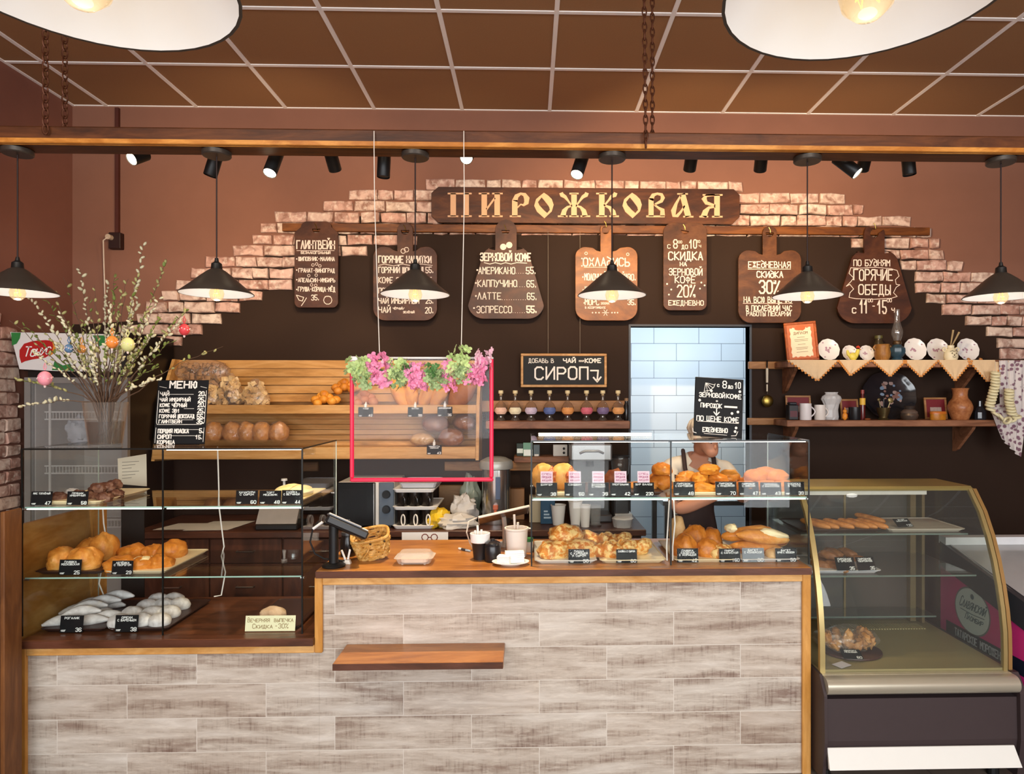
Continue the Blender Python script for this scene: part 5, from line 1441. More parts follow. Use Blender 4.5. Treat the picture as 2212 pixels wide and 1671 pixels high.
CREAM = 'ecdcb4'; DKT = '3a2520'
tray(CREAM, 'cream tray of gingerbread on the upper shelf, below the vase', wx(72, 3.04), wx(212, 3.04), 3.05, 3.46, ZS1)
tray(CREAM, 'cream tray with a pale flatbread at the open end of the upper shelf', wx(586, 3.06), wx(646, 3.03), 3.06, 3.44, ZS1)
tray(DKT, 'dark brown tray of golden buns on the middle shelf', wx(72, 3.04), wx(216, 3.04), 3.04, 3.46, ZS2)
tray(CREAM, 'cream tray of cheese buns on the middle shelf, beside the dark one', wx(224, 3.04), wx(356, 3.04), 3.04, 3.46, ZS2)
tray(DKT, 'dark tray of powdered crescents at the bottom of the case', wx(84, 3.04), wx(224, 3.04), 3.04, 3.46, ZL)
tray(DKT, 'dark tray of round powdered cookies at the bottom of the case', wx(232, 3.04), wx(362, 3.04), 3.04, 3.46, ZL)
tray(DKT, 'dark tray holding a single pale bun, behind the yellow notice', wx(528, 3.04), wx(645, 3.04), 3.05, 3.46, ZL)
tray('e4e2dc', 'white tray of cheese topped pastries at the bottom of the high case', wx(1155, 3.03), wx(1290, 3.03), 3.03, 3.44, ZH)
tray(CREAM, 'cream tray of plaited buns at the bottom of the high case', wx(1296, 3.03), wx(1440, 3.03), 3.03, 3.44, ZH)
tray(CREAM, 'cream tray of split buns next to the case divider', wx(1458, 3.03), wx(1590, 3.03), 3.03, 3.44, ZH)
tray('d8d4cc', 'pale tray of long filled rolls near the end of the high case', wx(1600, 3.03), wx(1730, 3.03), 3.03, 3.44, ZH)
tray(CREAM, 'cream tray of sandwiches on the upper shelf, behind the pink stickers', wx(1158, 3.04), wx(1240, 3.04), 3.05, 3.40, ZR1)
tray(CREAM, 'cream tray of golden pies on the upper shelf next to the divider', wx(1462, 3.03), wx(1592, 3.03), 3.04, 3.44, ZR1)
tray(CREAM, 'cream tray of glazed pies at the end of the upper shelf', wx(1600, 3.03), wx(1738, 3.03), 3.04, 3.44, ZR1)
tray(DKT, 'dark tray behind the pink stickers on the upper shelf', wx(1260, 3.04), wx(1435, 3.04), 3.05, 3.40, ZR1)

# pastries -----------------------------------------------------------
GB = bread('6e4636', '4f2f24', '94705c', 30, .5)
POW = bread('d8d6d4', 'b9b5b2', 'efeeec', 22, .8, .3)
CHEESE = NT('cheese_crust'); CHEESE.set(.45)
v = CHEESE.coord(); CHEESE.l(CHEESE.mix(CHEESE.ramp(CHEESE.noise(v, 42, 4, .6, .4), [(.44, (0, 0, 0)), (.56, (1, 1, 1))]), CHEESE.ramp(CHEESE.noise(v, 16, 4), [(.35, 'b8661c'), (.6, 'd88a34')]), 'ecca84'), CHEESE.p.inputs['Base Color'])
CHEESE.bump(CHEESE.noise(v, 42, 4, .6, .4), .8, .006)
PIE = bread('dc9440', 'b9681e', 'eeb468', 13, .36)
PIE2 = bread('cf7f2c', '9c5216', 'e4a050', 13, .33)
GLZ = bread('cf8038', 'a85c22', 'e0a058', 14, .42)


def pastry(name, label, group, c, shapes, mat, cat='pastry', extra=None):
    """shapes: list of (offset, radii, rot, seed, amp, cuts, flat) in metres around the base point c"""
    o = None
    b = MB(); c = Vector(c)
    for off, r, rot, seed, amp, cuts, flat in shapes:
        loaf(b, c + Vector(off), r, rot, seed, amp, cuts, flat, 20, 12)
    if extra is None:
        o = b.build(name, mat, smooth=True); return tag(o, label, cat, group)
    o = thing(name, label, cat, c, group)
    b.build('crust', mat, o, smooth=True)
    for nm, m, shp in extra:
        b = MB()
        for off, r, rot, seed, amp, cuts, flat in shp: loaf(b, c + Vector(off), r, rot, seed, amp, cuts, flat, 16, 8)
        b.build(nm, m, o, smooth=True)
    return o


def bun(label, group, px, py, Y, rx, ry, rz, mat, name='bun', z=None, seed=None, rot=(0, 0, 0), amp=.1, cuts=0, extra=None):
    """px, py: picture position of the middle of its underside; sits at height z"""
    p = W(px, py, Y)
    if z is not None: p.z = z
    if Y < 3.5:  # keep clear of the case walls
        lo, hi = (rxa, rxb) if p.x > (lxb + rxa) / 2 else (lxa, lxb)
        m_ = rx * (1 + amp) + .012
        p.x = max(lo + m_, min(hi - m_, p.x)); p.y = max(3.02 + ry * (1 + amp), p.y)
    fl = .62
    ex = None
    if extra: ex = [(extra[0], extra[1], [((0, 0, rz * 1.35), (rx * .55, ry * .6, rz * .3), rot, 3, .25, 0, 1.1)])]
    return pastry(name, label, group, p, [((0, 0, rz * fl + .001), (rx, ry, rz), rot, int(px if seed is None else seed), amp, cuts, fl)], mat, extra=ex)


# low case, upper shelf: gingerbread
zt1 = ZS1 + .0035
G = 'gingerbread pieces on the upper shelf of the low case'
lab = 'dark sugar dusted gingerbread in the heap on the cream tray below the vase'
for x_, y_, l_ in ((193, 3.14, 0), (214, 3.22, 0), (226, 3.12, 0), (232, 3.30, 0), (250, 3.22, 0), (205, 3.32, 0), (212, 3.18, 1), (232, 3.22, 1), (247, 3.30, 1)):
    p = W(x_, 1060, y_); bun(lab, G, x_, 0, y_, .036, .034, .027, GB, 'gingerbread', z=zt1 + .034 * l_, seed=x_, amp=.22)
for x_, y_, lb in ((128, 3.14, 'single dark gingerbread between the two price tags'), (150, 3.24, 'pale dusted gingerbread behind the second price tag'), (170, 3.2, 'dark gingerbread partly covered by the second price tag')): bun(lb, G, x_, 0, y_, .036, .034, .026, GB if x_ != 150 else POW, 'gingerbread', z=zt1, amp=.2)
bun('pale flatbread with a golden top lying on the cream tray at the open end', None, 634, 0, 3.22, .085, .11, .038, bread('ecd9a4', 'd9bc78', 'f3e6bc', 18), 'flatbread', z=zt1)
pastry('cheese_slice', 'small golden pastry piece at the tray corner on the open end', None, W(660, 1062, 3.32), [((0, 0, .012), (.03, .02, .012), (0, 0, .4), 3, .1, 0, .6)], PIE)
# low case, middle shelf: buns
zm = ZS2 + .004
G = 'golden buns on the middle shelf of the low case'
for x_, y_, r, z_, lb in ((130, 3.13, (.062, .07, .062), zm, 'large golden bun nearest the case corner on the dark tray'), (184, 3.12, (.075, .065, .066), zm, 'large golden bun with a split top in the middle of the dark tray'), (196, 3.33, (.062, .07, .062), zm, 'golden bun at the back of the dark tray'), (226, 3.3, (.062, .07, .082), zm, 'tall golden bun at the inner end of the dark tray')):
    bun(lb, G, x_, 0, y_, *r, PIE, z=z_, cuts=2, amp=.12)
CH = M('f0dca8', .6, var=.15, sc=60)
for x_, y_, r, lb, ex in ((262, 3.10, (.075, .06, .042), 'orange bun behind the price tag reading 29', None), (308, 3.12, (.07, .055, .036), 'orange bun with white curd filling showing', ('curd', CH)), (288, 3.32, (.07, .06, .044), 'sugar dusted bun at the back of the cream tray', None), (344, 3.14, (.062, .06, .038), 'orange bun against the case divider', None), (372, 3.33, (.068, .07, .055), 'large dusted bun in the far corner of the cream tray', None), (334, 3.33, (.06, .06, .042), 'flat golden bun between the two dusted ones', None)):
    bun(lb, G, x_, 0, y_, *r, PIE2, z=zm, extra=ex, amp=.14, cuts=1)
# low case, bottom: powdered cookies
zb = ZL + .004
G = 'powdered crescents in the bottom of the low case'
lab = 'white powdered crescent in the heap on the dark tray behind the first tag'
k = 0
for x_, y_, a, l_ in ((118, 3.10, .5, 0), (146, 3.14, .45, 0), (178, 3.10, .5, 0), (152, 3.26, .5, 0), (190, 3.22, .45, 0), (216, 3.16, .6, 0), (182, 3.36, .4, 0), (216, 3.32, .4, 0), (176, 3.2, .5, 1), (206, 3.28, .5, 1), (236, 3.36, .3, 1), (160, 3.12, .5, 1)):
    k += 1
    c = W(x_ + 16, 1350, y_); c.z = zb + .035 * l_
    b = MB(); L = .075; P = []
    for j in range(9):
        t = j / 8 - .5
        P.append(c + Vector((math.cos(a) * t * 2 * L - math.sin(a) * .02 * (1 - 4 * t * t), math.sin(a) * t * 2 * L + math.cos(a) * .02 * (1 - 4 * t * t), .021 + .006 * (1 - 4 * t * t))))
    b.tube(P, [.005 + .022 * (1 - (2 * abs(j / 8 - .5)) ** 1.6) for j in range(9)], 10)
    tag(b.build('powdered_crescent', POW, smooth=True), lab, 'pastry', G)
G = 'round powdered cookies in the bottom of the low case'
lab = 'round white powdered cookie on the dark tray behind the second tag'
for x_, y_ in ((258, 3.09), (304, 3.10), (345, 3.10), (286, 3.2), (330, 3.2), (366, 3.21), (318, 3.31), (354, 3.32), (388, 3.33), (342, 3.41), (376, 3.415)):
    bun(lab, G, x_, 0, y_, .05, .042, .038, POW, 'powdered_cookie', z=zb, amp=.05)
bun('pale oval bun alone on the dark tray behind the yellow notice', None, 590, 0, 3.2, .062, .05, .032, bread('d8bfa4', 'c4a484', 'e6d4bc', 12, .6), z=zb)

# high case, upper shelf
zr = ZR1 + .0035
G = 'filled buns on the upper shelf of the high case'
for x_, lb in ((1174, 'round sandwich bun behind the first pink sticker'), (1216, 'round sandwich bun behind the second pink sticker')):
    c = W(x_, 1060, 3.16); c.z = zr
    pastry('sandwich_bun', lb, G, c, [((0, 0, .072), (.058, .055, .066), (0, .2, 0), x_, .06, 0, 1.1)], bread('e0a860', 'c8853c', 'ecc488', 10), extra=[('filling', bread('b85a30', '8e3a20', 'e8d8b0', 40), [((.03, -.02, .07), (.03, .05, .045), (0, .3, 0), 2, .2, 0, 1.1)])])
c = W(1322, 1060, 3.2); c.z = zr
pastry('pie_wedge', 'brown wedge of pie standing behind the third pink sticker', None, c, [((0, 0, .05), (.04, .035, .06), (0, .5, 0), 4, .12, 0, .8)], bread('8e4e2c', '6b341c', 'a8643c', 14))
bun('flat golden pie behind the tag priced 230', None, 1382, 0, 3.22, .09, .07, .024, PIE, 'pie', z=zr)
bun('dark gold pastry just before the case divider', None, 1425, 0, 3.26, .062, .08, .05, PIE2, 'pie', z=zr)
bun('second dark gold pastry stacked before the case divider', None, 1430, 0, 3.2, .05, .06, .036, PIE2, 'pie', z=zr + .075)
G = 'golden pies heaped on the upper shelf of the high case'
lab = 'golden pie in the heap next to the divider on the upper shelf'
for i, (x_, y_, l_) in enumerate(((1476, 3.1, 0), (1520, 3.09, 0), (1560, 3.11, 0), (1500, 3.25, 0), (1548, 3.26, 0), (1580, 3.22, 0), (1482, 3.2, 1), (1512, 3.16, 1), (1545, 3.18, 1), (1572, 3.24, 1), (1532, 3.17, 2))):
    bun(lab, G, x_, 0, y_, .06, .042, .03, (PIE, GOLD, PIE2)[i % 3], 'pie', z=zr + .040 * l_, rot=(0, .1 * (i % 3 - 1), .7 * (i % 4) - .8), seed=i, amp=.16, cuts=1)
lab = 'round glazed pie in the heap at the end of the upper shelf'
G = 'glazed pies at the end of the upper shelf'
for i, (x_, y_, l_) in enumerate(((1612, 3.09, 0), (1655, 3.1, 0), (1697, 3.1, 0), (1614, 3.23, 0), (1652, 3.25, 0), (1690, 3.24, 0), (1634, 3.17, 1), (1676, 3.16, 1), (1655, 3.27, 1))):
    bun(lab, G, x_, 0, y_, .058, .05, .036, GLZ, 'pie', z=zr + .045 * l_, seed=i + 40, amp=.1)
# high case, bottom
z0_ = ZH + .004
G = 'cheese topped pastries in the bottom of the high case'
for x_, y_, z_, lb in ((1193, 3.13, 0, 'cheese topped pastry lying in front on the white tray'), (1258, 3.14, 0, 'cheese topped pastry behind the tag reading 58'), (1222, 3.24, .055, 'cheese topped pastry on top of the pile on the white tray'), (1265, 3.34, .0, 'cheese topped pastry at the back of the white tray')):
    bun(lb, G, x_, 0, y_, .088, .068, .05, CHEESE.mat, 'cheese_pastry', z=z0_ + z_, amp=.14, rot=(0, .06, .4))
G = 'plaited buns in the bottom of the high case'
for x_, y_, z_, lb in ((1328, 3.12, 0, 'plaited bun in front on the cream tray'), (1360, 3.16, 0, 'plaited bun behind the tag reading 60'), (1318, 3.30, .0, 'plaited bun at the back of the cream tray')):
    c = W(x_, 1200, y_); c.z = z0_ + z_
    sh = []
    for q in range(4):
        for s in (-1, 1): sh.append(((-.066 + .044 * q + .012 * s, s * .018, .040 + .012 * (q % 2)), (.036, .03, .03), (0, 0, .7 * s), q * 3 + s, .12, 0, 1.1))
    sh.append(((0, 0, .03), (.09, .05, .036), (0, 0, 0), 7, .1, 0, .8))
    pastry('plaited_bun', lb, G, c, sh, CHEESE.mat)
G = 'split buns in the bottom of the high case'
for x_, y_, r, lb in ((1478, 3.14, (.06, .07, .068), 'round split bun right beside the divider'), (1500, 3.28, (.062, .06, .075), 'tall split bun at the back beside the divider'), (1535, 3.28, (.058, .06, .066), 'split bun at the back of the cream tray'), (1528, 3.12, (.055, .05, .055), 'split bun in front in the middle of the cream tray')):
    bun(lb, G, x_, 0, y_, *r, PIE2, z=z0_, cuts=1, amp=.1)
bun('flat crumb topped bun between the tags reading 42 and 160', G, 1556, 0, 3.10, .062, .05, .042, CHEESE.mat, z=z0_)
bun('pale capped bun leaning on the case divider', G, 1452 + 12, 0, 3.33, .04, .05, .1, PALEB, z=z0_)
G = 'long filled rolls in the high case'
for i, (x_, y_, z_, a, lb) in enumerate(((1614, 3.20, .062, -.14, 'long roll on top of the stack, sloping to the divider'), (1648, 3.14, .056, .10, 'long roll with melted white cheese lying on top'), (1632, 3.16, .0, .05, 'long roll at the bottom of the stack'), (1650, 3.30, .0, .0, 'long roll at the back of the stack'))):
    c = W(x_, 1200, y_); c.z = z0_ + z_
    pastry('long_roll', lb, G, c, [((0, 0, .034), (.125, .042, .034), (0, a, 0), i, .06, 0, .8)], PIE, extra=[('melted_cheese', M('f2e2b4', .5, var=.1, sc=50), [((.05 if i == 1 else -.08, -.008, .05 + (0 if i == 1 else .012)), (.068 if i == 1 else .03, .034, .02), (0, a + .12, 0), i, .15, 0, 1.1)])] if i in (0, 1) else [('filling', M('b8663a', .5, var=.2, sc=50), [((0, -.02, .03), (.11, .024, .012), (0, a, 0), i, .1, 0, 1.1)])])
bun('short roll with white filling behind the tag reading 60', G, 1672, 0, 3.09, .04, .04, .03, PALEB, z=z0_)

# price tags in the cases ------------------------------------------------------
yt = 3.035
for px, z, w_, h, t, pr, lb in ((88, ZS1, 44, 30, 'МЯС ТОПЛЁНЫЙ', '47', 'price tag reading 47 on the gingerbread tray, by the case corner'), (166, ZS1, 44, 30, 'ПРЯНИК|ИМБИРНЫЙ', '58', 'price tag with a cloudy cover in front of the gingerbread heap'), (532, ZS1, 46, 31, 'ХАЧАПУРИ|С СЫРОМ', '60', 'price tag reading 60, first of three in a row on the upper shelf'), (583, ZS1, 46, 30, 'ТОРТ|МЕДОВИК', '48', 'price tag reading 48, middle of three in a row on the upper shelf'), (629, ZS1, 42, 31, 'СЛОЙКА|С ВЕТЧИНОЙ', '44', 'price tag reading 44, last of three in a row on the upper shelf'),
                              (150, ZS2, 46, 33, 'ПЛЮШКА|МОСКОВСКАЯ', '25', 'price tag reading 25 in front of the golden buns'), (263, ZS2, 44, 30, 'ЛЕПЁШКА|С ТВОРОГОМ', '29', 'price tag reading 29 in front of the cheese buns'), (153, ZL, 48, 36, 'РОГАЛИК', '36', 'price tag in front of the powdered crescents at the bottom'), (272, ZL, 48, 36, 'ОРЕХИ|С ВАРЕНЬЕМ', '38', 'price tag in front of the round powdered cookies at the bottom'),
                              (1478, ZR1, 46, 31, 'ПИРОЖОК|С КАРТОШКОЙ', '48', 'price tag reading 48 in front of the heaped golden pies'), (1569, ZR1, 46, 31, 'ПИРОЖОК|С ИНДЕЙКОЙ', '70', 'price tag reading 70 on the upper shelf of the high case'), (1618, ZR1, 44, 30, 'ПИРОЖОК|С МЯСОМ', '47', 'price tag reading 47 in front of the glazed pies'), (1666, ZR1, 46, 29, 'ПИРОЖОК|С КАПУСТОЙ', '43', 'price tag reading 43 in front of the glazed pies'), (1717, ZR1, 44, 30, 'СОСИСКА|В ТЕСТЕ', '39', 'price tag reading 39 at the very end of the upper shelf'),
                              (1251, ZH, 46, 31, 'ПИЦЦА|С КУРИЦЕЙ|И СЫРОМ', '58', 'price tag reading 58 before the cheese topped pastries'), (1354, ZH, 45, 30, 'СЛОЙКА С СЫРОМ', '60', 'price tag reading 60 before the plaited buns'), (1486, ZH, 46, 31, 'ПЛЮШКА|СДОБНАЯ|С КОРИЦЕЙ', '42', 'price tag reading 42 before the split buns'), (1577, ZH, 46, 30, 'ПИРОГ|С КАПУСТОЙ', '160', 'price tag reading 160 in front of the long rolls')):
    price_tag(lb, px, 0, yt, w_, h, t, pr, z=z + .019 if False else z + .0006, sub='100Г', ztilt=8)
price_tag('grey price tag reading 60 before the stack of long rolls', 1628, 0, yt, 48, 31, 'БАГЕТ|С КОЛБАСОЙ', '60', z=ZH + .0006, grey=True, sub='200Г')
price_tag('price tag reading 50 at the end of the high case', 1699, 0, yt, 46, 30, 'БАГЕТ|КРАБ С ЛОСОСЕМ', '50', z=ZH + .0006, sub='200Г')
for px, pr, t, lb in ((1181, '38', 'БУРГЕР', 'price tag reading 38 under the first pink sticker'), (1242, '50', 'СЭНДВИЧ', 'price tag reading 50 under the second pink sticker'), (1293, '39', 'БУЛОЧКА|С МАКОМ', 'price tag reading 39 under the third pink sticker'), (1341, '42', 'ТРЕУГОЛЬНИК', 'price tag reading 42 under the fourth pink sticker'), (1391, '230', 'ЗУР БАЛЕШ', 'price tag reading 230 under the last pink sticker')):
    price_tag(lb, px, 0, 3.032, 45, 30, t, pr, z=ZR1 + .0006, sub='600Г' if pr == '230' else '100Г', sticker=True, ztilt=8)
# yellow notice
k = 3.03 / F
o = thing('notice_card', 'pale yellow card announcing a 30% evening discount in the low glass case', 'notice', (wx(583, 3.03), 3.03, ZL + .0006), rot=(math.radians(-9), 0, 0))
b = MB(); b.box(-53 * k, 53 * k, 0, .0015, .002, 33 * k); b.build('card', M('f0f0c8', .6, var=.02), o, local=True)
b = MB(); text(b, 'Вечерняя', -25 * k, 20 * k, 9 * k, -.0006, w=46 * k, t=1.2 * k); text(b, 'выпечка', 28 * k, 20 * k, 9 * k, -.0006, w=40 * k, t=1.2 * k); text(b, 'Скидка', -16 * k, 7 * k, 9 * k, -.0006, w=42 * k, t=1.3 * k); text(b, '-30%', 24 * k, 7 * k, 9 * k, -.0006, w=28 * k, t=1.3 * k); b.build('lettering', M('a08a60', .7), o, local=True)
b = MB(); b.box(-54 * k, 54 * k, .002, .03, 0, .0018); b.build('holder', TAGE, o, local=True)
# ============================================================ BACK COUNTER AND APPLIANCES
BCY, BCZ = 4.03, .88
bxa, bxb = wx(282, BCY), wx(1396, BCY)
DKW = wood('5a3626', '462a1e', 3, (.3, 1, 1), .4, c3='33201a')
DKV = wood('643c2a', '4f2e20', 3, (1, 1, .2), .45, c3='3c2318')
o = thing('worktop', 'dark brown worktop of the back counter along the wall', 'worktop', ((bxa + bxb) / 2, 4.3, BCZ - .04))
b = MB(); b.bbox(bxa, bxb, BCY, YW - .002, BCZ - .038, BCZ, .004); b.build('slab', DKW, o)
n = 7
cl = ['first dark drawer cabinet of the back counter, seen through the low case', 'second dark drawer cabinet of the back counter', 'third dark drawer cabinet of the back counter', 'fourth dark drawer cabinet of the back counter, behind the card terminal', 'fifth dark drawer cabinet of the back counter, carrying the white sheet', 'sixth dark drawer cabinet of the back counter', 'last dark drawer cabinet of the back counter beside the doorway']
for i in range(n):
    xa = bxa + .02 + (bxb - bxa - .04) * i / n; xb = bxa + .02 + (bxb - bxa - .04) * (i + 1) / n - .004
    o = thing('drawer_cabinet', cl[i], 'cabinet', ((xa + xb) / 2, 4.3, 0), 'cabinets of the back counter')
    b = MB(); b.box(xa, xb, BCY + .04, YW - .002, .0, BCZ - .040); b.build('carcass', DKV, o)
    for z0, z1 in ((BCZ - .19, BCZ - .046), (BCZ - .46, BCZ - .196), (.08, BCZ - .466)):
        b = MB(); b.bbox(xa + .003, xb - .003, BCY + .02, BCY + .0395, z0, z1, .003); d = b.build('drawer', DKV, o)
        zc = z0 + (z1 - z0) * .5
        b = MB(); xm = (xa + xb) / 2; b.tube([(xm - .05, BCY + .02, zc), (xm - .05, BCY, zc), (xm + .05, BCY, zc), (xm + .05, BCY + .02, zc)], .005, 8); b.build('handle', STEEL, d, smooth=True)

# microwave
Ym = 4.12
x0, x1 = wx(729, Ym), wx(851, Ym); z0, z1 = BCZ + .012, wz(800, 1041, Ym)
o = thing('microwave', 'black and steel microwave oven on the back counter with two dials', 'microwave', ((x0 + x1) / 2, Ym, BCZ))
b = MB(); b.bbox(x0, x1, Ym + .012, Ym + .36, z0, z1, .005); b.build('housing', M('c9c7c2', .35, .3), o)
xd = x0 + (x1 - x0) * .70
b = MB(); b.bbox(x0 + .001, xd - .012, Ym, Ym + .0118, z0 + .002, z1 - .002, .003); d = b.build('door', M('0a0a0b', .3, spec=.25, var=.02), o)
b = MB(); b.box(x0 + .03, xd - .06, Ym - .001, Ym - .0002, z0 + .07, z1 - .045); b.build('window', M('131314', .35, spec=.2), d)
b = MB(); b.bbox(xd - .022, xd - .012, Ym - .014, Ym - .0012, z0 + .004, z1 - .004, .003); b.build('door_handle', STEEL, d)
b = MB(); text(b, 'МИКРО', x0 + .05, z0 + .03, .012, Ym - .0012, w=.05, t=.0018); b.build('lettering', M('9a9a9a', .5), d)
b = MB(); b.bbox(xd - .01, xd + .010, Ym + .0015, Ym + .0118, z0 + .006, z1 - .002, .002); b.build('door_rim', M('d6d4ce', .4), o)
b = MB(); b.bbox(xd + .012, x1 - .001, Ym, Ym + .0118, z0 + .004, z1 - .002, .003); p = b.build('control_panel', M('5b6672', .3, .2), o)
for f in (.72, .38):
    b = MB(); c = ((xd + x1) / 2 + .005, Ym - .0005, z0 + (z1 - z0) * f); b.cyl(c, (c[0], Ym - .02, c[2]), .026, .022, 20); b.build('dial', M('16171a', .25), p, smooth=True)
b = MB()
for x in (x0 + .03, x1 - .03):
    for y in (Ym + .04, Ym + .32): b.cyl((x, y, BCZ + .0005), (x, y, z0), .012, n=10)
b.build('foot', BLACK, o)

# stacked white trays with dark jars
WT_ = 'f0eee8'
Ys = 4.08; xl_, xr_ = wx(849, Ys), wx(934, Ys)
def flat_tray(label, z, x0, x1, y0, y1, col=WT_):
    return tray(col, label, x0, x1, y0, y1, z, .022, .012, 'white trays stacked beside the microwave')
zz = [BCZ + .001, wz(890, 1098, Ys) - .01, wz(890, 1061, Ys) - .008]
flat_tray('lowest white tray of the stack beside the microwave', zz[0], xl_ - .005, xr_ + .01, Ys, Ys + .34)
JAR = M('1c1715', .25, spec=.5)
def cup_row(z, h, grp, lb, handle):
    for i in range(3):
        x = xl_ + .045 + (xr_ - xl_ - .085) * i / 2; c = Vector((x, Ys + .06, z))
        o = thing('dark_mug', lb, 'mug', c, grp)
        b = MB(); b.lathe([(0, 0), (.034, 0), (.037, .004), (.0375, h), (.034, h), (.033, .006), (0, .006)], c, 22); b.build('cup', JAR, o, smooth=True)
        b = MB(); b.tube([c + Vector((.012 + .012 * math.cos(a), -.042 - .004 * math.cos(a), h * .45 + h * .3 * math.sin(a))) for a in [2 * PI * j / 12 for j in range(12)]], .0045, 7, closed=True); b.build('handle', M('dcd8d0', .4) if handle else JAR, o, smooth=True)
cup_row(zz[0] + .0235 - .02, zz[1] - zz[0] - .006, 'dark mugs on the lowest tray', 'dark mug with a pale handle on the lowest white tray', True)
flat_tray('middle white tray of the stack, resting on dark mugs', zz[1], xl_ - .005, xr_ + .03, Ys, Ys + .34)
cup_row(zz[1] + .0035, zz[2] - zz[1] - .006, 'dark mugs on the middle tray', 'dark mug on the middle white tray of the stack', False)
flat_tray('third white tray of the stack, just below the grey one', zz[2], xl_ - .003, xr_ + .012, Ys, Ys + .34)
tray('b9bcc2', 'pale grey tray on top of the white stack, under the red frame', xl_ + .03, xr_ + .02, Ys + .03, Ys + .33, zz[2] + .0235, .03, .012, 'white trays stacked beside the microwave')

# plastic bags, boiler, board behind
def lump(name, label, cat, px, py, Y, r, mat, seed, amp=.3, flat=.7, z=None, fr=2.4):
    p = W(px, py, Y); zb_ = BCZ + .001 if z is None else z
    b = MB(); b.ell((p.x, Y, zb_ + r[2] * flat), r, 26, 16, amp, fr, seed, flat=flat)
    return tag(b.build(name, mat, smooth=True), label, cat)
lump('plastic_bag', 'yellow plastic bag beside the stacked trays', 'bag', 945, 1110, 4.16, (.075, .08, .07), M('d8b32a', .35, bump=.3), 3)
lump('plastic_bag', 'large clear plastic bag spread on the back counter', 'bag', 985, 1120, 4.13, (.13, .08, .05), glass((.9, .9, .88), 1, .2, 1.5, .5, (.82, .8, .77)), 5, .35)
lump('plastic_bag', 'crumpled white plastic bag behind the clear one', 'bag', 1000, 1100, 4.30, (.085, .08, .10), M('d5d0c8', .45, bump=.6, sc=12), 8, .4)
lump('plastic_bag', 'greenish plastic bag of herbs near the water boiler', 'bag', 1015, 1085, 4.44, (.07, .07, .16), glass((.8, .85, .8), 1, .2, 1.5, .55, (.4, .46, .38)), 11, .35)
c = Vector((wx(985, 4.55), 4.58, BCZ))
b = MB(); b.bbox(c.x - .12, c.x + .12, 4.575, 4.595, BCZ + .001, BCZ + .2, .005); tag(b.build('cutting_board', wood('b08a60', '94704a', 4)), 'plain wooden cutting board standing against the wall behind the bags', 'cutting board')
c = Vector((wx(1072, 4.28), 4.28, BCZ + .001))
o = thing('water_boiler', 'tall stainless water boiler with a grey lid on the back counter', 'boiler', c)
b = MB(); b.lathe([(0, 0), (.088, 0), (.09, .01), (.09, .34), (.0, .34)], c, 32); b.build('tank', M('c6c6c4', .22, .95, var=.08, sc=4), o, smooth=True)
b = MB(); b.lathe([(.09, .341), (.106, .345), (.108, .375), (.1, .395), (.06, .415), (.03, .42), (.0, .42)], c, 32); b.build('lid', M('a8aaa4', .35, .3), o, smooth=True)
b = MB(); b.bbox(c.x - .015, c.x + .017, c.y - .125, c.y - .088, c.z + .1, c.z + .13, .004); b.cyl((c.x, c.y - .118, c.z + .06), (c.x, c.y - .118, c.z + .1), .01, n=10); b.build('tap', M('c86a4a', .4), o)
b = MB(); b.bbox(c.x + .0, c.x + .03, c.y - .096, c.y - .0895, c.z + .16, c.z + .3, .002); b.build('level_gauge', M('5a6a84', .2), o)
# sheet taped to the drawers
Yp = BCY - .006
o = thing('paper_sheet', 'white sheet with a small drawing of spectacles taped to the drawer fronts', 'paper', (wx(917, Yp), Yp, wz(917, 1185, Yp)))
b = MB(); b.box(wx(868, Yp), wx(968, Yp), Yp, Yp + .001, wz(917, 1185, Yp), wz(917, 1149, Yp)); b.build('sheet', M('e4e6ea', .7, var=.03), o)
b = MB()
for px in (918, 938): ring(b, px, 1160, 7, 2, Yp - .0006)
chl(b, [(925, 1160), (931, 1160)], 2, Yp - .0006); b.build('drawing', M('7a4038', .7), o)

# things on the back counter seen through the high case
def lathe_thing(name, label, cat, px, Y, prof, mat, z=BCZ + .001, parts=(), group=None, n=24):
    c = Vector((wx(px, Y), Y, z))
    o = thing(name, label, cat, c, group)
    b = MB(); b.lathe(prof, c, n); b.build('body', mat, o, smooth=True)
    for nm, pr, m in parts:
        b = MB(); b.lathe(pr, c, n); b.build(nm, m, o, smooth=True)
    return o
PAPERC = M('ece8e0', .6, var=.03)
cupp = lambda h, r0, r1: [(0, 0), (r0, 0), (r0, .003), (r1, h), (r1 + .003, h + .001), (r1 + .003, h + .005), (r1 - .002, h + .005), (r0 - .002, .006), (0, .006)]
carton('paper_bag', 'brown kraft paper bag standing beside the water boiler', 'bag', 1118, 4.4, .09, .06, .2, BCZ + .001, '8a6038')
carton('carton', 'pale beige carton with a red mark beside the kraft bag', 'carton', 1156, 4.3, .075, .06, .17, BCZ + .001, 'b8a888')
def d5(b, x, y, z):
    for i in range(3): b.rect(x - .025, x + .02 - .01 * i, z + .035 + .02 * i, z + .045 + .02 * i, y)
d5.col = 'b8ccd8'
carton('coffee_packet', 'blue coffee packet with pale lettering behind the white cups', 'packet', 1183, 4.25, .09, .06, .2, BCZ + .001, '1f4a66', d5)
lathe_thing('paper_cup', 'wide white paper cup on the coffee machine drip side', 'cup', 1206, 4.2, cupp(.12, .034, .046), PAPERC, group='paper cups on the back counter')
lathe_thing('paper_cup', 'tall white paper cup stack in front of the coffee machine', 'cup', 1243, 4.15, cupp(.15, .028, .042), PAPERC, group='paper cups on the back counter')
lathe_thing('paper_cup', 'narrow white cup beside the glass tumbler', 'cup', 1264, 4.13, cupp(.13, .026, .034), PAPERC, group='paper cups on the back counter')
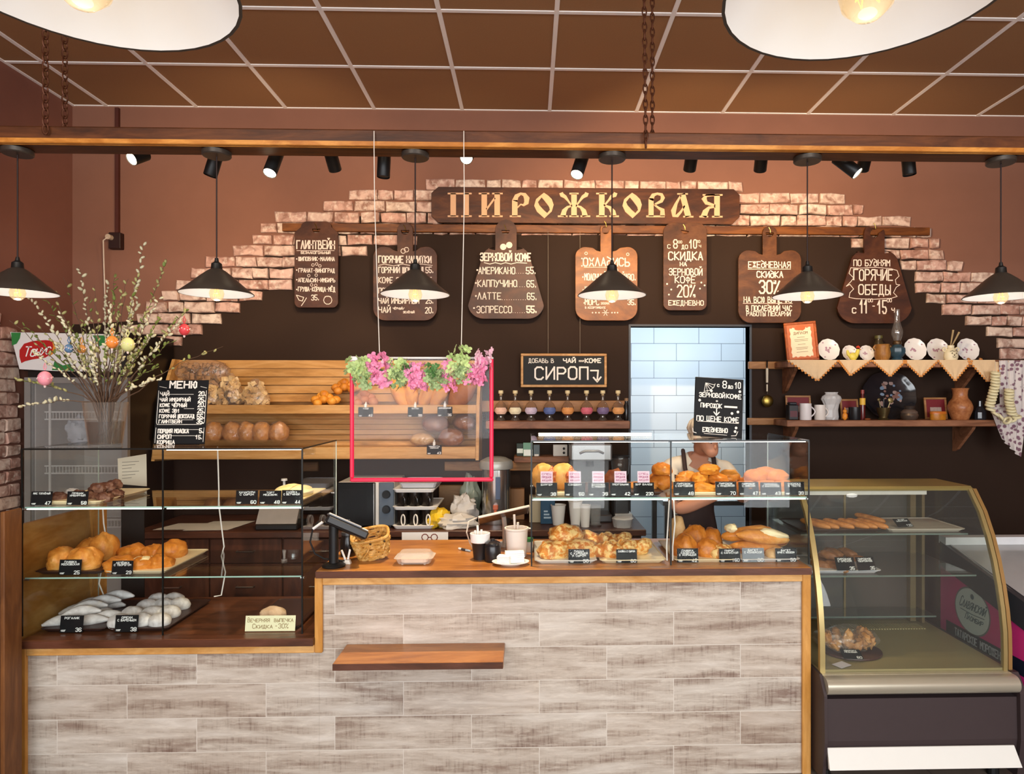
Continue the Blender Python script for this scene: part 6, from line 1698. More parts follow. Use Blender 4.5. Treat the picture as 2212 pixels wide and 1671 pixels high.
lathe_thing('glass_tumbler', 'clear glass tumbler on a dark base on the back counter', 'glass', 1286, 4.14, [(0, .0), (.036, .0), (.036, .014), (.03, .016), (.036, .13), (.034, .13), (.028, .018), (0, .018)], glass((.92, .92, .9), 1, 0, 1.5, .1, (.8, .8, .8)), parts=(('base', [(0, -.0005), (.038, -.0005), (.038, .012), (.0, .012)], M('3a2a24', .4)),))
# coffee machine
Yc = 4.28; x0, x1 = wx(1232, Yc), wx(1322, Yc); zt = wz(1280, 958, Yc)
o = thing('coffee_machine', 'silver coffee machine behind the pink stickered price tags', 'coffee machine', ((x0 + x1) / 2, Yc, BCZ))
CMG = M('a9aaab', .3, .6, var=.06)
b = MB(); b.bbox(x0, x1, Yc + .14, Yc + .32, BCZ + .001, zt, .008); b.build('back_housing', M('5f5f60', .4, .2), o)
b = MB(); b.bbox(x0, x1, Yc - .01, Yc + .139, zt - .11, zt, .01); b.build('brew_head', CMG, o)
b = MB(); b.bbox(x0, x1, Yc - .02, Yc + .139, BCZ + .001, BCZ + .05, .008); b.build('drip_tray', M('6a6a6c', .3, .6), o)
b = MB(); b.tube([(x0 + .06, Yc - .014, zt - .06), (x0 + .09, Yc - .03, zt - .045), (x0 + .18, Yc - .03, zt - .045), (x0 + .21, Yc - .014, zt - .06)], .008, 8); b.build('handle', STEEL, o, smooth=True)
b = MB(); b.cyl((x0 + .13, Yc + .06, zt - .15), (x0 + .13, Yc + .06, zt - .111), .025, n=16); b.build('spout', BLACK, o, smooth=True)
c = Vector((wx(1340, 4.4), 4.4, BCZ + .001))
o = thing('coffee_grinder', 'coffee grinder with clear bean hopper beside the doorway', 'grinder', c)
b = MB(); b.bbox(c.x - .05, c.x + .05, c.y - .07, c.y + .07, c.z, c.z + .26, .01); b.build('grinder_body', M('3a3a3c', .35), o)
b = MB(); b.lathe([(.03, .26), (.055, .30), (.062, .38), (.06, .4), (0, .4)], c, 24); h_ = b.build('hopper', glass((.85, .83, .8), 1, 0, 1.6, .06, (.7, .7, .7)), o, smooth=True)
b = MB(); b.lathe([(0, .4), (.064, .4), (.064, .412), (.0, .415)], c, 24); b.build('lid', M('2a2a2c', .3), o, smooth=True)
lathe_thing('plastic_container', 'clear plastic container of napkins at the counter end', 'container', 1345, 4.12, [(0, 0), (.055, 0), (.066, .05), (.068, .052), (.06, .06), (0, .062)], glass((.9, .9, .9), 1, .1, 1.5, .45, (.78, .78, .76)), n=8)
carton('kitchen_scale', 'flat white scale box at the end of the back counter', 'scale', 1345, 4.36, .11, .1, .045, BCZ + .001, 'cfccc4')
for px, lb in ((1218, 'steel sugar bowl lid in front of the white cups'), (1243, 'second small steel dish in front of the white cups')):
    lathe_thing('metal_dish', lb, 'dish', px, 4.06, [(0, 0), (.022, 0), (.03, .014), (.02, .024), (0, .026)], M('8a8a88', .2, .9), n=18)

# things on the back counter seen through the low case
for i, (xa, xb, ya, yb, lb) in enumerate(((330, 415, 4.1, 4.3, 'white paper sheet lying on the back counter, seen through the low case'), (400, 495, 4.07, 4.36, 'second pale paper sheet lying across the first on the back counter'))):
    b = MB(); z = BCZ + .0012 + .0012 * i
    b.loft([[(wx(xa, 4.1), ya, z), (wx(xb, 4.1), ya + .01, z), (wx(xb, 4.1) + .05, yb, z), (wx(xa, 4.1) + .05, yb, z)], [(wx(xa, 4.1), ya, z + .001), (wx(xb, 4.1), ya + .01, z + .001), (wx(xb, 4.1) + .05, yb, z + .001), (wx(xa, 4.1) + .05, yb, z + .001)]])
    tag(b.build('paper_sheet', M('bdb9b2', .7)), lb, 'paper')
c = Vector((wx(606, 4.13), 4.13, BCZ + .001))
o = thing('cash_terminal', 'dark cash terminal with tilted pale screen, seen through the low case', 'terminal', c)
b = MB(); b.bbox(c.x - .13, c.x + .12, c.y - .06, c.y + .14, c.z, c.z + .035, .006); b.build('base', BLACK, o)
b = MB(); b.loft([[(c.x - .13, c.y - .05, c.z + .036), (c.x + .11, c.y - .05, c.z + .036), (c.x + .11, c.y + .02, c.z + .14), (c.x - .13, c.y + .02, c.z + .14)], [(c.x - .13, c.y - .03, c.z + .036), (c.x + .11, c.y - .03, c.z + .036), (c.x + .11, c.y + .04, c.z + .14), (c.x - .13, c.y + .04, c.z + .14)]]); b.build('screen', M('8e8884', .15, spec=.6), o)
lathe_thing('pump_bottle', 'white pump soap bottle behind the three tags of the low case', 'bottle', 614, 4.35, [(0, 0), (.035, 0), (.037, .01), (.037, .16), (.015, .185), (.012, .2), (.012, .22), (0, .22)], M('d8d6d2', .3), parts=(('pump', [(0, .22), (.008, .22), (.008, .26), (.02, .262), (.018, .275), (0, .275)], M('e4e2de', .3)),))
lathe_thing('glass_jar', 'clear glass jar with metal lid behind the three tags of the low case', 'jar', 634, 4.3, [(0, 0), (.04, 0), (.043, .01), (.043, .18), (.032, .2), (.032, .21), (0, .21)], glass((.85, .9, .88), 1, 0, 1.6, .12, (.7, .75, .75)), parts=(('lid', [(0, .211), (.036, .211), (.036, .235), (0, .237)], M('a8b0b0', .25, .9)),))
# notice sheet on a stand behind the low case
Yn = 3.62
o = thing('notice_card', 'cream handwritten notice sheet standing behind the low case, beside the vase', 'notice', W(286, 1046, Yn))
pts = [(254, 990), (316, 980), (317, 1050), (256, 1045)]
b = MB(); b.plate([[pxp(x, y, Yn) for x, y in pts]], Yn, Yn + .0015); b.build('sheet', M('d8d0bc', .7, var=.05), o)
b = MB()
for i in range(6): chl(b, [(264, 998 + 7 * i), (300 - (i % 3) * 8, 996 + 7 * i)], 1.2, Yn - .0006)
b.build('lettering', M('8a8478', .8), o)
p0, p1 = W(286, 1046, Yn), W(286, 1120, Yn)
b = MB(); b.box(p0.x - .06, p0.x + .06, Yn + .002, Yn + .008, 0.0, p0.z + .03); b.build('stand', M('1a1512', .5), o)

# ============================================================ ON THE HIGH COUNTER
zc = ZH + .0008
c = Vector((wx(718, 3.0), 3.02, zc))
o = thing('card_terminal', 'black card payment terminal tilted on a pole at the counter edge', 'card terminal', c)
b = MB(); b.lathe([(0, 0), (.05, 0), (.052, .006), (.045, .012), (.022, .018), (0, .018)], c, 24); b.build('base', BLACK, o, smooth=True)
b = MB(); b.tube([c + Vector((0, 0, .016)), c + Vector((0, 0, .19))], .021, 20); b.build('pole', BLACK, o, smooth=True)
hm = Matrix.Translation(c + Vector((.06, .0, .185))) @ Euler((math.radians(-14), math.radians(27), math.radians(16))).to_matrix().to_4x4()
b = MB(); b.X = hm; b.bbox(-.095, .1, -.04, .04, -.032, .006, .008); hd = b.build('terminal_body', M('1a1a1c', .35), o)
b = MB(); b.X = hm; b.bbox(-.098, .06, -.038, .038, .0065, .016, .004); b.build('top_shell', M('9a9da0', .3, .3), hd)
b = MB(); b.X = hm; b.bbox(.062, .094, -.03, .03, .0065, .012, .003); b.build('printer_slot', M('d8d6d0', .4), hd)
b = MB(); b.tube([W(703, 1132, 3.02), W(688, 1126, 3.0), W(676, 1140, 3.0), W(670, 1170, 3.0), W(680, 1195, 3.01), W(700, 1206, 3.02), W(745, 1211, 3.06)], .004, 8); b.build('cable', BLACK, o, smooth=True)
b = MB(); b.tube([W(697, 1127, 3.0), W(676, 1142, 2.99)], .006, 8); b.build('cable_sleeve', M('d0d0d0', .4), o, smooth=True)
# wicker basket lying tilted
c = Vector((wx(803, 3.14), 3.14, zc))
o = thing('wicker_basket', 'small honey coloured wicker basket tipped toward the viewer on the counter', 'basket', c)
WK = wood('eac27a', 'd6a452', 9, (1, 1, 1), .5, c3='b07c34', bump=.4)
tm = Matrix.Translation(c + Vector((0, .0, .075))) @ Euler((math.radians(24), math.radians(-9), math.radians(10))).to_matrix().to_4x4()
b = MB(); b.X = tm
m = 26
def oval(t, z): a = 2 * PI * t; return Vector((.075 * (1 + .14 * z / .06) * math.copysign(abs(math.cos(a)) ** .6, math.cos(a)), .05 * (1 + .1 * z / .06) * math.copysign(abs(math.sin(a)) ** .6, math.sin(a)), z))
for k in range(5):
    z = -.052 + .021 * k
    b.tube([oval(j / 52, z) * 1 + Vector((0, 0, 0)) + oval(j / 52, 0).normalized() * (.0035 if (j // 2 + k) % 2 else -.0035) for j in range(52)], .0085, 6, closed=True)
b.build('weave', WK, o, smooth=True)
b = MB(); b.X = tm
for j in range(0, m): b.tube([oval(j / m, -.06), oval(j / m, 0), oval(j / m, .048)], .0042, 5)
b.add([tuple(oval(j / 40, -.056)) for j in range(40)], [tuple(range(40))]); b.build('stakes', WK, o, smooth=True)
b = MB(); b.X = tm; b.tube([oval(j / 52, .05) for j in range(52)], .007, 7, closed=True); b.build('rim', WK, o, smooth=True)
b = MB(); b.X = tm; b.tube([(.0, -.058, .04), (-.02, -.064, .0), (-.045, -.06, -.03)], .0045, 6); b.tube([(.065, -.052, .03), (.05, -.06, .0)], .0045, 6); b.build('handle', WK, o, smooth=True)
b = MB(); b.X = tm
for p in ((.0, -.064, .042), (.062, -.056, .038)): b.ell(p, (.005, .004, .005), 8, 6)
b.build('rivet', M('2a1c10', .4), o, smooth=True)
# clear clamshell
c = Vector((wx(897, 3.08), 3.08, zc))
o = thing('plastic_container', 'clear plastic clamshell with paper inside, lying in front of the basket', 'container', c)
def rrq(w_, d_, z, r=.02): return [Vector((c.x + sx_ * (w_ - r) + r * math.cos(a), c.y + sy_ * (d_ - r) + r * math.sin(a), c.z + z)) for sx_, sy_, a0 in ((1, 1, 0), (-1, 1, PI / 2), (-1, -1, PI), (1, -1, 1.5 * PI)) for a in (a0, a0 + PI / 4, a0 + PI / 2)]
CLM = glass((.95, .94, .92), 1, .05, 1.5, .22, (.95, .9, .85))
b = MB(); b.loft([rrq(.072, .05, .004), rrq(.082, .06, .028), rrq(.088, .066, .03)][::1], True); b.build('box_base', CLM, o)
b = MB(); b.loft([rrq(.088, .066, .031), rrq(.08, .058, .034), rrq(.066, .046, .052)], True); b.build('lid', CLM, o)
b = MB(); b.loft([rrq(.06, .04, .008), rrq(.062, .042, .026)]); b.build('paper_insert', M('f0e0cc', .7), o)
b = MB()
for sx_ in (-1, 1): b.ell((c.x + sx_ * .05, c.y - .045, c.z + .003), (.006, .006, .0035), 8, 6)
b.build('foot', CLM, o)
# cups, jars, pen
lathe_thing('sugar_cup', 'dark pot standing behind the card terminal', 'pot', 752, 3.22, [(0, 0), (.032, 0), (.035, .004), (.036, .07), (.03, .085), (.03, .1), (0, .1)], JAR, zc, (('lid', [(0, .1), (.032, .1), (.03, .112), (.008, .118), (0, .118)], M('3a3a3c', .3)),))
b = MB(); c = Vector((wx(748, 3.06), 3.065, zc)); b.loft([[c + Vector((-.022, -.012, 0)), c + Vector((.02, -.012, 0)), c + Vector((.02, .012, 0)), c + Vector((-.022, .012, 0))], [c + Vector((-.014, -.008, .018)), c + Vector((.014, -.008, .018)), c + Vector((.014, .01, .018)), c + Vector((-.014, .01, .018))]]); tag(b.build('paper_tray', M('d8d2c6', .6)), 'tiny white tray of receipts at the foot of the terminal pole', 'tray')
for i, (a, lb) in enumerate(((-.35, 'folded receipt leaning in the tiny white tray, tilted one'), (.2, 'folded receipt standing in the tiny white tray, upright one'))):
    b = MB(); b.X = Matrix.Translation(c + Vector((-.006 + .012 * i, 0, .02))) @ Euler((0, a, .3)).to_matrix().to_4x4(); b.bbox(-.004, .004, -.008, .008, 0, .045, .001); tag(b.build('receipt', M('e2ded6', .7)), lb, 'receipt')
c = Vector((wx(1037, 3.14), 3.14, zc))
o = thing('paper_cup', 'black paper cup with a white napkin collar holding sugar sticks', 'cup', c)
b = MB(); b.lathe([(0, 0), (.03, 0), (.03, .003), (.041, .095), (.043, .097), (.043, .1), (.039, .1), (.028, .006), (0, .006)], c, 24); b.build('cup_body', M('231d1c', .5), o, smooth=True)
b = MB(); b.lathe([(.0405, .078), (.0445, .08), (.047, .12), (.043, .121), (.038, .1)], c, 18); b.build('napkin_collar', M('f2f0ec', .7, bump=.5), o, smooth=True)
for i, (dx, dz, ax, lb) in enumerate(((-.012, .155, -.1, 'white sugar stick leaning in the black cup, tallest'), (.006, .135, .05, 'white sugar stick in the black cup, middle'), (-.024, .13, -.3, 'white sugar stick in the black cup, most tilted'))):
    b = MB(); b.tube([c + Vector((dx * .3, .004 * i, .01)), c + Vector((dx, .006 * i, dz))], .0055, 6); tag(b.build('sugar_stick', M('f0eee8', .6)), lb, 'sugar stick', 'sugar sticks in the black cup')
lathe_thing('lidded_jar', 'short black jar with a domed lid beside the sugar stick cup', 'jar', 1064, 3.10, [(0, 0), (.036, 0), (.038, .005), (.038, .068), (.035, .074), (0, .075)], M('17171a', .3, spec=.5), zc, (('lid', [(0, .0755), (.036, .0755), (.036, .084), (.022, .092), (.012, .094), (.012, .1), (0, .101)], M('1e1e22', .2, spec=.6)),))
c = Vector((wx(1116, 3.18), 3.18, zc))
o = thing('canister', 'tall white plastic canister with spoons inside, next to the high case', 'canister', c)
b = MB(); b.lathe([(0, 0), (.044, 0), (.046, .004), (.053, .125), (.058, .13), (.058, .137), (.051, .137), (.044, .01), (0, .01)], c, 28); b.ell(c + Vector((.058, 0, .132)), (.014, .008, .004), 10, 6); b.build('canister_body', M('e8ddd2', .4, var=.03), o, smooth=True)
for dx, dz, lb in ((.006, .162, 'pale wooden spoon handle sticking out of the white canister'), (-.012, .195, 'taller pale stick rising out of the white canister')):
    b = MB(); b.tube([c + Vector((dx * .2, .01, .02)), c + Vector((dx, .016 if dx < 0 else -.01, dz))], .006, 7); tag(b.build('spoon', M('e0d2c4', .5)), lb, 'spoon')
c = Vector((wx(1103, 3.03), 3.03, zc))
o = thing('saucer', 'white oval plate carrying folded napkins at the counter edge', 'plate', c)
b = MB(); b.lathe([(0, .0), (.045, 0), (.05, .004), (.083, .013), (.084, .016), (.08, .0165), (.048, .008), (0, .007)], c, 36, sy=.7); b.build('plate_body', M('f2efea', .3, var=.01), o, smooth=True)
for i, (dx, dy, a, h, lb) in enumerate(((.018, .006, .1, .05, 'larger stack of folded white napkins on the oval plate'), (-.028, -.012, -.25, .036, 'smaller stack of folded white napkins on the oval plate'))):
    b = MB(); b.X = Matrix.Translation(c + Vector((dx, dy, .009))) @ Euler((0, 0, a)).to_matrix().to_4x4()
    w_ = .044 if i == 0 else .03
    for q in range(6): b.bbox(-w_ + .0012 * (q % 2), w_ - .001 * (q % 3), -.02, .02, q * h / 6, (q + 1) * h / 6 - .0006, .001)
    tag(b.build('napkin_stack', M('f4f2ee', .8, var=.02)), lb, 'napkins')
p = W(1003, 1184, 3.3)
b = MB(); b.X = Matrix.Translation((p.x, 3.3, zc)) @ Euler((0, 0, -.75)).to_matrix().to_4x4()
b.cur = 0; b.tube([(-.04, 0, .006), (-.02, 0, .006)], .0055, 8); b.cur = 1; b.tube([(-.019, 0, .006), (.012, 0, .006)], .0055, 8); b.cur = 2; b.tube([(.013, 0, .006), (.045, 0, .006)], [.0058, .004], 8)
tag(b.build('pen', [M('e0e0e0', .3), M('3a3a3e', .4), M('a8c0d0', .3)]), 'short white and blue pen lying on the spotlit worktop', 'pen')
lathe_thing('spice_jar', 'small jar with a green lid squeezed beside the high case', 'jar', 1141, 3.28, [(0, 0), (.022, 0), (.024, .004), (.024, .05), (0, .05)], M('d8d4cc', .4), zc, (('lid', [(0, .0505), (.0245, .0505), (.0245, .066), (0, .068)], M('2e7a3c', .4)),), n=16)
# tablet on a stand, seen from behind
c = Vector((wx(1090, 3.4), 3.42, zc))
o = thing('tablet_stand', 'thin tablet on a metal desk stand, tilted with its back to the viewer', 'tablet', c)
hm = Matrix.Translation(W(1088, 1112, 3.36)) @ Euler((math.radians(68), math.radians(-11), math.radians(8))).to_matrix().to_4x4()
b = MB(); b.X = hm; b.bbox(-.125, .125, -.004, .004, -.08, .08, .003); t_ = b.build('tablet', M('5a463a', .25, spec=.6), o)
b = MB(); b.X = hm; b.bbox(-.128, .128, -.006, .006, .0805, .088, .003); b.bbox(-.128, -.1255, -.006, .006, -.08, .08, .001); b.bbox(.1255, .128, -.006, .006, -.08, .08, .001); b.build('rim', M('d8d0c2', .3), t_)
b = MB(); b.lathe([(0, 0), (.055, 0), (.055, .008), (.01, .012), (0, .012)], c, 24); b.tube([c + Vector((0, 0, .01)), c + Vector((0, .0, .10)), W(1088, 1114, 3.39)], .012, 12); b.build('stand', M('c4beb6', .3, .4), o, smooth=True)
b = MB(); b.tube([W(1030, 1118, 3.34), W(1012, 1126, 3.3), W(1008, 1150, 3.28), W(1015, 1172, 3.3), W(1022, 1184, 3.32)], .0035, 8); b.build('cable', M('c9c2b8', .4), o, smooth=True)

# ============================================================ VASE, WILLOW, EGGS, BOARDS ON THE CASES
zv = 1.4615
c = Vector((wx(222, 3.14), 3.16, zv))
o = thing('vase', 'clear glass bucket vase half full of water on the low case', 'vase', c)
b = MB(); b.lathe([(0, .0), (.066, 0), (.068, .004), (.092, .2), (.089, .2), (.0645, .008), (0, .008)], c, 36); b.build('vase_glass', glass((.93, .92, .9), 1, .02, 1.6, .035, (.85, .82, .78)), o, smooth=True)
b = MB(); b.lathe([(0, .009), (.0635, .009), (.075, .11), (0, .11)], c, 36); b.build('water', glass((.60, .50, .42), 1, 0, 1.33, .05, (.5, .4, .32)), o, smooth=True)
STEM = M('5e4634', .7, var=.3, sc=40)
LEAFM = [M('a5a068', .7, var=.25, sc=60), M('d2ccaa', .8, var=.15, sc=60), M('76843f', .6, var=.2, sc=60)]
tips = [(168, 575, 3.2), (190, 640, 3.1), (250, 590, 3.2), (312, 525, 3.25), (360, 565, 3.3), (60, 640, 3.1), (20, 690, 3.05), (100, 645, 3.2), (128, 672, 3.0), (410, 665, 3.15), (395, 690, 3.1), (480, 748, 3.1), (350, 680, 3.05), (300, 640, 3.3), (265, 625, 3.1), (225, 640, 3.3), (205, 615, 3.05), (340, 790, 3.05), (350, 820, 3.0), (30, 820, 3.05), (40, 880, 3.0), (80, 700, 3.2), (150, 700, 3.3), (285, 690, 3.0), (320, 660, 3.1), (240, 660, 3.0), (275, 600, 3.15), (180, 690, 3.05), (120, 740, 3.1), (320, 740, 3.2), (290, 655, 3.2), (210, 700, 3.2), (255, 690, 3.25), (335, 715, 3.1), (165, 740, 3.0), (235, 610, 3.3), (140, 600, 3.2), (375, 735, 3.15), (70, 760, 3.0), (300, 590, 3.1), (200, 740, 3.0), (262, 735, 3.0), (228, 745, 3.05), (182, 755, 3.1), (290, 765, 3.05), (345, 640, 3.2), (110, 620, 3.1), (50, 700, 3.2)]
rr = random.Random(11)
lab = 'thin willow branch with pale catkins and small leaves in the glass vase'
for i, (px, py, Y) in enumerate(tips):
    t = W(px, py, Y)
    a0 = rr.uniform(0, 6.28); r0 = rr.uniform(.01, .05)
    base = c + Vector((r0 * math.cos(a0), r0 * math.sin(a0), .012))
    lip = c + Vector((max(-.075, min(.075, (t.x - c.x) * .12)) + rr.uniform(-.01, .01), max(-.07, min(.07, (t.y - c.y) * .2)), .2))
    sag = Vector((0, 0, .05 * abs(t.x - c.x)))
    P = []
    for j in range(13):
        u = j / 12
        q = lip.lerp(t, u) + sag * math.sin(PI * u) + Vector((rr.uniform(-1, 1), rr.uniform(-1, 1), rr.uniform(-1, 1))) * .006 * (u > .1)
        P.append(q)
    o = thing('willow_branch', lab, 'branch', base, 'willow branches in the vase')
    b = MB(); b.tube([base] + P, [.0032] + [.003 - .0022 * j / 12 for j in range(13)], 5); b.build('stem', STEM, o, smooth=True)
    b = MB(); kind = i % 5
    b.cur = 0
    L = (t - lip).length
    m = int(8 + L * 20) if kind != 1 else int(4 + L * 8)
    for q in range(m):
        u = .33 + .67 * (q + rr.random() * .5) / m
        f = u * 12; j = min(11, int(f)); p = P[j].lerp(P[j + 1], f - j); d = (P[j + 1] - P[j]).normalized()
        side = Vector((rr.uniform(-1, 1), rr.uniform(-.7, .7), rr.uniform(-.2, .8))).normalized()
        ax = (d * .8 + side).normalized()
        s = rr.uniform(.85, 1.45)
        b.cur = 1 if kind in (0, 3) else (2 if (kind == 2 or rr.random() < .3) else 0)
        M3 = ax.to_track_quat('X', 'Z').to_matrix().to_4x4()
        b.X = Matrix.Translation(p + ax * .009 * s) @ M3
        b.ell((0, 0, 0), (.0105 * s, .0048 * s if b.cur != 2 else .006 * s, .0048 * s if b.cur != 2 else .002), 6, 5); b.X = None
    b.build('catkins', LEAFM, o, smooth=2)['kind'] = 'stuff'
# hanging egg ornaments
eggs = [(97, 816, 3.02, .028, 'f09aa8', 'pink', 'large pink egg ornament hanging low on the outer willow branches'), (398, 711, 3.08, .023, 'd8444a', 'red', 'red patterned egg ornament hanging highest above the menu board'), (242, 738, 2.98, .024, 'e88a3c', 'orange', 'orange egg ornament with a ribbon in the middle of the branches'), (276, 743, 2.98, .027, 'd8d890', 'yellow', 'pale yellow beaded egg ornament beside the orange one'), (149, 752, 3.0, .017, '5a7a9a', 'blue', 'small blue egg ornament in front of the white and red sign'), (176, 753, 3.05, .017, 'c98a44', 'brown', 'small brown orange egg ornament beside the blue one')]
for px, py, Y, r, col, nm, lb in eggs:
    e = W(px, py, Y)
    o = thing('egg_ornament', lb, 'egg ornament', e - Vector((0, 0, r * 1.25)), 'egg ornaments on the branches')
    b = MB(); b.ell(e, (r, r, r * 1.22), 18, 12, fn=lambda d: 1 - .1 * max(0, d.z)); b.build('egg', M(col, .45, var=.12, sc=90), o, smooth=True)
    b = MB()
    for k in range(12):
        a = 2 * PI * k / 12; b.ell(e + Vector((r * 1.0 * math.cos(a), r * 1.0 * math.sin(a), .004 * math.sin(a * 3))), (.0028, .0028, .0028), 6, 4)
    b.ell(e - Vector((0, 0, r * 1.3)), (.005, .005, .008), 6, 5); b.build('beads', M('f0d8d0', .4), o)
    b = MB(); top = e + Vector((0, 0, r * 1.2)); b.tube([top, top + Vector((-.006, 0, .014)), top + Vector((0, 0, .032)), top + Vector((.006, 0, .014)), top], .002, 6); b.build('ribbon', M(col, .6, var=.05), o)

def black_board(label, px0, px1, pyt, pyb, Y, z, lines, deco, roll=0, tilt=8):
    k = Y / F; w_ = (px1 - px0) * k / 2; h = (pyb - pyt) * k
    o = thing('chalkboard', label, 'chalkboard', (wx((px0 + px1) / 2, Y), Y, z), rot=(math.radians(-tilt), math.radians(roll), 0))
    b = MB(); b.bbox(-w_, w_, 0, .006, 0, h, .002); b.build('board', M('0e0e10', .55, var=.1, spec=.2), o, local=True)
    b = MB()
    for ln in lines:
        s, px, py, hh, al, ww = ln[:6]
        text(b, s, (px - (px0 + px1) / 2) * k, (pyb - py) * k, hh * k, -.0012, w=ww * k, t=(ln[6] if len(ln) > 6 else 1.7) * k, al=al, jit=.04)
    deco(b, lambda pts, t: b.line([((x - (px0 + px1) / 2) * k, (pyb - y) * k) for x, y in pts], t * k, -.0012), lambda x, y, r: b.disc((x - (px0 + px1) / 2) * k, (pyb - y) * k, r * k, -.0012), k)
    b.build('lettering', CHALK, o, local=True)
    b = MB(); b.box(-w_ * .6, w_ * .6, .006, .05, .0005, .003); b.box(-w_ * .6, w_ * .6, .006, .009, .003, .05); b.build('easel_foot', M('1a1a1c', .4), o, local=True)
def dk1(b, ln, dt, k):
    ln([(336, 838), (336, 906), (338, 911), (430, 911), (437, 906), (437, 838)], 1); ln([(336, 918), (336, 950)], 1); ln([(437, 918), (437, 948)], 1)
    for y, x0, x1 in ((846, 358, 410), (877, 392, 413), (889, 382, 413), (910 - 9, 388, 413), (922, 402, 428), (935, 370, 424)): ln([(x0, y), (x1, y)], .8)
    ln([(337, 829), (352, 832)], .8); ln([(424, 829), (437, 832)], .8)
black_board('tall black menu board listing tea and coffee, standing on the low case beside the vase', 332, 440, 815, 953, 3.22, zv, [('МЕНЮ', 387, 832, 14, 'c', 56, 3.2), ('ЧАЙ', 340, 849, 8, 'l', 18), ('20.', 436, 849, 9, 'r', 15, 2), ('ЧАЙ ИМБИРНЫЙ', 340, 861, 7, 'l', 64), ('25.', 436, 862, 9, 'r', 15, 2), ('КОФЕ ЧЁРНЫЙ', 341, 873, 7, 'l', 56), ('20.', 436, 873, 9, 'r', 15, 2), ('КОФЕ 3В1', 341, 885, 7, 'l', 42), ('25.', 436, 886, 9, 'r', 15, 2), ('ГОРЯЧИЙ ШОКОЛАД', 341, 897, 7, 'l', 74), ('55.', 436, 898, 9, 'r', 15, 2), ('ГЛИНТВЕЙН', 341, 908, 7, 'l', 48), ('35.', 436, 909, 9, 'r', 15, 2), ('ПОРЦИЯ МОЛОКА', 341, 929, 8, 'l', 64, 2), ('5.', 436, 929, 9, 'r', 8, 2), ('СИРОП', 341, 941, 8, 'l', 28, 2), ('15.', 434, 942, 8, 'r', 13), ('КОРИЦА', 341, 952, 7, 'l', 36, 2)], dk1, 0)
def dk2(b, ln, dt, k):
    for a in range(0, 100, 22):
        A = math.radians(-10 - a); ln([(1520, 829), (1520 + 20 * math.cos(A), 829 - 20 * math.sin(A))], 1.1)
    ln([(1541, 830), (1538, 838), (1530, 845), (1518, 848)], 1.2)
    for x, y in ((1533, 846), (1596, 844), (1508, 868), (1580, 893), (1593, 889), (1590, 924), (1588, 932)): dt(x, y, 3)
    ln([(1546, 884), (1546, 897)], 2.4); ln([(1540, 892), (1546, 899), (1552, 892)], 2.4); ln([(1564, 879), (1590, 879)], 4); ln([(1505, 914), (1595, 914)], 1.2)
    ln([(1495, 930), (1496, 938), (1503, 940)], 1.4); ln([(1594, 932), (1590, 941), (1580, 942)], 1.4); ln([(1520, 940), (1570, 941)], 1)
black_board('leaning black acrylic board offering coffee with a pie, on top of the high case', 1497, 1604, 817, 946, 3.2, 1.4925, [('с', 1548, 836, 7, 'c', 4), ('8', 1562, 838, 15, 'c', 8, 2.2), ('до', 1575, 838, 8, 'c', 10), ('10', 1591, 837, 13, 'c', 12, 2), ('ЗЕРНОВОЙ', 1535, 860, 9, 'c', 56, 1.8), ('КОФЕ', 1583, 860, 9, 'c', 32, 2), ('+', 1546, 872, 8, 'c', 8), ('ПИРОЖОК', 1534, 883, 9, 'c', 46, 1.7), ('ПО ЦЕНЕ КОФЕ', 1549, 912, 10, 'c', 92, 2), ('ЕЖЕdНЕВНО', 1544, 936, 9, 'c', 54, 2)], dk2, 3.5, 6)

# ============================================================ HANGING RED FRAMED SCREEN WITH FLOWERS
Yh = 2.66
o = thing('hanging_screen', 'clear plastic screen in a red frame hung on two white strings over the counter', 'screen', W(910, 1040, Yh))
x0, x1 = wx(756, Yh), wx(1066, Yh); z0, z1 = wz(910, 1040, Yh), wz(910, 774, Yh)
REDP = M('e8204a', .4, var=.02, spec=.4)
fw = .0155
b = MB(); b.bbox(x0, x0 + fw, Yh - .006, Yh + .006, z0 + fw, z1, .004); b.bbox(x1 - fw, x1, Yh - .006, Yh + .006, z0 + fw, z1, .004); b.bbox(x0, x1, Yh - .0065, Yh + .0065, z0, z0 + fw, .005); b.build('frame', REDP, o)
b = MB(); b.box(x0 + fw, x1 - fw, Yh - .001, Yh + .001, z0 + fw, z1 - .003); b.build('clear_sheet', glass((.97, .96, .96), 1, .02, 1.16, .025, (.8, .78, .8)), o)
b = MB(); b.bbox(x0 - .002, x0 + .034, Yh - .008, Yh + .008, z1 - .012, z1 + .008, .004); b.build('corner_piece', M('e8e4e4', .4), o)
b = MB(); b.bbox(x0 + .034, x1 + .0, Yh - .004, Yh + .004, z1 - .002, z1 + .006, .002); b.build('top_rail', M('d8d4d0', .4), o)
b = MB()
for xa, xb in ((820, 809), (996, 1003)): b.tube([W(xa, 772, Yh), W(xb, 430, Yh + .0), W(xb - 1, 320, 2.675), W(xb - 1, 283, 2.69)], .0018, 6)
b.build('strings', M('e6ddd0', .8), o)
o = thing('flower_garland', 'garland of pink and pale green silk flowers along the top of the red screen', 'garland', W(905, 800, Yh - .03))
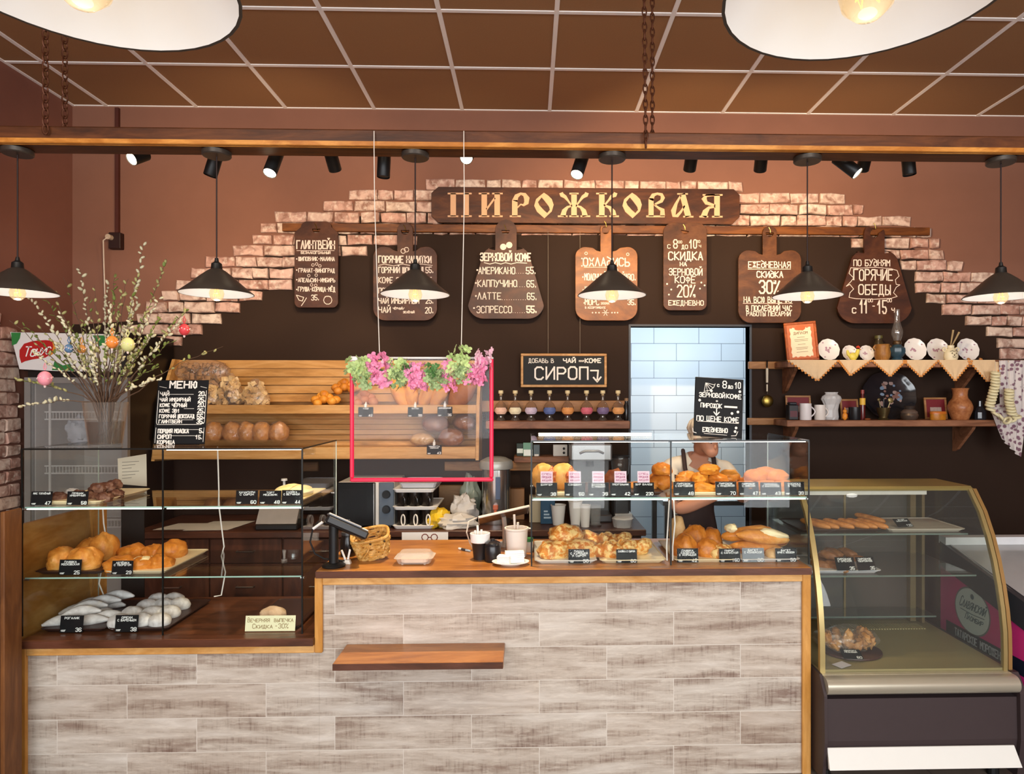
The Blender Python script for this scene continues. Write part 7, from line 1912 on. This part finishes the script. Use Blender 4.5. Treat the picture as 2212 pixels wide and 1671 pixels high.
def petals(b, c, r, seed, n=14):
    q = random.Random(seed)
    for i in range(n):
        p = c + Vector((q.uniform(-1, 1) * r * .75, q.uniform(-.6, .2) * r * .5, q.uniform(-1, 1) * r * .8))
        s = r * q.uniform(.28, .42); a = q.uniform(0, 6.3)
        R3 = Euler((q.uniform(-.8, .8) + PI / 2, q.uniform(-.5, .5), a)).to_matrix().to_4x4()
        for k in range(4):
            f = Matrix.Translation(p) @ R3 @ Matrix.Rotation(k * PI / 2, 4, 'Z')
            vs = [f @ Vector(v) for v in ((0, 0, 0), (s * .45, -s * .42, s * .12), (s * .95, -s * .38, s * .1), (s * 1.08, 0, s * .02), (s * .95, s * .38, s * .1), (s * .45, s * .42, s * .12))]
            b.add(vs, [(0, 1, 2, 3, 4, 5)])
GRN, PNK, LPK, DGR = M('c2d690', .6, var=.2, sc=90), M('ee93b6', .55, var=.2, sc=90), M('f4c4d2', .55, var=.15, sc=90), M('5f8a4c', .6, var=.2, sc=60)
GRN2 = M('9db27c', .6, var=.25, sc=80)
cl = [(774, 796, 24, GRN, 'green_blossom'), (786, 815, 20, GRN2, 'green_blossom'), (818, 790, 24, PNK, 'pink_blossom'), (826, 815, 20, PNK, 'pink_blossom'), (856, 798, 22, GRN, 'green_blossom'), (858, 820, 19, GRN2, 'green_blossom'), (892, 812, 20, PNK, 'pink_blossom'), (906, 826, 20, PNK, 'pink_blossom'), (902, 800, 14, PNK, 'pink_blossom'), (936, 820, 18, GRN2, 'green_blossom'), (934, 800, 14, DGR, 'leaf_spray'), (956, 815, 15, GRN2, 'green_blossom'), (965, 795, 17, PNK, 'pink_blossom'), (974, 828, 15, PNK, 'pink_blossom'), (990, 776, 24, GRN, 'green_blossom'), (996, 810, 20, GRN2, 'green_blossom'), (1028, 800, 24, PNK, 'pink_blossom'), (1034, 815, 16, PNK, 'pink_blossom'), (1045, 775, 20, LPK, 'pink_blossom'), (836, 780, 10, LPK, 'pink_blossom'), (880, 795, 12, DGR, 'leaf_spray')]
for i, (px, py, r, m, nm) in enumerate(cl):
    b = MB(); petals(b, W(px, py, Yh - .03), r * 1.22 * Yh / F, i, 24); b.build(nm, m, o)
b = MB(); b.tube([W(px, py, Yh - .012) for px, py in ((764, 790), (810, 796), (860, 808), (905, 812), (950, 808), (1000, 794), (1050, 786))], .004, 6); b.build('vine', DGR, o)
# ============================================================ DRINKS FRIDGE IN THE CORNER
fx0, fx1, fy0, fy1 = XL + .085, XL + .69, 4.08, 4.6
ftop = wz(130, 716, 4.05)
o = thing('drinks_fridge', 'tall dark drinks fridge with white and red header sign in the corner', 'fridge', ((fx0 + fx1) / 2, 4.3, 0))
DKF = M('1c1512', .4, var=.05)
zd0, zd1 = .18, wz(130, 822, 4.08)
b = MB(); b.box(fx0, fx0 + .03, fy0 + .03, fy1, 0, ftop); b.box(fx1 - .03, fx1, fy0 + .03, fy1, 0, ftop); b.box(fx0 + .03, fx1 - .03, fy1 - .03, fy1, 0, ftop); b.box(fx0 + .03, fx1 - .03, fy0 + .03, fy1 - .03, 0, .14); b.box(fx0 + .03, fx1 - .03, fy0 + .03, fy1 - .03, zd1 + .02, ftop); b.build('cabinet', DKF, o)
GREYI = M('b9b2ac', .5, var=.04)
b = MB(); b.box(fx0 + .031, fx0 + .04, fy0 + .04, fy1 - .04, .14, zd1 + .019); b.box(fx1 - .04, fx1 - .031, fy0 + .04, fy1 - .04, .14, zd1 + .019); b.box(fx0 + .04, fx1 - .04, fy1 - .04, fy1 - .031, .14, zd1 + .019); b.box(fx0 + .04, fx1 - .04, fy0 + .04, fy1 - .04, .141, .15); b.build('liner', GREYI, o)
b = MB(); f = .035
b.box(fx0, fx0 + f, fy0, fy0 + .028, zd0, zd1 + .02); b.box(fx1 - f, fx1, fy0, fy0 + .028, zd0, zd1 + .02); b.box(fx0 + f, fx1 - f, fy0, fy0 + .028, zd1 - .015, zd1 + .02); b.box(fx0 + f, fx1 - f, fy0, fy0 + .028, zd0, zd0 + .05); d = b.build('door', M('8e8a86', .35, .3), o)
b = MB(); b.box(fx0 + f, fx1 - f, fy0 + .01, fy0 + .014, zd0 + .05, zd1 - .015); b.build('door_glass', glass((.9, .9, .9), 1, 0, 1.3, .10, (.7, .68, .66)), d)
for zz in (wz(130, 905, 4.2), wz(130, 905, 4.2) - .33, wz(130, 905, 4.2) - .66):
    b = MB()
    b.tube([(fx0 + .05, fy0 + .1, zz), (fx1 - .05, fy0 + .1, zz)], .005, 6); b.tube([(fx0 + .05, fy0 + .1, zz + .045), (fx1 - .05, fy0 + .1, zz + .045)], .005, 6); b.tube([(fx0 + .05, fy1 - .06, zz), (fx1 - .05, fy1 - .06, zz)], .004, 6)
    for k in range(26): x = fx0 + .06 + k * (fx1 - fx0 - .12) / 25; b.tube([(x, fy0 + .1, zz + .045), (x, fy0 + .1, zz), (x, fy1 - .06, zz)], .0018, 4)
    b.build('wire_shelf', M('e2e0dc', .4), o)
b = MB(); x = fx0 + .085; b.box(x - .006, x + .006, fy0 + .09, fy0 + .098, .2, zd1 - .1); b.build('shelf_upright', M('dcd8d2', .4), o)
p = W(178, 930, 4.2)
lump('plastic_bag', 'pale plastic bag hanging inside the drinks fridge', 'bag', 172, 930, 4.27, (.07, .06, .095), M('c3c8d0', .5, bump=.4), 21, .3, .9, wz(172, 945, 4.27) - .05)
Yf = 4.035
o2 = o
b = MB(); b.plate([[pxp(x, y, Yf) for x, y in ((22, 717), (252, 722), (252, 803), (120, 801), (42, 797))]], Yf, Yf + .04); hs = b.build('header_sign', M('dedad8', .4, var=.02), o)
b = MB(); b.box(fx0, fx1, Yf + .041, fy0 + .029, wz(130, 800, Yf), wz(130, 722, Yf)); b.build('header_box', DKF, o)
b = MB(); y = Yf - .001
def poly(pts, m, yy=y): b.cur = m; b.add([(pxp(px, py, yy)[0], yy, pxp(px, py, yy)[1]) for px, py in pts], [tuple(range(len(pts)))[::-1]]); b.cur = 0
poly([(24, 718), (45, 718), (43, 730), (36, 742), (26, 746)], 0); poly([(118, 779), (136, 789), (152, 785), (160, 801), (112, 799)], 0); poly([(200, 724), (225, 724), (232, 740), (214, 748)], 0)
b.build('leaf_print', [M('2e7a3a', .5)], hs); b = MB()
poly([(42, 756), (52, 742), (72, 736), (98, 734), (114, 736), (119, 748), (114, 762), (98, 772), (70, 776), (54, 780), (46, 784), (42, 770)], 1, y - .0006)
poly([(112, 734), (119, 738), (121, 750), (116, 763), (104, 771), (112, 760), (115, 748)], 2, y - .0009)
b.build('logo', [M('2e7a3a', .5), M('b01e1e', .4), M('d88a2c', .5)], hs)
b = MB(); k = Yf / F
for s, px, py, h, w_ in (('Т', 57, 769, 22, 13), ('о', 70, 769, 16, 10), ('н', 81, 768, 16, 10), ('у', 92, 766, 16, 11), ('с', 103, 764, 16, 9)):
    q = W(px, py, Yf); text(b, s.upper(), q.x, q.z, h * k * .9, Yf - .0025, w=w_ * k * .85, t=2.3 * k, slant=.3)
b.build('lettering', M('f4f2ee', .5), hs)

# ============================================================ CURVED DISPLAY FRIDGE
CX0, CX1 = wx(1766, 2.95), wx(2175, 2.93)
prof = [(2.927, .46), (2.927, .55), (2.930, .642), (2.944, .74), (2.965, .838), (2.996, .945), (3.035, 1.046), (3.09, 1.15), (3.167, 1.2455)]
PLUM = M('3b3031', .5, var=.06, sc=40); BEIGE = M('b3a06c', .3, .55, var=.06)
o = thing('curved_display_fridge', 'low glass fronted bakery fridge with curved front and dark plum base, beside the counter', 'display fridge', ((CX0 + CX1) / 2, 3.25, 0))
Tyz = Matrix(((0, 1, 0, 0), (1, 0, 0, 0), (0, 0, 1, 0), (0, 0, 0, 1)))
b = MB(); b.plate([[(2.885, .08), (2.865, .2), (2.87, .38), (3.6, .44), (3.6, .04), (2.93, .04)]], CX0, CX1, T=Tyz); b.build('base_panel', PLUM, o)
for xa, xb, nm in ((CX0 - .014, CX0 - .001, 'base_side'), (CX1 + .001, CX1 + .03, 'base_side')):
    b = MB(); b.plate([[(2.87, .03), (2.845, .2), (2.85, .40), (2.90, .475), (3.62, .475), (3.62, .03)]], xa, xb, T=Tyz); b.build(nm, PLUM, o)
zbm0, zbm1 = wz(1960, 1500, 2.86), wz(1960, 1464, 2.86)
b = MB(); rb = (zbm1 - zbm0) / 2; b.loft([[(x, 2.875 - .035 * math.cos(a), (zbm0 + zbm1) / 2 + rb * math.sin(a)) for a in [-PI / 2 + PI * j / 10 for j in range(11)]] + [(x, 2.92, zbm1), (x, 2.92, zbm0)] for x in (CX0 + .0, CX1 - .0)]); b.build('bumper', M('b4ae9c', .3, .45, var=.03), o, smooth=True)
b = MB(); b.box(CX0, CX1, 2.9, 2.925, zbm1 + .001, .462); b.build('bumper_rim', M('cfc8b0', .25, .5), o)
zp0, zp1 = wz(1960, 1657, 2.83), wz(1960, 1612, 2.86)
b = MB(); b.loft([[(CX0 - .005, 2.815, zp0), (CX1 - .015, 2.815, zp0), (CX1 - .02, 2.858, zp1), (CX0 + .003, 2.858, zp1)], [(CX0 - .005, 2.83, zp0), (CX1 - .015, 2.83, zp0), (CX1 - .02, 2.863, zp1), (CX0 + .003, 2.863, zp1)]]); b.build('kick_plate', M('e6e6e0', .4, var=.02), o)
for x in (CX0 + .03, CX1 - .05):
    b = MB(); b.cyl((x, 2.95, .0005), (x, 2.95, .04), .025, n=12); b.cyl((x, 3.5, .0005), (x, 3.5, .04), .025, n=12); b.build('foot', BLACK, o)
DECK = M('9a8f66', .4, .15, var=.06, sc=8)
b = MB(); b.box(CX0 + .001, CX1 - .001, 2.93, 3.58, .441, .482); b.build('deck', DECK, o)
b = MB()
for k in range(34): x = CX0 + .3 + k * .014; b.box(x, x + .008, 3.42, 3.5, .4825, .486)
b.build('air_grille', M('b5a97c', .4), o)
b = MB(); b.box(CX0 + .001, CX1 - .001, 3.565, 3.6, .487, 1.235); b.build('back_wall', M('4b4640', .4, var=.05), o)
b = MB(); b.box(CX0 + .02, (CX0 + CX1) / 2 - .02, 3.555, 3.5645, .5, 1.2); b.build('sliding_door', M('787c7e', .12, .7, var=.05), o)
b = MB(); b.box((CX0 + CX1) / 2 - .02, (CX0 + CX1) / 2 - .01, 3.545, 3.5645, .5, 1.2); b.box(CX1 - .09, CX1 - .06, 3.53, 3.5645, .487, 1.2); b.box(CX1 - .045, CX1 - .03, 3.50, 3.5645, .487, 1.2); b.build('door_rails', M('8a7a58', .3, .5), o)
b = MB(); b.loft([[(x, y, z) for y, z in prof] + [(x, y + .005, z - .001) for y, z in prof[::-1]] for x in (CX0, CX1)]); b.build('curved_glass', glass((.93, .94, .92), 1, 0, 1.3, .02, (.6, .65, .65)), o, smooth=True)
for xa, xb in ((CX0 - .001, CX0 + .022), (CX1 - .02, CX1 - .002)):
    b = MB(); b.loft([[(x, y - .006, z) for y, z in prof] + [(x, y + .014, z - .004) for y, z in prof[::-1]] for x in (xa, xb)]); b.build('front_post', BEIGE, o, smooth=True)
b = MB(); b.loft([[(x, y - .004, z) for y, z in prof] + [(x, y + .03, z - .004) for y, z in prof[::-1]] for x in (CX1 + .003, CX1 + .02)]); b.build('end_frame', M('a5814e', .35, .4), o, smooth=True)
for x in (CX0, CX1 - .004):
    b = MB(); b.plate([[(y + .006, z) for y, z in prof] + [(3.5, 1.243), (3.56, 1.2), (3.56, .484), (2.94, .484)]], x, x + .004, T=Tyz); b.build('side_glass', glass((.9, .92, .9), 1, 0, 1.25), o)
b = MB(); b.loft([[(CX0 - .004, y, z), (CX1 - .015, y, z), (CX1 + .004, y + .006, z), (CX1 + .004, y2, z), (CX0 - .004, y2, z)] for y, z, y2 in ((3.165, 1.236, 3.46), (3.16, 1.246, 3.46), (3.175, 1.256, 3.46))]); b.build('top_panel', M('a3925a', .3, .4, var=.06), o)
b = MB(); b.box(CX0, CX1 - .2, 3.2, 3.206, 1.212, 1.2355); b.build('lamp_strip', M('e0dcd0', .4), o)
sh = {}
for nm, py, yy in (('upper', 1152, 3.15), ('middle', 1242, 3.09), ('lower', 1330, 3.40)):
    z = wz(1940, py, yy); sh[nm] = z
    b = MB(); b.box(CX0 + .006, CX1 - .03, yy, 3.54, z - .006, z); s = b.build('glass_shelf', glass((.82, .84, .82), 1, 0, 1.35, .06, (.4, .42, .4)), o)
    b = MB(); b.box(CX0 + .006, CX1 - .03, yy - .001, yy - .0002, z - .007, z + .0005); b.build('polished_edge', M('6a7a72', .25), s)
su, sm = sh['upper'] + .0005, sh['middle'] + .0005
tray(DKT, 'dark tray of stick pastries on the top shelf of the curved fridge', CX0 + .01, wx(1906, 3.17), 3.165, 3.45, su, group='trays in the curved fridge')
tray('c9bfae', 'long empty pale tray on the top shelf of the curved fridge', wx(1920, 3.165), wx(2088, 3.165), 3.165, 3.46, su, group='trays in the curved fridge')
tray('d6d8dc', 'white tray of brown buns on the middle shelf of the curved fridge', CX0 + .01, wx(1906, 3.11), 3.11, 3.42, sm, group='trays in the curved fridge')
STK = bread('c47a34', '9c5a22', 'd6924c', 26, .45)
lab = 'long golden stick pastry on the dark tray of the curved fridge'
for i, (px, a) in enumerate(((1766, 2.35), (1784, 2.3), (1816, 2.2), (1848, 2.3), (1866, 2.25), (1889, 2.2), (1884, 2.3))):
    c = W(px, 1140, 3.24 if i < 6 else 3.36); c.z = su + .004 + (0 if i < 6 else .004)
    p0, p1 = c + Vector((.045, -.045, .015)), c + Vector((-.06, .06, .035))
    b = MB(); b.tube([p0.lerp(p1, t) for t in (0, .06, .2, .5, .8, .94, 1)], [.005, .012, .0155, .0165, .0155, .012, .005], 12)
    tag(b.build('stick_pastry', STK, smooth=True), lab, 'pastry', 'stick pastries in the curved fridge')
BB = bread('a06a40', '7d4c2a', 'c08a58', 18, .35)
lab = 'small oblong brown bun on the white tray of the curved fridge'
for i, (px, y_, zz, a) in enumerate(((1775, 3.2, 0, .6), (1800, 3.18, 0, .9), (1822, 3.26, 0, .3), (1770, 3.32, 0, .9), (1800, 3.32, .03, 1.1), (1830, 3.34, .025, .9), (1852, 3.3, 0, .6), (1790, 3.24, .035, .8), (1812, 3.16, .0, 1.2))):
    c = W(px, 1230, y_); c.z = sm + .004 + zz
    pastry('brown_bun', lab, 'brown buns in the curved fridge', c, [((0, 0, .018), (.052, .024, .022), (0, .15, -a), i, .1, 0, .8)], BB)
price_tag('price tag lying tilted on the long pale tray of the curved fridge', 1958, 0, 3.2, 40, 24, 'ЭКЛЕР|ЗАВАРНОЙ', '120', z=su + .02, ztilt=50, yaw=.25)
price_tag('price tag before the brown buns, first of two in the curved fridge', 1829, 0, 3.10, 42, 30, 'ПИРОЖНОЕ|С ОРЕХОМ', '35', z=sm + .019, ztilt=26)
price_tag('price tag before the brown buns, second of two in the curved fridge', 1874, 0, 3.10, 42, 30, 'ПИРОЖНОЕ|ТВОРОЖНОЕ', '35', z=sm + .019, ztilt=26, yaw=.1)
# bottom: bag of pastries on a dark round board
zd = .4865
c = W(1850, 1420, 3.08); c.z = zd
b = MB(); b.lathe([(0, 0), (.13, 0), (.132, .004), (.13, .01), (0, .01)], (c.x, c.y + .05, zd - .003), 36, sx=1.05, sy=.9); tag(b.build('serving_board', M('4a2f28', .4)), 'dark round board under the bag of pastries in the curved fridge', 'board')
o = thing('pastry_bag', 'clear bag of golden twisted pastries at the bottom of the curved fridge', 'bag of pastry', (c.x, c.y, zd + .008))
b = MB(); rr = random.Random(4)
for k in range(34):
    q = Vector((c.x - .02 + rr.uniform(-.115, .10), c.y + .06 + rr.uniform(-.06, .06), zd + .03 + rr.uniform(0, .055)))
    b.ell(q, (.03, .022, .017), 12, 8, .45, 3, k, (rr.uniform(0, 3), rr.uniform(0, 3), rr.uniform(0, 3)))
b.build('pastries', bread('c08a50', '96602f', 'd8ac74', 20, .4), o, smooth=True)['kind'] = 'stuff'
b = MB(); b.ell((c.x - .02, c.y + .06, zd + .055), (.15, .085, .055), 24, 14, .22, 2.6, 5); b.build('film', glass((.96, .94, .9), 1, .12, 1.7, .05, (.9, .84, .75), 24), o)
price_tag('price tag lying flat on the dark board before the bag of pastries', 1845, 0, 3.0, 42, 30, 'ХВОРОСТ|МЕДОВЫЙ', '60', z=zd + .012, ztilt=68, yaw=-.1)
b = MB(); b.X = Matrix.Translation(W(1818, 1438, 2.97)) @ Euler((0, 0, .5)).to_matrix().to_4x4(); b.X.translation.z = zd; b.box(-.035, .035, -.025, .025, 0, .001); tag(b.build('paper_slip', M('d4d2dc', .6, var=.02)), 'small white paper slip lying at the bottom of the curved fridge', 'paper')

# ============================================================ PINK ICE CREAM FREEZER
FX = 2.205
o = thing('ice_cream_freezer', 'bright pink chest freezer with oval logo and pale sliding lids beside the curved fridge', 'freezer', (FX + .35, 3.2, 0))
PINKF = M('d0307e', .3, var=.03, spec=.5)
bz = lambda y: .774 + (y - 2.93) * (.906 - .774) / .59
ya, yb = 2.84, 3.54
def round_front(d, z0, z1f):
    # rounded left front corner, body in plan
    r = .08
    pts = [(FX + d, yb), (FX + d, ya + r)] + [(FX + d + r - r * math.cos(a), ya + r - r * math.sin(a)) for a in (PI / 8, PI / 4, 3 * PI / 8, PI / 2)] + [(3.1, ya), (3.1, yb)]
    return [[(x, y, z0) for x, y in pts], [(x, y, z1f(y)) for x, y in pts]]
b = MB(); b.loft(round_front(0, .09, lambda y: bz(y) - .128)); b.build('body', PINKF, o, smooth=True)
b = MB(); r_ = round_front(-.004, 0, lambda y: bz(y)); r_[0] = [(x, y, bz(y) - .127) for x, y, z in r_[0]]; b.loft(r_); b.build('top_frame', M('33343a', .35, var=.05), o, smooth=True)
b = MB(); b.add([(FX + .03, yb - .05, bz(yb - .05) + .002), (3.08, yb - .05, bz(yb - .05) + .002), (3.08, ya + .04, bz(ya + .04) + .002), (FX + .03, ya + .04, bz(ya + .04) + .002)], [(3, 2, 1, 0)]); b.build('sliding_lid', M('a9acae', .12, var=.12, sc=5, spec=.6), o)
b = MB(); b.box(FX - .003, 3.1, yb - .05, yb + .01, bz(yb) - .01, bz(yb) + .03); b.build('rear_rail', M('d4d6d8', .35), o)
b = MB(); b.tube([(FX + .02, ya + .06, bz(ya) + .006), (FX + .02, yb - .06, bz(yb - .06) + .004)], .005, 6); b.build('side_rail', M('b4b6b8', .25, .6), o)
XS = Matrix(((0, 1, 0, FX - .001), (-1, 0, 0, 0), (0, 0, 1, 0), (0, 0, 0, 1)))
b = MB(); b.X = XS
b.disc(-3.283, .617, .135, 0, 32, .118); lg = b.build('logo_oval', M('7d7f84', .4), o)
b = MB(); b.X = XS; b.disc(-3.283, .617, .127, -.0008, 32, .110); b.build('logo_field', M('d9e6ea', .4, var=.02), lg)
b = MB(); b.X = XS
text(b, 'Славянский', -3.283, .622, .052, -.0016, w=.19, t=.005, slant=.4); text(b, 'Пломбир', -3.27, .568, .03, -.0016, w=.13, t=.0045, slant=.4); b.line([(-3.37, .607), (-3.28, .602), (-3.19, .607)], .004, -.0016); b.disc(-3.28, .69, .014, -.0014)
b.build('lettering', M('55707a', .5), lg)
b = MB(); b.X = XS; b.rect(-3.49, -2.93, .437, .508, 0); bd = b.build('name_band', M('1f2436', .4, var=.03), o)
b = MB(); b.X = XS; text(b, 'ТАТАРСКОЕ', -3.33, .455, .036, -.001, w=.17, t=.0065); text(b, 'МОРОЖЕНОЕ', -3.13, .455, .036, -.001, w=.18, t=.0065); b.build('lettering', M('c8ccd8', .5), bd)
b = MB(); r_ = round_front(-.003, .10, lambda y: .42)
b.loft([[p for p in r_[0] if p[1] < 3.0], [p for p in r_[1] if p[1] < 3.0]]); b.build('lower_print', M('e6e4e8', .4, var=.02), o, smooth=True)
for y in (2.9, 3.45):
    b = MB(); b.cyl((FX + .05, y, .045), (FX + .08, y, .045), .0445, n=18); b.box(FX + .045, FX + .085, y - .02, y + .02, .05, .089); b.build('wheel', BLACK, o, smooth=True)

# ============================================================ THE BAKER BEHIND THE COUNTER
hx = wx(1503, 3.87)
o = thing('person', 'person in white cap and shirt and dark apron, head bent, behind the high case', 'person', (hx, 3.93, 0))
J = {}; E_ = []
vl = []
def jt(n, p, r, parent=None):
    J[n] = len(vl); vl.append((Vector(p), r))
    if parent: E_.append((J[parent], J[n]))
H = lambda dx, y, z: (hx + dx, y, z)
jt('pelvis', H(0, 3.97, .90), (.15, .115)); jt('waist', H(0, 3.95, 1.04), (.125, .10), 'pelvis'); jt('chest', H(.0, 3.905, 1.19), (.145, .11), 'waist'); jt('upper', H(.005, 3.87, 1.29), (.12, .085), 'chest')
jt('neck', H(.012, 3.83, 1.365), (.058, .058), 'upper'); jt('skull_base', H(.022, 3.775, 1.415), (.068, .07), 'neck'); jt('head', H(.03, 3.745, 1.455), (.078, .088), 'skull_base'); jt('crown', H(.03, 3.765, 1.52), (.06, .065), 'head')
jt('chin', H(.05, 3.685, 1.345), (.034, .03), 'head')
for s, n in ((-1, 'r'), (1, 'l')):
    jt('hip' + n, H(s * .09, 3.97, .84), (.085, .085), 'pelvis'); jt('knee' + n, H(s * .10, 3.95, .48), (.058, .06), 'hip' + n); jt('ankle' + n, H(s * .10, 3.98, .09), (.038, .042), 'knee' + n); jt('ball' + n, H(s * .11, 3.86, .035), (.038, .028), 'ankle' + n)
    jt('shoulder' + n, H(s * .165, 3.87, 1.27), (.062, .058), 'upper')
elb = {'r': W(1464, 1100, 3.72), 'l': W(1606, 1075, 3.74)}; wr = {'r': W(1556, 1068, 3.60), 'l': W(1612, 1056, 3.59)}
for n, sg in (('r', 1), ('l', -1)):
    e, w_ = elb[n], wr[n]
    jt('elbow' + n, e, (.043, .043), 'shoulder' + n); jt('fore' + n, e.lerp(w_, .35), (.042, .038), 'elbow' + n); jt('wrist' + n, w_, (.024, .020), 'fore' + n)
    d = Vector((.55 * sg + .2, -.75, .25)).normalized(); sd = Vector((-d.y, d.x, 0)).normalized()
    pm = w_ + d * .045; jt('palm' + n, pm, (.034, .016), 'wrist' + n)
    for k, L in ((-1.5, .058), (-.5, .07), (.5, .075), (1.5, .066)):
        bs = pm + d * .035 + sd * k * .017; jt('k%s%s' % (n, k), bs, (.0105, .0095), 'palm' + n); md = bs + d * L * .5 + Vector((0, 0, -.012)); jt('m%s%s' % (n, k), md, (.0085, .008), 'k%s%s' % (n, k)); jt('t%s%s' % (n, k), md + d * L * .35 + Vector((0, 0, -.026)), (.0065, .006), 'm%s%s' % (n, k))
    tb = w_ + d * .02 - sd * sg * .03; jt('th' + n, tb, (.012, .011), 'palm' + n); jt('tt' + n, tb + d * .05 - sd * sg * .012, (.0085, .008), 'th' + n)
me = bpy.data.meshes.new('skeleton'); me.from_pydata([v - ORG[o.name] for v, r in vl], E_, [])
tmp = bpy.data.objects.new('skeleton', me); COL.objects.link(tmp)
sk = tmp.modifiers.new('skin', 'SKIN'); sk.use_smooth_shade = True; sk.branch_smoothing = .6
ss = tmp.modifiers.new('sub', 'SUBSURF'); ss.levels = 2; ss.render_levels = 2
for i, (v, r) in enumerate(vl): me.skin_vertices[0].data[i].radius = r; me.skin_vertices[0].data[i].use_root = (i == 0)
bpy.context.view_layer.update()
ev = tmp.evaluated_get(bpy.context.evaluated_depsgraph_get())
bodym = bpy.data.meshes.new_from_object(ev); bodym.name = 'body'
bpy.data.objects.remove(tmp); 
SKIN = M('c98f74', .5, var=.05, sc=30); bodym.materials.clear(); bodym.materials.append(SKIN)
bodym.polygons.foreach_set('use_smooth', [True] * len(bodym.polygons))
body = bpy.data.objects.new('body', bodym); COL.objects.link(body); body.parent = o; ORG[body.name] = ORG[o.name]
def shell(nm, mat, test, off):
    b = MB(); mp = {}
    for p in bodym.polygons:
        c = p.center + ORG[o.name]
        if not test(c, p.normal): continue
        f = []
        for vi in p.vertices:
            if vi not in mp:
                mp[vi] = len(b.v); v = bodym.vertices[vi]; b.v.append(tuple(v.co + v.normal * off + ORG[o.name]))
            f.append(mp[vi])
        b.f.append(tuple(f)); b.m.append(0)
    if b.f: return b.build(nm, mat, o, smooth=2)
arm_ok = lambda c: (c.z > 1.14) if abs(c.x - hx) > .15 else True
shell('shirt', M('ddd6cc', .85, var=.03, bump=.1), lambda c, n: .86 < c.z < 1.40 and arm_ok(c) and c.y > 3.74 and not (c.z > 1.27 and abs(c.x - hx - .01) < .058 and c.y < 3.86) and not (c.z > 1.345), .010)
shell('trousers', M('2a2626', .8), lambda c, n: .07 < c.z <= .875, .008)
shell('shoe', M('e0dcd6', .5), lambda c, n: c.z <= .075, .006)
APR = M('3a2a2a', .7, var=.06)
shell('apron', APR, lambda c, n: .5 < c.z < 1.235 and abs(c.x - hx) < .155 and n.y < -.1 and c.y > 3.70, .018)
for s in (-1, 1):
    b = MB(); b.tube([H(s * .075, 3.765, 1.23), H(s * .085, 3.775, 1.28), H(s * .085, 3.80, 1.335), H(s * .075, 3.87, 1.372), H(s * .06, 3.93, 1.36)], .012, 6); b.build('apron_strap', APR, o, smooth=True)
# head details: cap, ear, nose, eyes, mouth, hair
hd = Vector(H(.03, 3.745, 1.455)); fr = Euler((math.radians(28), 0, math.radians(24))).to_matrix()
P_ = lambda x, y, z: hd + fr @ Vector((x, y, z))
b = MB(); b.ell(P_(0, -.083, -.012), (.012, .018, .02), 12, 8); b.build('nose', SKIN, o, smooth=True)
for s in (-1, 1):
    b = MB(); b.ell(P_(s * .03, -.073, .016), (.011, .008, .008), 12, 8); e = b.build('eye', M('e8e4e0', .2), o, smooth=True)
    b = MB(); b.ell(P_(s * .03, -.079, .014), (.005, .003, .005), 8, 6); b.build('iris', M('3a2a20', .2), e, smooth=True)
    b = MB(); b.ell(P_(s * .08, -.0, .0), (.01, .02, .03), 10, 8); b.build('ear', SKIN, o, smooth=True)
    b = MB(); b.tube([P_(s * .015, -.078, .034), P_(s * .032, -.078, .038), P_(s * .048, -.068, .032)], .004, 6); b.build('eyebrow', M('4a3426', .8), o, smooth=True)
b = MB(); b.tube([P_(-.022, -.072, -.052), P_(-.01, -.08, -.049), P_(.0, -.081, -.051), P_(.01, -.08, -.049), P_(.022, -.072, -.052)], .0055, 8); b.build('mouth', M('a85a52', .5), o, smooth=True)
b = MB(); b.ell(P_(0, .022, .045), (.094, .102, .075), 22, 14, .06, 2.5, 3, tuple(fr.to_euler())); b.ell(P_(0, .07, .02), (.08, .06, .065), 18, 10, .1, 3, 4); b.build('cap', M('e4dccc', .85, var=.04, bump=.1), o, smooth=True)
b = MB(); b.ell(P_(0, .05, -.02), (.075, .05, .05), 16, 10, .1, 4, 2); b.build('hair', M('5a4030', .7, var=.2), o, smooth=True)
# tray she works at: a dark work table in the kitchen doorway
o = thing('work_table', 'steel work table behind the baker in the tiled kitchen', 'table', (1.35, 5.2, 0))
b = MB(); b.bbox(1.0, 2.3, 5.0, 5.6, .86, .9, .004); b.build('table_top', STEEL, o)
for x in (1.04, 2.26):
    for y in (5.04, 5.56): MB().box(x - .02, x + .02, y - .02, y + .02, 0, .86).build('leg', STEEL, o)
